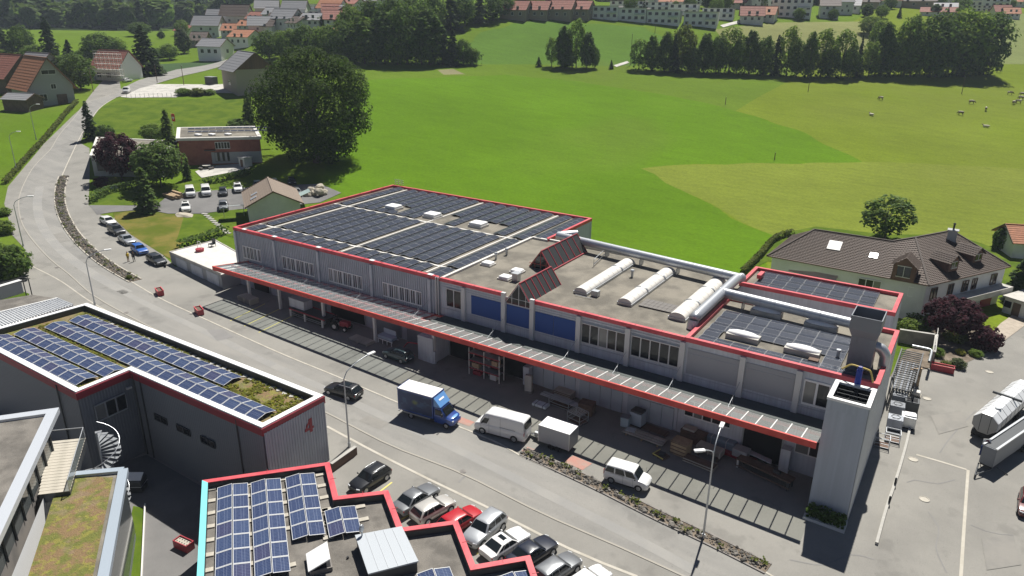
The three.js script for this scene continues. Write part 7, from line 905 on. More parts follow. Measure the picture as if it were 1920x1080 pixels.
// ---------------------------------------------------------------- far village
{
  const roofs = [MAT.tileRed, MAT.tileBrown, MAT.tileOrange, MAT.slate], rname = ['red', 'dark brown', 'orange', 'grey'];
  const H = (x, y, w, e, r, turn, rk, wall, where, depth) => pxHouse('village_house', `pale far house with ${rname[rk]} roof ${where}`, x, y, turn, w, depth || 11, e, r, { roof: roofs[rk], wall: wall || MAT.plaster, step: 2.2, over: 0.7, windows: [['f', -0.6, 1.2, 1.2, 1.4], ['f', 0, 1.2, 1.2, 1.4], ['f', 0.6, 1.2, 1.2, 1.4], ['f', -0.3, 4, 1.2, 1.4], ['f', 0.4, 4, 1.2, 1.4], ['r', 0, 2, 1.4, 1.4]] });
  const brown = std(C(0.3, 0.25, 0.2), 0.85);
  H(968, 33, 48, 14, 28, 0.2, 0, brown, 'left end of the row above the middle field'); H(1008, 33, 44, 14, 28, 0.25, 0, brown, 'second in the row above the middle field'); H(1050, 34, 50, 16, 30, 0.2, 0, brown, 'third in the row above the middle field'); H(1088, 33, 40, 15, 28, 0.15, 0, brown, 'right end of the row above the middle field');
  H(1262, 14, 40, 10, 20, 0.1, 2, null, 'behind the white terraced blocks'); H(1408, 42, 36, 12, 26, 0.35, 0, null, 'right of the white terraced blocks'); H(1436, 38, 30, 10, 22, 0.1, 2, null, 'second right of the white terraced blocks'); H(1380, 14, 40, 8, 18, 0, 0, null, 'high between dark trees at the top');
  H(1552, 32, 28, 18, 28, 0.3, 1, null, 'beside the round tree at the upper right'); H(1650, 10, 60, 8, 16, 0.1, 0, null, 'at the top edge right of the middle'); H(1712, 14, 60, 10, 20, 0.1, 1, brown, 'long one at the top edge on the right'); H(1910, 8, 40, 8, 16, 0.1, 0, null, 'in the upper right corner');
  H(395, 70, 44, 20, 34, 0.5, 3, MAT.plaster, 'lowest of the left apartment row'); H(420, 60, 44, 22, 36, 0.5, 3, MAT.plaster, 'second of the left apartment row'); H(447, 54, 44, 22, 38, 0.5, 1, MAT.plaster, 'highest of the left apartment row'); H(462, 84, 40, 14, 24, 0.2, 2, MAT.white, 'small one below the left apartment row'); H(378, 86, 24, 10, 22, 0.6, 1, brown, 'barn-like one by the pale silvery tree'); H(500, 66, 40, 16, 30, 0.4, 1, null, 'between apartment row and white blocks'); H(540, 52, 44, 16, 30, 0.2, 3, null, 'below the white blocks on the left slope'); H(625, 30, 40, 14, 27, 0.3, 2, null, 'beside the white blocks on the left slope'); H(236, 48, 26, 4, 8, 0.1, 2, null, 'alone under the hazy wooded hill'); H(642, 34, 34, 12, 22, -0.3, 3, null, 'right of the orange roof on the left slope'); H(724, 6, 46, 5, 12, 0.1, 2, null, 'above the dark wood at the top edge');
  for (const [x, y, w, e, r, t, k, l] of [[520, 40, 34, 12, 22, 0.3, 3, 'upper one left of the white blocks'], [488, 48, 30, 12, 22, 0.2, 0, 'small red one above the huge tree'], [566, 56, 34, 12, 22, -0.2, 1, 'lowest one behind the huge tree'], [590, 50, 34, 12, 22, 0.4, 3, 'grey one between wood and white blocks'], [420, 40, 34, 14, 24, 0.5, 3, 'upper grey one of the left slope'], [352, 66, 26, 8, 16, 0.2, 0, 'small one left of the apartment row'], [660, 18, 34, 10, 18, 0.2, 0, 'near the top edge above the dark wood'], [700, 10, 34, 8, 16, 0.2, 3, 'pale one at the top edge above the dark wood'], [1500, 8, 40, 8, 16, 0.2, 0, 'at the top edge right of the tall cream block'], [1590, 22, 34, 10, 18, 0.1, 3, 'grey one at the upper right among trees'], [1770, 26, 30, 10, 16, 0.1, 3, 'grey one above the broad belt trees'], [1450, 12, 36, 9, 17, 0.1, 1, 'brown one high above the pale field']]) H(x, y, w, e, r, t, k, null, l);
  const block = (x, y, w, h, d, where, floors = 2) => { const p = at(x, y), m = metresPer(p), W = w * m, HH = h * m / 0.95, t = thing('apartment_block', `white flat-roofed apartment block ${where}`, 'apartment block', p, 0.25); mesh('wall', box(W, HH + 3, d, 0, -3, -d / 2), MAT.white, t); mesh('roof', box(W + 0.8, 0.35, d + 0.8, 0, HH, -d / 2), MAT.concrete, t); const n = Math.max(3, Math.round(W / 3.6)); for (let f = 0; f < floors; f++) for (let i = 0; i < n; i++) { const wi = mesh('window', box(1.9, 1.7, 0.12, (i + 0.5) / n * W - W / 2, f * HH / floors + 0.9, 0.03), MAT.alu, t); mesh('pane', box(1.6, 1.4, 0.06, (i + 0.5) / n * W - W / 2, f * HH / floors + 1.05, 0.09), MAT.glass, wi); } mesh('balcony', box(W * 0.3, 1.0, 1.4, W * 0.3, HH / 2, 0.75), MAT.panelGrey, t); return t; };
  block(1128, 36, 56, 20, 12, 'leftmost of the lower white row'); block(1180, 40, 56, 20, 12, 'second of the lower white row'); block(1242, 46, 56, 22, 12, 'third of the lower white row'); block(1312, 50, 56, 22, 12, 'right end of the lower white row'); block(1175, 20, 60, 14, 10, 'left of the upper white row'); block(1230, 22, 46, 14, 10, 'middle of the upper white row'); block(1280, 28, 50, 16, 10, 'right of the upper white row'); block(1345, 36, 52, 16, 12, 'beside the right end of the lower white row');
  block(1482, 33, 62, 28, 14, 'tall cream one at the upper right', 3); block(1800, 12, 60, 14, 14, 'at the top edge on the right'); block(1850, 14, 60, 12, 14, 'long greyish one at the top right'); block(545, 36, 44, 12, 10, 'lower left on the left slope'); block(575, 28, 50, 12, 10, 'upper left on the left slope'); block(600, 40, 44, 14, 10, 'right on the left slope'); block(745, -2, 40, 8, 10, 'above the dark wood at the top edge');
  // small path between copse and belt, village lanes
  struct('path', drape(px([[1150, 123], [1176, 115], [1180, 118], [1156, 126]]), 0.15, 5), MAT.concrete, 'pale path between copse and tree belt');
  struct('path', drape(px([[1350, 48], [1390, 38], [1394, 42], [1356, 52]]), 0.2, 5), MAT.concrete, 'pale lane below the far houses');
  // many small far houses: copies of four kinds
  const r = RNG(909), kinds = scene.children.filter(o => o.name.startsWith('village_house')).slice(0, 14).filter((o, k) => k > 3), white = scene.children.filter(o => o.name.startsWith('apartment_block')).slice(4, 6), zones = [[20, 370, 300, 14, 56, 'on the left slope'], [12, 1100, 300, 0, 12, 'behind the terraced blocks'], [18, 1390, 530, 0, 34, 'on the upper right slope']];
  for (const [n, x0, dx, y0, dy, where] of zones) for (const [x, y, q, nt] of ranked(Array.from({ length: n }, () => [x0 + r() * dx, y0 + r() * dy, r()]))) { const p = at(x, y), src = q < 0.4 ? white[q < 0.2 ? 0 : 1] : kinds[Math.floor(q * 97) % kinds.length]; const c = copy(src, p, src.rotation.y + (q - 0.5) * 1.2, `small far ${q < 0.4 ? 'white block' : 'gabled house'}, ${nt} ${where}`, 'far houses on the village slopes'); c.scale.setScalar(0.62 + 0.3 * q); }
}
// ---------------------------------------------------------------- street furniture
function lamp(base, label, h, arms) { const p = at(...base); p.y = ground(p.x, p.z); const t = thing('street_lamp', label, 'street lamp', p, 0, 'street lamps'); mesh('pole', new THREE.CylinderGeometry(0.06, 0.1, h, 10).translate(0, h / 2, 0), MAT.galv, t); mesh('pole_foot', cyl(0.16, 0.14, 0.5, 0, 0, 0), MAT.galv, t); for (const [dx, dz, L, dy] of arms) { const a = mesh('arm', tube([V(0, h - 0.1, 0), V(dx * L * 0.15, h + 0.6 * dy, dz * L * 0.15), V(dx * L * 0.55, h + 1.1 * dy, dz * L * 0.55), V(dx * L, h + 1.35 * dy, dz * L)], 0.05, 16, 7), MAT.galv, t); const hd = mesh('lamp_head', rbox(0.95, 0.17, 0.36, 0.35, -0.08, 0, 0, 0.07).rotateY(Math.atan2(-dz, dx)).translate(dx * L, h + 1.35 * dy, dz * L), MAT.white, a); mesh('lens', rbox(0.6, 0.03, 0.26, 0.4, -0.11, 0, 0, 0.01).rotateY(Math.atan2(-dz, dx)).translate(dx * L, h + 1.35 * dy, dz * L), MAT.lens, hd); } return t; }
lamp([655, 838], 'street lamp beside the low wall at the warehouse corner', 7.8, [[0.1, -1, 3.2, 1]]);
lamp([1318, 1010], 'street lamp with two heads on the rubble bed near the tower', 8.6, [[-0.1, -1, 2.0, 1], [-0.75, 0.65, 0.9, 0.25]]);
lamp([178, 572], 'slim street lamp behind the planted warehouse roof', 6.6, [[0.5, -0.85, 2.6, 1]]);
lamp([44, 462], 'slim street lamp on the left pavement in the bend', 7.4, [[0.6, -0.8, 2.4, 1]]);
lamp([68, 262], 'thin lamp beside the left meadow', 8, [[0.8, -0.6, 2, 1]]);
lamp([32, 322], 'thin lamp above the roadside bushes on the left', 8, [[0.8, -0.6, 2, 1]]);
for (const [x, y, top, l] of [[175, 172, 138, 'slender lamp post beside the barn street'], [295, 155, 128, 'slender lamp post before the large spruce'], [345, 160, 130, 'thin mast on the pale forecourt'], [673, 118, 98, 'wooden pole below the dark wood'], [1515, 172, 152, 'wooden pole in the grazed meadow, left one'], [1803, 176, 152, 'wooden pole in the grazed meadow, right one'], [1182, 122, 72, 'wooden pole at the left end of the tree belt'], [1228, 62, 48, 'short pole below the white blocks'], [1360, 196, 184, 'fence post at the edge of the bright meadow'], [1452, 300, 288, 'fence post in the bright meadow edge']]) { const p = at(x, y), m = metresPer(p); const t = thing('pole', l, 'pole', p); mesh('shaft', cyl(0.13, 0.09, (y - top) * m / 0.95, 0, 0, 0, 8), MAT.woodDark, t); mesh('cap', cyl(0.1, 0.02, 0.15, 0, (y - top) * m / 0.95, 0, 8), MAT.galv, t); }
// flag: red with a white mark
{ const p = at(328, 262), m = metresPer(p), t = thing('flagpole', 'white flagpole with a red flag bearing a white cross behind the annex', 'flag', p); const h = 44 * m; mesh('pole', cyl(0.06, 0.04, h, 0, 0, 0, 8), MAT.white, t); mesh('flag', box(1.4, 2.0, 0.06, 0.75, h - 2.2, 0), std(C(0.6, 0.03, 0.03), 0.8), t); mesh('cross', [box(0.28, 1.0, 0.09, 0.75, h - 1.7, 0), box(0.34, 0.28, 0.09, 0.44, h - 1.34, 0), box(0.34, 0.28, 0.09, 1.06, h - 1.34, 0)], MAT.white, t); }
// red planter boxes
for (const [x, y, w, l, turn] of [[300, 552, 1.9, 'red planter box farther up on the forecourt edge', -0.35], [374, 588, 1.9, 'red planter box at the left end of the canopy shadow', -0.35], [346, 1028, 1.7, 'red planter box with pale perforated top behind the turquoise roof edge', 0.1], [1766, 696, 2.6, 'red planter box at the corner of the garden bed', 0.05]]) { const p = at(x, y); const t = thing('planter_box', l, 'planter', p, turn); mesh('trough', [box(w, 0.75, 0.08, 0, 0.08, 0.38), box(w, 0.75, 0.08, 0, 0.08, -0.38), box(0.08, 0.75, 0.68, w / 2 - 0.04, 0.08, 0), box(0.08, 0.75, 0.68, -w / 2 + 0.04, 0.08, 0), box(w - 0.2, 0.08, 0.6, 0, 0, 0)], MAT.darkRed, t); mesh('soil', box(w - 0.16, 0.5, 0.68, 0, 0.2, 0), x === 346 ? MAT.woodGrey : MAT.soil, t); if (x === 346) for (let i = 0; i < 10; i++) mesh('hole', cyl(0.06, 0.06, 0.02, -0.6 + (i % 5) * 0.3, 0.7, i < 5 ? -0.15 : 0.15, 8), MAT.black, t); else mesh('rim', [box(w + 0.06, 0.06, 0.1, 0, 0.83, 0.4), box(w + 0.06, 0.06, 0.1, 0, 0.83, -0.4)], MAT.red, t); }
// advertising frame at the left edge
{ const p = at(50, 556), a = at(-10, 575), d = a.clone().sub(p).setY(0).normalize(), t = thing('sign_frame', 'dark steel frame holding a grey sign panel at the left edge', 'sign', p, Math.atan2(-d.z, d.x)); const post = x => bar(V(x, -0.3, 0), V(x, 3.0, 0), 0.07); mesh('post', post(0), MAT.black, t); mesh('post', bar(V(-0.2, -0.3, -1.1), V(-0.2, 2.9, -1.1), 0.07), MAT.black, t); mesh('post', post(5.2), MAT.black, t); mesh('rail', [bar(V(0, 3, 0), V(5.4, 3, 0), 0.06), bar(V(0, 3, 0), V(-0.2, 2.9, -1.1), 0.06), bar(V(-0.2, 2.9, -1.1), V(5.2, 2.9, -1.1), 0.05)], MAT.black, t); mesh('panel', rbox(3.6, 1.9, 0.35, 2.1, 0.7, 0, 0, 0.08), std(C(0.24, 0.26, 0.29), 0.4, { metalness: 0.3 }), t); mesh('top_sheet', rbox(3.7, 0.08, 0.9, 2.1, 2.62, 0, 0, 0.03), MAT.white, t); mesh('mark', [box(0.7, 0.16, 0.03, 1.5, 1.9, 0.19), box(0.6, 0.16, 0.03, 2.5, 1.8, 0.19), box(1.4, 0.16, 0.03, 1.9, 2.3, 0.19)], MAT.black, t); }
// ---------------------------------------------------------------- goods below the canopy
const grp = {};
function goods(name, label, cat, x, y, turn, f) { const p = at(x, y); p.y = ground(p.x, p.z) + 0.04; const t = thing(name, label, cat, p, turn); f(t); return t; }
function palletParts(t, w, d, y, m = MAT.wood) { for (let i = 0; i < 5; i++) mesh('board', box(w, 0.03, d / 5 * 0.8, 0, y + 0.11, -d / 2 + (i + 0.5) * d / 5), m, t); mesh('block', [-1, 0, 1].map(k => box(0.12, 0.11, d, k * (w / 2 - 0.06), y, 0)), m, t); }
function slatCrate(t, w, h, d, m, lid = true) { mesh('crate_wall', [box(w, h, 0.05, 0, 0.12, d / 2), box(w, h, 0.05, 0, 0.12, -d / 2), box(0.05, h, d - 0.05, w / 2 - 0.03, 0.12, 0), box(0.05, h, d - 0.05, -w / 2 + 0.03, 0.12, 0)], m, t); for (let k = 0; k < 4; k++) mesh('batten', box(w + 0.02, 0.09, 0.03, 0, 0.15 + k * (h - 0.1) / 3, d / 2 + 0.04), MAT.woodDark, t); if (lid) mesh('lid', box(w + 0.06, 0.05, d + 0.06, 0, h + 0.12, 0), m, t); mesh('skid', [box(w, 0.12, 0.12, 0, 0, d / 2 - 0.1), box(w, 0.12, 0.12, 0, 0, -d / 2 + 0.1)], m, t); }
goods('pallet_stack', 'stack of grey flat pallets at the left end below the canopy', 'pallets', 466, 566, -0.1, t => { for (let i = 0; i < 5; i++) palletParts(t, 3.2, 1.5, i * 0.16, MAT.woodGrey); });
goods('flatbed_wagon', 'long flat wagon with a red edge and pale posts below the canopy', 'wagon', 588, 600, -0.04, t => { mesh('bed', box(7.2, 0.16, 2.2, 0, 1.0, 0), MAT.darkMetal, t); mesh('edge_rail', [box(7.3, 0.14, 0.1, 0, 1.12, 1.12), box(7.3, 0.14, 0.1, 0, 1.12, -1.12)], MAT.darkRed, t); for (const x of [-3.4, -0.4, 3.2]) mesh('post', box(0.3, 1.1, 0.16, x, 0, 1.12), MAT.offWhite, t); mesh('rail', [box(6.6, 0.06, 0.06, 0, 0.4, 1.14), box(6.6, 0.06, 0.06, 0, 0.65, 1.14)], MAT.galv, t); for (const x of [-2.6, 2.6]) for (const z of [-0.9, 0.9]) mesh('wheel', new THREE.CylinderGeometry(0.34, 0.34, 0.24, 14).rotateX(Math.PI / 2).translate(x, 0.34, z), MAT.tyre, t); });
goods('grey_crate', 'pale grey sheet metal crate standing on the flat wagon', 'crate', 566, 590, -0.04, t => { t.position.y += 1.15; mesh('body', rbox(3.2, 1.3, 1.5, 0, 0, 0, 0, 0.04), MAT.panelGrey, t); mesh('lid', rbox(3.3, 0.08, 1.6, 0, 1.3, 0, 0, 0.02), MAT.galv, t); });
goods('yard_tractor', 'small dark red yard tractor beside the flat wagon', 'tractor', 640, 618, 0.2, t => { mesh('bonnet', rbox(1.4, 0.7, 0.8, 0.7, 0.6, 0, 0, 0.1), MAT.darkRed, t); mesh('seat', rbox(0.5, 0.5, 0.5, -0.6, 0.9, 0, 0, 0.08), MAT.black, t); mesh('roll_bar', tube([V(-0.9, 0.7, 0.5), V(-0.9, 1.9, 0.45), V(-0.9, 1.9, -0.45), V(-0.9, 0.7, -0.5)], 0.05, 14, 6), MAT.black, t); for (const [x, r] of [[-0.6, 0.6], [1.0, 0.38]]) for (const z of [-0.62, 0.62]) { const w = mesh('wheel', new THREE.CylinderGeometry(r, r, 0.3, 16).rotateX(Math.PI / 2).translate(x, r, z), MAT.tyre, t); mesh('rim', new THREE.CylinderGeometry(r * 0.5, r * 0.5, 0.32, 12).rotateX(Math.PI / 2).translate(x, r, z), MAT.offWhite, w); } });
goods('wooden_platform', 'low wooden platform with boards beside a canopy column', 'platform', 678, 640, -0.05, t => { palletParts(t, 3.6, 1.6, 0, MAT.woodGrey); palletParts(t, 3.4, 1.5, 0.16, MAT.woodGrey); });
goods('hand_trolley', 'pale blue and white trolley below the canopy', 'trolley', 727, 644, -0.05, t => { mesh('deck', rbox(2.6, 0.4, 1.0, 0, 0.7, 0), std(C(0.36, 0.42, 0.5), 0.5), t); mesh('frame', [box(2.9, 0.08, 0.08, 0, 0.6, 0.55), box(2.9, 0.08, 0.08, 0, 0.6, -0.55)], MAT.white, t); for (const x of [-1.2, -0.4, 0.4, 1.2]) mesh('leg', box(0.08, 0.6, 0.08, x, 0, 0.5), MAT.white, t); mesh('board', rbox(2.2, 0.7, 0.08, 0, 1.1, -0.5), std(C(0.42, 0.48, 0.56), 0.5), t); });
park('hatch', PAINT.teal, 'dark car standing in the canopy shade beside the red hoop', [758, 668], [735, 660], { category: 'car' });
goods('red_hoop', 'dark red arched barrier in the shade beside the building pillar', 'barrier', 788, 672, -0.05, t => { mesh('hoop', tube([V(-3, 0.5, 0), V(-2, 1.6, 0), V(0, 1.9, 0), V(2.5, 1.5, 0)], 0.09, 24, 7), MAT.darkRed, t); mesh('post', box(0.3, 1.6, 0.3, 2.5, 0, 0), MAT.panelGrey, t); });
goods('storage_rack', 'tall storage rack with red and wooden goods in the open gate', 'rack', 912, 708, 0, t => { for (const x of [-2.2, 0, 2.2]) for (const z of [-0.5, 0.5]) mesh('upright', box(0.1, 3.6, 0.1, x, 0, z), MAT.offWhite, t); for (const y of [0.9, 1.9, 2.9]) { mesh('beam', [box(4.5, 0.12, 0.06, 0, y, 0.52), box(4.5, 0.12, 0.06, 0, y, -0.52)], MAT.darkRed, t); mesh('shelf', box(4.3, 0.04, 0.95, 0, y + 0.1, 0), MAT.galv, t); } mesh('carton', rbox(1.0, 0.6, 0.8, -1.4, 1.04, 0), MAT.wood, t); mesh('carton', rbox(0.9, 0.7, 0.8, 1.2, 0.1, 0), MAT.offWhite, t); mesh('carton', rbox(1.1, 0.5, 0.8, -1.2, 0.1, 0), MAT.darkRed, t); mesh('carton', rbox(0.8, 0.6, 0.8, 1.4, 2.04, 0), MAT.wood, t); });
goods('stone_block', 'pale rough block leaning beside the pillar below the canopy', 'block', 991, 735, 0.2, t => { mesh('block', rbox(0.9, 2.2, 0.6, 0, 0, 0, 0, 0.15), MAT.concrete, t); mesh('base', box(1.1, 0.2, 0.8, 0, 0, 0), MAT.concreteDark, t); });
const cage = (t, w, h, d) => { const fr = []; for (const x of [-w / 2, w / 2]) for (const z of [-d / 2, d / 2]) fr.push(box(0.07, h, 0.07, x, 0, z)); for (const y of [0.15, h / 2, h]) fr.push(box(w, 0.06, 0.06, 0, y - 0.03, d / 2), box(w, 0.06, 0.06, 0, y - 0.03, -d / 2), box(0.06, 0.06, d, w / 2, y - 0.03, 0), box(0.06, 0.06, d, -w / 2, y - 0.03, 0)); mesh('frame', fr, MAT.galv, t); mesh('floor', box(w, 0.05, d, 0, 0.12, 0), MAT.woodDark, t); };
goods('pipe_rack', 'low frame with long pipes lying across behind the box trailer', 'rack', 1052, 762, -0.06, t => { cage(t, 2.6, 0.9, 1.1); for (let i = 0; i < 5; i++) mesh('pipe', bar(V(-2.6, 0.85 + 0.05 * (i % 2), -0.4 + i * 0.2), V(2.4, 0.85, -0.4 + i * 0.2), 0.06), MAT.galv, t); });
goods('mesh_box', 'black wire mesh box right behind the white trailer roof', 'mesh box', 1083, 792, -0.2, t => { cage(t, 1.7, 1.3, 1.5); mesh('wire', Array.from({ length: 7 }, (_, i) => box(1.6, 0.03, 0.03, 0, 1.3, -0.66 + i * 0.22)).concat(Array.from({ length: 7 }, (_, i) => box(0.03, 0.03, 1.4, -0.66 + i * 0.22, 1.31, 0))), MAT.offWhite, t); });
goods('machine_crate', 'dark machine crate behind the mesh box', 'crate', 1100, 775, 0.1, t => slatCrate(t, 1.6, 1.2, 1.3, MAT.woodDark));
goods('crate', 'pale low crate in front of the blue grey wall panels', 'crate', 1058, 745, -0.05, t => slatCrate(t, 2.2, 0.7, 1.2, MAT.woodGrey));
goods('flat_bundle', 'flat grey bundle on the ground beside the trailer nose', 'bundle', 1014, 762, 0, t => { mesh('bundle', rbox(1.8, 0.3, 1.0, 0, 0.05, 0), MAT.panelGrey, t); mesh('strap', [box(0.06, 0.32, 1.04, -0.5, 0.04, 0), box(0.06, 0.32, 1.04, 0.5, 0.04, 0)], MAT.black, t); });
goods('ibc_tank', 'large pale blue plastic tank with dark top against the wall', 'tank', 1195, 796, -0.1, t => { mesh('tank', rbox(1.5, 1.5, 1.3, 0, 0.1, 0, 0, 0.12), std(C(0.4, 0.47, 0.52), 0.5), t); mesh('contents', box(1.3, 0.25, 1.1, 0, 1.55, 0), MAT.darkMetal, t); mesh('skid', box(1.5, 0.12, 1.3, 0, 0, 0), MAT.black, t); });
goods('waste_bin', 'pale blue waste bin left of the large plastic tank', 'bin', 1172, 800, 0.1, t => { mesh('bin', rbox(0.9, 1.1, 0.9, 0, 0.1, 0, 0, 0.08), std(C(0.36, 0.44, 0.48), 0.5), t); mesh('lid', rbox(0.95, 0.1, 0.95, 0, 1.2, 0, 0, 0.04), MAT.claddingDark, t); });
goods('profile_stack', 'long low stack of profiles with shiny foil on its left end', 'stack', 1208, 822, -0.06, t => { for (let i = 0; i < 6; i++) mesh('profile', box(4.6, 0.1, 0.2, 0, 0.2 + (i % 2) * 0.04, -0.6 + i * 0.24), MAT.woodGrey, t); mesh('bearer', [-1.8, 0, 1.8].map(x => box(0.12, 0.2, 1.5, x, 0, 0)), MAT.wood, t); mesh('foil', rbox(1.0, 0.16, 0.8, -1.6, 0.34, 0, 0.2), MAT.alu, t); });
goods('long_pallet', 'dark flat pallet behind the long stack of profiles', 'pallet', 1222, 806, -0.06, t => palletParts(t, 3.6, 1.2, 0, MAT.woodDark));
goods('pallet_jack', 'yellow edged pallet with small parts below the canopy', 'pallet', 1240, 856, -0.3, t => { palletParts(t, 1.3, 1.2, 0, MAT.woodDark); mesh('yellow_edge', [box(1.3, 0.1, 0.06, 0, 0.2, 0.6), box(0.06, 0.1, 1.2, -0.65, 0.2, 0)], MAT.paintYellow, t); mesh('part', rbox(0.6, 0.3, 0.5, 0.1, 0.16, 0, 0.3), MAT.darkMetal, t); });
goods('crate', 'large brown wooden crate in the middle of the goods row', 'crate', 1276, 850, -0.1, t => slatCrate(t, 1.7, 1.3, 1.4, MAT.wood));
goods('crate', 'long wooden crate behind the large brown crate', 'crate', 1300, 828, -0.08, t => { slatCrate(t, 2.6, 1.1, 1.1, MAT.woodDark); mesh('load', rbox(1.3, 0.25, 0.9, -0.5, 1.25, 0), MAT.woodGrey, t); });
goods('shelf_box', 'dark open shelf with a pale box below the strip window', 'shelf', 1284, 800, 0, t => { mesh('shelf', [box(1.8, 0.06, 0.8, 0, 0.7, 0), box(1.8, 0.06, 0.8, 0, 1.5, 0), box(0.06, 1.6, 0.8, -0.9, 0, 0), box(0.06, 1.6, 0.8, 0.9, 0, 0)], MAT.woodDark, t); mesh('box', rbox(1.2, 0.5, 0.6, 0, 0.78, 0), MAT.wood, t); });
goods('pallet_stack', 'stack of pale flat pallets beside the lamp post', 'pallets', 1330, 856, -0.1, t => { for (let i = 0; i < 4; i++) palletParts(t, 2.6, 1.2, 0.5 + i * 0.16, MAT.woodGrey); mesh('trestle', [-1, 1].map(x => box(0.12, 0.5, 1.2, x, 0, 0)), MAT.woodDark, t); });
goods('board_stack', 'low dark stack of boards in front of the pale pallets', 'boards', 1312, 872, -0.1, t => { for (let i = 0; i < 4; i++) mesh('board', box(3.2, 0.09, 1.2 - 0.1 * i, 0, 0.1 + i * 0.1, 0), i % 2 ? MAT.woodDark : MAT.woodGrey, t); mesh('bearer', [-1.2, 1.2].map(x => box(0.12, 0.1, 1.2, x, 0, 0)), MAT.woodDark, t); });
goods('tarp_stack', 'blue grey covered stack behind the pale pallets', 'covered stack', 1350, 838, -0.1, t => { mesh('cover', rbox(3.4, 1.2, 1.3, 0, 0, 0, 0, 0.15), std(C(0.22, 0.28, 0.33), 0.7), t); mesh('rope', [box(0.04, 1.23, 1.34, -0.8, 0, 0), box(0.04, 1.23, 1.34, 0.8, 0, 0)], MAT.offWhite, t); });
goods('crate', 'grey box on a red bearer right of the covered stack', 'crate', 1388, 862, -0.1, t => { mesh('box', rbox(1.5, 0.8, 1.2, 0, 0.5, 0, 0, 0.04), MAT.plasterGrey, t); mesh('bearer', box(4.2, 0.3, 0.9, -0.6, 0.15, 0), MAT.darkRed, t); });
goods('foil_bundle', 'bundle of shiny foil wrapped profiles beside the dark gate', 'bundle', 1412, 868, -0.25, t => { for (let i = 0; i < 4; i++) mesh('profile', rbox(3.4, 0.14, 0.16, 0.1 * i, 0.9 + 0.02 * i, -0.3 + i * 0.2, 0, 0.05), MAT.alu, t); mesh('trestle', [-1.2, 1.2].map(x => box(0.1, 0.9, 0.9, x, 0, 0)), MAT.darkMetal, t); });
goods('work_bench', 'long dark workbench with pale corner post in front of the gate', 'bench', 1432, 895, -0.22, t => { mesh('bench_top', box(5.6, 0.12, 1.2, 0, 0.95, 0), MAT.woodDark, t); for (const [x, z] of [[-2.6, 0.5], [2.6, 0.5], [-2.6, -0.5], [2.6, -0.5]]) mesh('leg', box(0.16, 0.95, 0.16, x, 0, z), x < 0 && z > 0 ? MAT.offWhite : MAT.darkMetal, t); mesh('rail', box(5.6, 0.12, 0.08, 0, 0.25, 0.55), MAT.woodDark, t); mesh('tool', rbox(0.7, 0.3, 0.4, 1.2, 1.07, 0), MAT.darkMetal, t); });
// ---------------------------------------------------------------- side yard behind the tower
MAT.dullSteel = std(C(0.13, 0.135, 0.14), 0.8);
goods('steel_rack', 'long galvanised rack with many rungs beside the factory end wall', 'rack', 1692, 732, 0, t => { for (const x of [-1.2, 1.2]) for (const z of [-4.6, -1.5, 1.6, 4.6]) mesh('upright', box(0.12, 3.4, 0.12, x, 0, z), MAT.dullSteel, t); mesh('long_beam', [box(0.12, 0.16, 9.4, 1.2, 3.3, 0), box(0.12, 0.16, 9.4, -1.2, 3.3, 0), box(0.12, 0.12, 9.4, 1.2, 1.7, 0), box(0.12, 0.12, 9.4, -1.2, 1.7, 0)], MAT.dullSteel, t); for (let i = 0; i < 15; i++) mesh('rung', box(2.4, 0.1, 0.1, 0, 3.3, -4.4 + i * 0.63), MAT.dullSteel, t); for (let i = 0; i < 6; i++) mesh('stored_bar', box(0.22, 0.2, 8.4, -0.8 + i * 0.32, 1.82, 0), i % 2 ? MAT.dullSteel : MAT.claddingDark, t); });
goods('bent_pipe', 'bent pale pipe on the dark wall beside the steel rack', 'pipe', 1724, 690, 0, t => { mesh('pipe', tube([V(-1.4, 2.2, -1.5), V(0.6, 2.2, -1.5), V(0.9, 2.1, -1.2), V(0.9, 2.0, 2.2)], 0.16, 24, 8), MAT.galv, t); mesh('bracket', [box(0.4, 0.1, 0.1, 0.9, 1.85, 1.4), box(0.4, 0.1, 0.1, 0.9, 1.85, -0.6)], MAT.darkMetal, t); });
{ const a = at(1745, 688), t = thing('yard_wall', 'dark retaining wall between side yard and small lawn', 'wall', a.clone()); const w = (x0, z0, x1, z1) => beam(V(x0, 0.9, z0), V(x1, 0.9, z1), 0.3, 2.4); mesh('wall', w(0, 0, -0.2, -6.5), MAT.concreteDark, t); mesh('wall', w(-0.3, -6.4, -4.6, -5.6), MAT.concreteDark, t); mesh('wall_cap', [beam(V(0, 2.15, 0), V(-0.2, 2.15, -6.5), 0.4, 0.08), beam(V(-0.3, 2.15, -6.4), V(-4.6, 2.15, -5.6), 0.4, 0.08)], MAT.concrete, t); const rails = []; for (let i = 0; i < 6; i++) rails.push(bar(V(-0.1, 2.1, -i * 1.2), V(-0.1, 3.1, -i * 1.2), 0.03)); rails.push(bar(V(0, 3.1, 0), V(-0.2, 3.1, -6.5), 0.035)); mesh('railing', rails, MAT.offWhite, t); }
goods('wood_bundle', 'upright bundle of pale timber at the end of the steel rack', 'timber', 1711, 722, 0.1, t => { for (let i = 0; i < 4; i++) mesh('timber', box(0.3, 2.1 + 0.1 * i, 0.4, -0.45 + i * 0.31, 0, 0), MAT.wood, t); mesh('strap', box(1.3, 0.06, 0.44, 0, 1.4, 0), MAT.black, t); });
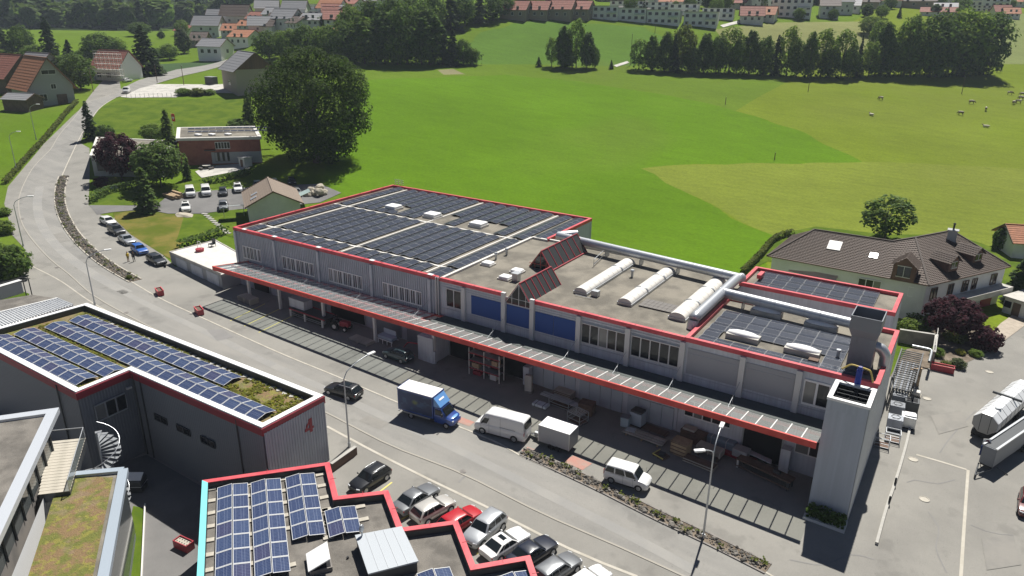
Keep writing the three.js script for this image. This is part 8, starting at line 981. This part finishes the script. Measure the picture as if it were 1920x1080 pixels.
for (const [x, y, l, m] of [[1683, 760, 'dark grey cooling unit first in the column beside the end wall', MAT.claddingDark], [1679, 779, 'dark grey cooling unit second in the column beside the end wall', MAT.claddingDark], [1675, 804, 'grey cooling unit third in the column beside the end wall', MAT.cladding], [1706, 771, 'black open container beside the first cooling unit', MAT.darkMetal], [1700, 800, 'pale metal box beside the yard kerb, wrapped in foil', MAT.alu]]) goods(m === MAT.alu ? 'metal_box' : m === MAT.darkMetal ? 'open_container' : 'cooling_unit', l, m === MAT.alu ? 'box' : m === MAT.darkMetal ? 'container' : 'cooling unit', x, y, 0.08, t => { mesh('casing', rbox(1.5, 1.3, 1.35, 0, 0.15, 0, 0, 0.05), m, t); mesh('foot', [box(1.4, 0.15, 0.15, 0, 0, 0.5), box(1.4, 0.15, 0.15, 0, 0, -0.5)], MAT.black, t); if (m === MAT.alu) mesh('lid', rbox(1.1, 0.15, 1.0, 0.1, 1.45, 0, 0.1), MAT.white, t); else if (m === MAT.darkMetal) mesh('opening', box(1.1, 0.03, 1.0, 0, 1.44, 0), MAT.void, t); else { mesh('fan', new THREE.TorusGeometry(0.42, 0.04, 6, 18).rotateX(Math.PI / 2).translate(0, 1.47, 0), MAT.black, t); mesh('grille', [0, 1, 2, 3].map(k => box(1.3, 0.04, 0.05, 0, 1.45, -0.5 + k * 0.33)), MAT.galv, t); } });
for (const [x, y, l] of [[1652, 836, 'wire cage close to the tower wall'], [1672, 826, 'wire cage beside the cooling units']]) goods('wire_cage', l, 'cage', x, y, 0.1, t => cage(t, 1.4, 1.1, 1.2));
goods('pallet_load', 'small pale crate stack beside the red post in the side yard', 'crate', 1716, 742, 0, t => { palletParts(t, 1.2, 1.0, 0, MAT.woodGrey); mesh('sack', rbox(1.0, 0.5, 0.9, 0, 0.15, 0, 0, 0.15), MAT.offWhite, t); });
// ---------------------------------------------------------------- odds and ends
goods('wood_pile', 'pile of pale sawn timber in the car park', 'timber pile', 324, 370, -0.1, t => { const r = RNG(8); for (let i = 0; i < 9; i++) mesh('timber', box(4 + r(), 0.35, 0.5, (r() - 0.5) * 0.6, Math.floor(i / 4) * 0.36, -1 + (i % 4) * 0.62, (r() - 0.5) * 0.16), MAT.wood, t); });
{ const p = at(600, 366), r = RNG(15), geo = [1, 2, 3].map(k => { const g = new THREE.IcosahedronGeometry(1, 1), q = g.attributes.position; for (let i = 0; i < q.count; i++) { const f = 0.75 + 0.5 * noise(q.getX(i) * 2 + k * 7, q.getY(i) * 2 + q.getZ(i) * 3, k); q.setXYZ(i, q.getX(i) * f, q.getY(i) * f * 0.75, q.getZ(i) * f); } g.computeVertexNormals(); return g; }); const boul = std(C(0.4, 0.36, 0.29), 0.9); for (let i = 0; i < 11; i++) { const x = p.x + (r() - 0.5) * 4.5, z = p.z + (r() - 0.5) * 4, s = 0.5 + 0.6 * r(); const m = solo('boulder', 'pale boulder in the heap at the edge of the car park', 'boulder', geo[i % 3].clone().scale(s, s, s), boul, 'boulders heaped at the car park edge'); m.position.set(x, ground(x, z) + s * 0.4 + (i > 7 ? 0.7 : 0), z); m.rotation.y = r() * 6; }
  const q = at(346, 404), b = solo('boulder', 'single flat boulder on the grass bank beside the car park', 'boulder', geo[0].clone().scale(2.2, 0.7, 1.3), boul); b.position.copy(q); for (const [x, y, l] of [[196, 350, 'left rock in the rock garden by the annex'], [212, 352, 'right rock in the rock garden by the annex']]) { const c = at(x, y), d = solo('rock', l, 'rock', geo[1].clone().scale(1.4, 0.8, 1.1), std(C(0.36, 0.36, 0.38), 0.9)); d.position.copy(c); } }
for (let i = 0; i < 12; i++) { const p = at(lerp(384, 427, i / 11), lerp(402, 438, i / 11)); const m = solo('stepping_stone', 'pale stepping stone in the lawn path, ' + nth(i, 12), 'stepping stone', box(1.2, 0.12, 0.6, 0, 0, 0), MAT.concrete, 'stepping stones across the lawn'); m.position.set(p.x, p.y + 0.05, p.z); m.rotation.y = 0.4; }
goods('picnic_table', 'round pale table with benches on the terrace of the brick house', 'table', 388, 316, 0, t => { mesh('table_top', cyl(1.0, 1.0, 0.07, 0, 0.75, 0, 16), MAT.concrete, t); mesh('leg', cyl(0.15, 0.15, 0.75, 0, 0, 0), MAT.concreteDark, t); for (const a of [0, 1.57, 3.14, 4.71]) mesh('bench', box(1.3, 0.45, 0.4, 1.7 * Math.cos(a), 0, 1.7 * Math.sin(a), -a + 1.57), MAT.concreteDark, t); });
goods('garden_hut', 'small pale hut in the shade right of the brick house', 'hut', 461, 312, 0, t => { mesh('wall', box(2.2, 2.2, 2.2, 0, 0, 0), MAT.plaster, t); mesh('roof', box(2.6, 0.14, 2.6, 0, 2.2, 0), MAT.alu, t); mesh('door', box(0.9, 1.8, 0.06, 0, 0, 1.12), MAT.woodDark, t); });
goods('container', 'dark container on the meadow above the pale forecourt', 'container', 397, 158, 0.1, t => { mesh('body', box(4, 2.6, 2.4, 0, 0, 0), MAT.darkMetal, t); mesh('roof', box(4.1, 0.1, 2.5, 0, 2.6, 0), MAT.galv, t); });
// fence posts along the left pavement and the meadow
for (let i = 0; i < 26; i++) { const f = i / 25, q = [[14, 342], [50, 297], [95, 247], [128, 208]], k = Math.min(2, Math.floor(f * 3)), u = f * 3 - k, p = at(lerp(q[k][0], q[k + 1][0], u), lerp(q[k][1], q[k + 1][1], u)); const m = solo('fence_post', 'weathered wooden fence post along the left meadow, ' + nth(i, 26), 'fence post', cyl(0.07, 0.06, 1.3, 0, 0, 0, 6), MAT.woodDark, 'fence posts along the left meadow'); m.position.copy(p); }
for (let i = 0; i < 12; i++) { const p = at(lerp(238, 330, i / 11), lerp(183, 181, i / 11) + 1); const m = solo('fence_post', 'thin metal fence post around the pale forecourt, ' + nth(i, 12), 'fence post', cyl(0.06, 0.06, 1.4, 0, 0, 0, 6), MAT.galv, 'fence posts around the pale forecourt'); m.position.copy(p); }
for (const [x, y] of [[1677, 912], [1666, 947]]) { const p = at(x, y), m = solo('bollard', 'black bollard on the yard kerb, ' + (y < 930 ? 'farther one' : 'nearer one'), 'bollard', [cyl(0.1, 0.1, 0.7, 0, 0, 0, 10), new THREE.SphereGeometry(0.1, 10, 6).translate(0, 0.7, 0)], MAT.black); m.position.copy(p).setY(p.y + 0.2); }
// ---------------------------------------------------------------- people and cattle: one smooth skin over tapered bones
function bones(list, res, size, center, paint_) { // list: [ax,ay,az,ra, bx,by,bz,rb]
  const mc = new MarchingCubes(res, new THREE.MeshBasicMaterial(), false, false, 60000); mc.isolation = 0; const half = size / 2;
  for (let k = 0; k < res; k++) for (let j = 0; j < res; j++) for (let i = 0; i < res; i++) { const x = center[0] + ((i - res / 2) / (res / 2)) * half, y = center[1] + ((j - res / 2) / (res / 2)) * half, z = center[2] + ((k - res / 2) / (res / 2)) * half; let d = 9; for (const b of list) { const dx = b[4] - b[0], dy = b[5] - b[1], dz = b[6] - b[2], l2 = dx * dx + dy * dy + dz * dz || 1e-6; const t = clamp(((x - b[0]) * dx + (y - b[1]) * dy + (z - b[2]) * dz) / l2, 0, 1); const q = Math.hypot(x - b[0] - dx * t, y - b[1] - dy * t, z - b[2] - dz * t) - lerp(b[3], b[7], t); const h = Math.max(0.05 - Math.abs(d - q), 0) / 0.05; d = Math.min(d, q) - h * h * 0.05 * 0.25; } mc.field[i + j * res + k * res * res] = -d; }
  mc.update(); const n = mc.count, p = new Float32Array(n * 3), c = new Float32Array(n * 3); for (let i = 0; i < n; i++) { for (let a = 0; a < 3; a++) p[3 * i + a] = mc.positionArray[3 * i + a] * half + center[a]; const col = paint_(p[3 * i], p[3 * i + 1], p[3 * i + 2]); c.set(col, 3 * i); } const g = new THREE.BufferGeometry(); g.setAttribute('position', new THREE.BufferAttribute(p, 3)); g.setAttribute('normal', new THREE.BufferAttribute(mc.normalArray.slice(0, n * 3), 3)); g.setAttribute('color', new THREE.BufferAttribute(c, 3)); const w = mergeVertices(norm(g), 1e-4); w.computeVertexNormals(); return w;
}
const skinM = new THREE.MeshStandardMaterial({ color: C(1, 1, 1), roughness: 0.85, vertexColors: true });
const man = (arm) => [[0, 1.62, 0, 0.1, 0.01, 1.7, 0, 0.105], [0, 1.45, 0, 0.06, 0, 1.58, 0, 0.06], [0, 1.38, 0.1, 0.09, 0, 1.38, -0.1, 0.09], [0, 1.3, 0, 0.16, 0, 1.02, 0, 0.14], [0, 0.98, 0.06, 0.13, 0, 0.98, -0.06, 0.13], [0, 0.95, 0.1, 0.1, 0.03, 0.5, 0.12, 0.065], [0.03, 0.5, 0.12, 0.062, 0, 0.09, 0.13, 0.045], [0, 0.95, -0.1, 0.1, 0.0, 0.5, -0.13, 0.065], [0, 0.5, -0.13, 0.062, -0.06, 0.09, -0.14, 0.045], [-0.03, 0.05, 0.13, 0.045, 0.15, 0.04, 0.15, 0.04], [-0.08, 0.05, -0.14, 0.045, 0.1, 0.04, -0.16, 0.04], [0, 1.42, 0.2, 0.065, 0.02, 1.14, 0.26, 0.048], [0.02, 1.14, 0.26, 0.045, arm, 0.95 + arm * 0.7, 0.24, 0.035], [0, 1.42, -0.2, 0.065, 0, 1.14, -0.27, 0.048], [0, 1.14, -0.27, 0.045, 0.08, 0.88, -0.25, 0.035]];
function person(label, x, y, turn, shirt, trousers, legs, arm) { const p = at(x, y), t = thing('person', label, 'person', p, turn); p.y += 0.03; t.position.copy(p); mesh('body', bones(man(arm), 64, 2.0, [0, 0.92, 0], (X, Y, Z) => Y > 1.66 && X < 0.04 ? [0.05, 0.03, 0.02] : Y > 1.5 ? [0.4, 0.24, 0.17] : Y > 0.98 ? (Math.abs(Z) > 0.2 && Y < 1.15 ? [0.4, 0.24, 0.17] : shirt) : Y > legs ? trousers : Y > 0.1 ? [0.4, 0.24, 0.17] : [0.03, 0.03, 0.03]), skinM, t); return t; }
person('person in a yellow shirt and shorts standing behind the blue car', 241, 491, 0.2, [0.6, 0.42, 0.03], [0.25, 0.2, 0.06], 0.55, 0.12);
person('person in dark clothes standing right of the one in yellow', 252, 491, 2.9, [0.015, 0.016, 0.02], [0.015, 0.015, 0.02], 0.1, 0.25);
const cowBones = lie => { const y = lie ? -0.62 : 0; const b = [[0.75, 1.12 + y, 0, 0.27, 0.2, 1.1 + y, 0, 0.36], [0.2, 1.1 + y, 0, 0.36, -0.55, 1.12 + y, 0, 0.33], [-0.55, 1.15 + y, 0, 0.31, -0.78, 1.17 + y, 0, 0.24], [0.8, 1.2 + y, 0, 0.2, 1.18, lie ? 0.95 : 0.85, 0.03, 0.13], [1.2, lie ? 1.0 : 0.72, 0.03, 0.14, 1.48, lie ? 0.9 : 0.42, 0.03, 0.085], [-0.86, 1.2 + y, 0, 0.05, -1.0, 0.6 + y * 0.5, 0, 0.035], [1.16, (lie ? 1.06 : 0.82), 0.14, 0.04, 1.14, (lie ? 1.07 : 0.83), 0.26, 0.035], [1.16, (lie ? 1.06 : 0.82), -0.1, 0.04, 1.14, (lie ? 1.07 : 0.83), -0.22, 0.035], [-0.35, 0.78 + y, 0, 0.13, -0.5, 0.8 + y, 0, 0.12]]; if (!lie) for (const s of [0.17, -0.17]) b.push([0.62, 0.95, s, 0.14, 0.66, 0.5, s, 0.075], [0.66, 0.5, s, 0.07, 0.64, 0.05, s, 0.055], [-0.62, 1.0, s, 0.18, -0.5, 0.66, s, 0.1], [-0.5, 0.66, s, 0.09, -0.74, 0.46, s, 0.065], [-0.74, 0.46, s, 0.06, -0.7, 0.05, s, 0.055]); else b.push([0.6, 0.3, 0.25, 0.12, 0.95, 0.12, 0.3, 0.07], [-0.5, 0.3, 0.28, 0.17, -0.1, 0.14, 0.45, 0.08], [0.55, 0.3, -0.2, 0.12, 0.8, 0.1, -0.25, 0.07]); return b; };
const cowA = bones(cowBones(false), 60, 3.0, [0.1, 0.95, 0], (x, y, z) => { const n = noise(x * 2 + 3, y * 2 + z, 5); return y < 0.55 ? [0.12, 0.085, 0.06] : x > 1.0 ? [0.14, 0.1, 0.075] : n > 0.5 ? [0.13, 0.09, 0.065] : [0.5, 0.44, 0.36]; });
const cowB = bones(cowBones(false), 60, 3.0, [0.1, 0.95, 0], (x, y, z) => y < 0.5 ? [0.2, 0.16, 0.13] : y > 1.3 ? [0.5, 0.45, 0.38] : [0.2, 0.155, 0.12]), cowC = bones(cowBones(true), 60, 3.0, [0.2, 0.7, 0], (x, y, z) => x > 0.9 ? [0.22, 0.17, 0.13] : [0.62, 0.56, 0.46]);
for (const [x, y, g, turn, l] of [[1651, 188, 0, 2.6, 'dark patched cow grazing alone on the left of the herd'], [1634, 217, 2, 2.4, 'pale cow lying farthest left in the meadow'], [1801, 216, 1, 2.7, 'grazing cow in the middle of the meadow herd'], [1821, 195, 1, 0.3, 'grey brown cow grazing above the middle cow'], [1848, 208, 1, 1.6, 'cow seen from the front right of the middle cow'], [1849, 239, 2, 2.9, 'pale cow lying nearest to the tiled house'], [1893, 178, 0, 0.2, 'dark cow at the top of the group on the right edge'], [1900, 196, 1, 1.2, 'cow standing lowest in the group on the right edge'], [1909, 194, 0, 2.8, 'cow second lowest in the group on the right edge'], [1914, 187, 1, 2.6, 'cow in the middle of the group on the right edge'], [1917, 180, 1, 2.9, 'pale backed cow cut by the right edge'], [1872, 136, 1, 0.4, 'cow under the last tree of the belt']]) { const p = at(x, y); const t = thing('cow', l, 'cow', p, turn, 'cattle grazing in the meadow'); mesh('body', [cowA, cowB, cowC][g].clone(), skinM, t); }
renderer.render(scene, camera);
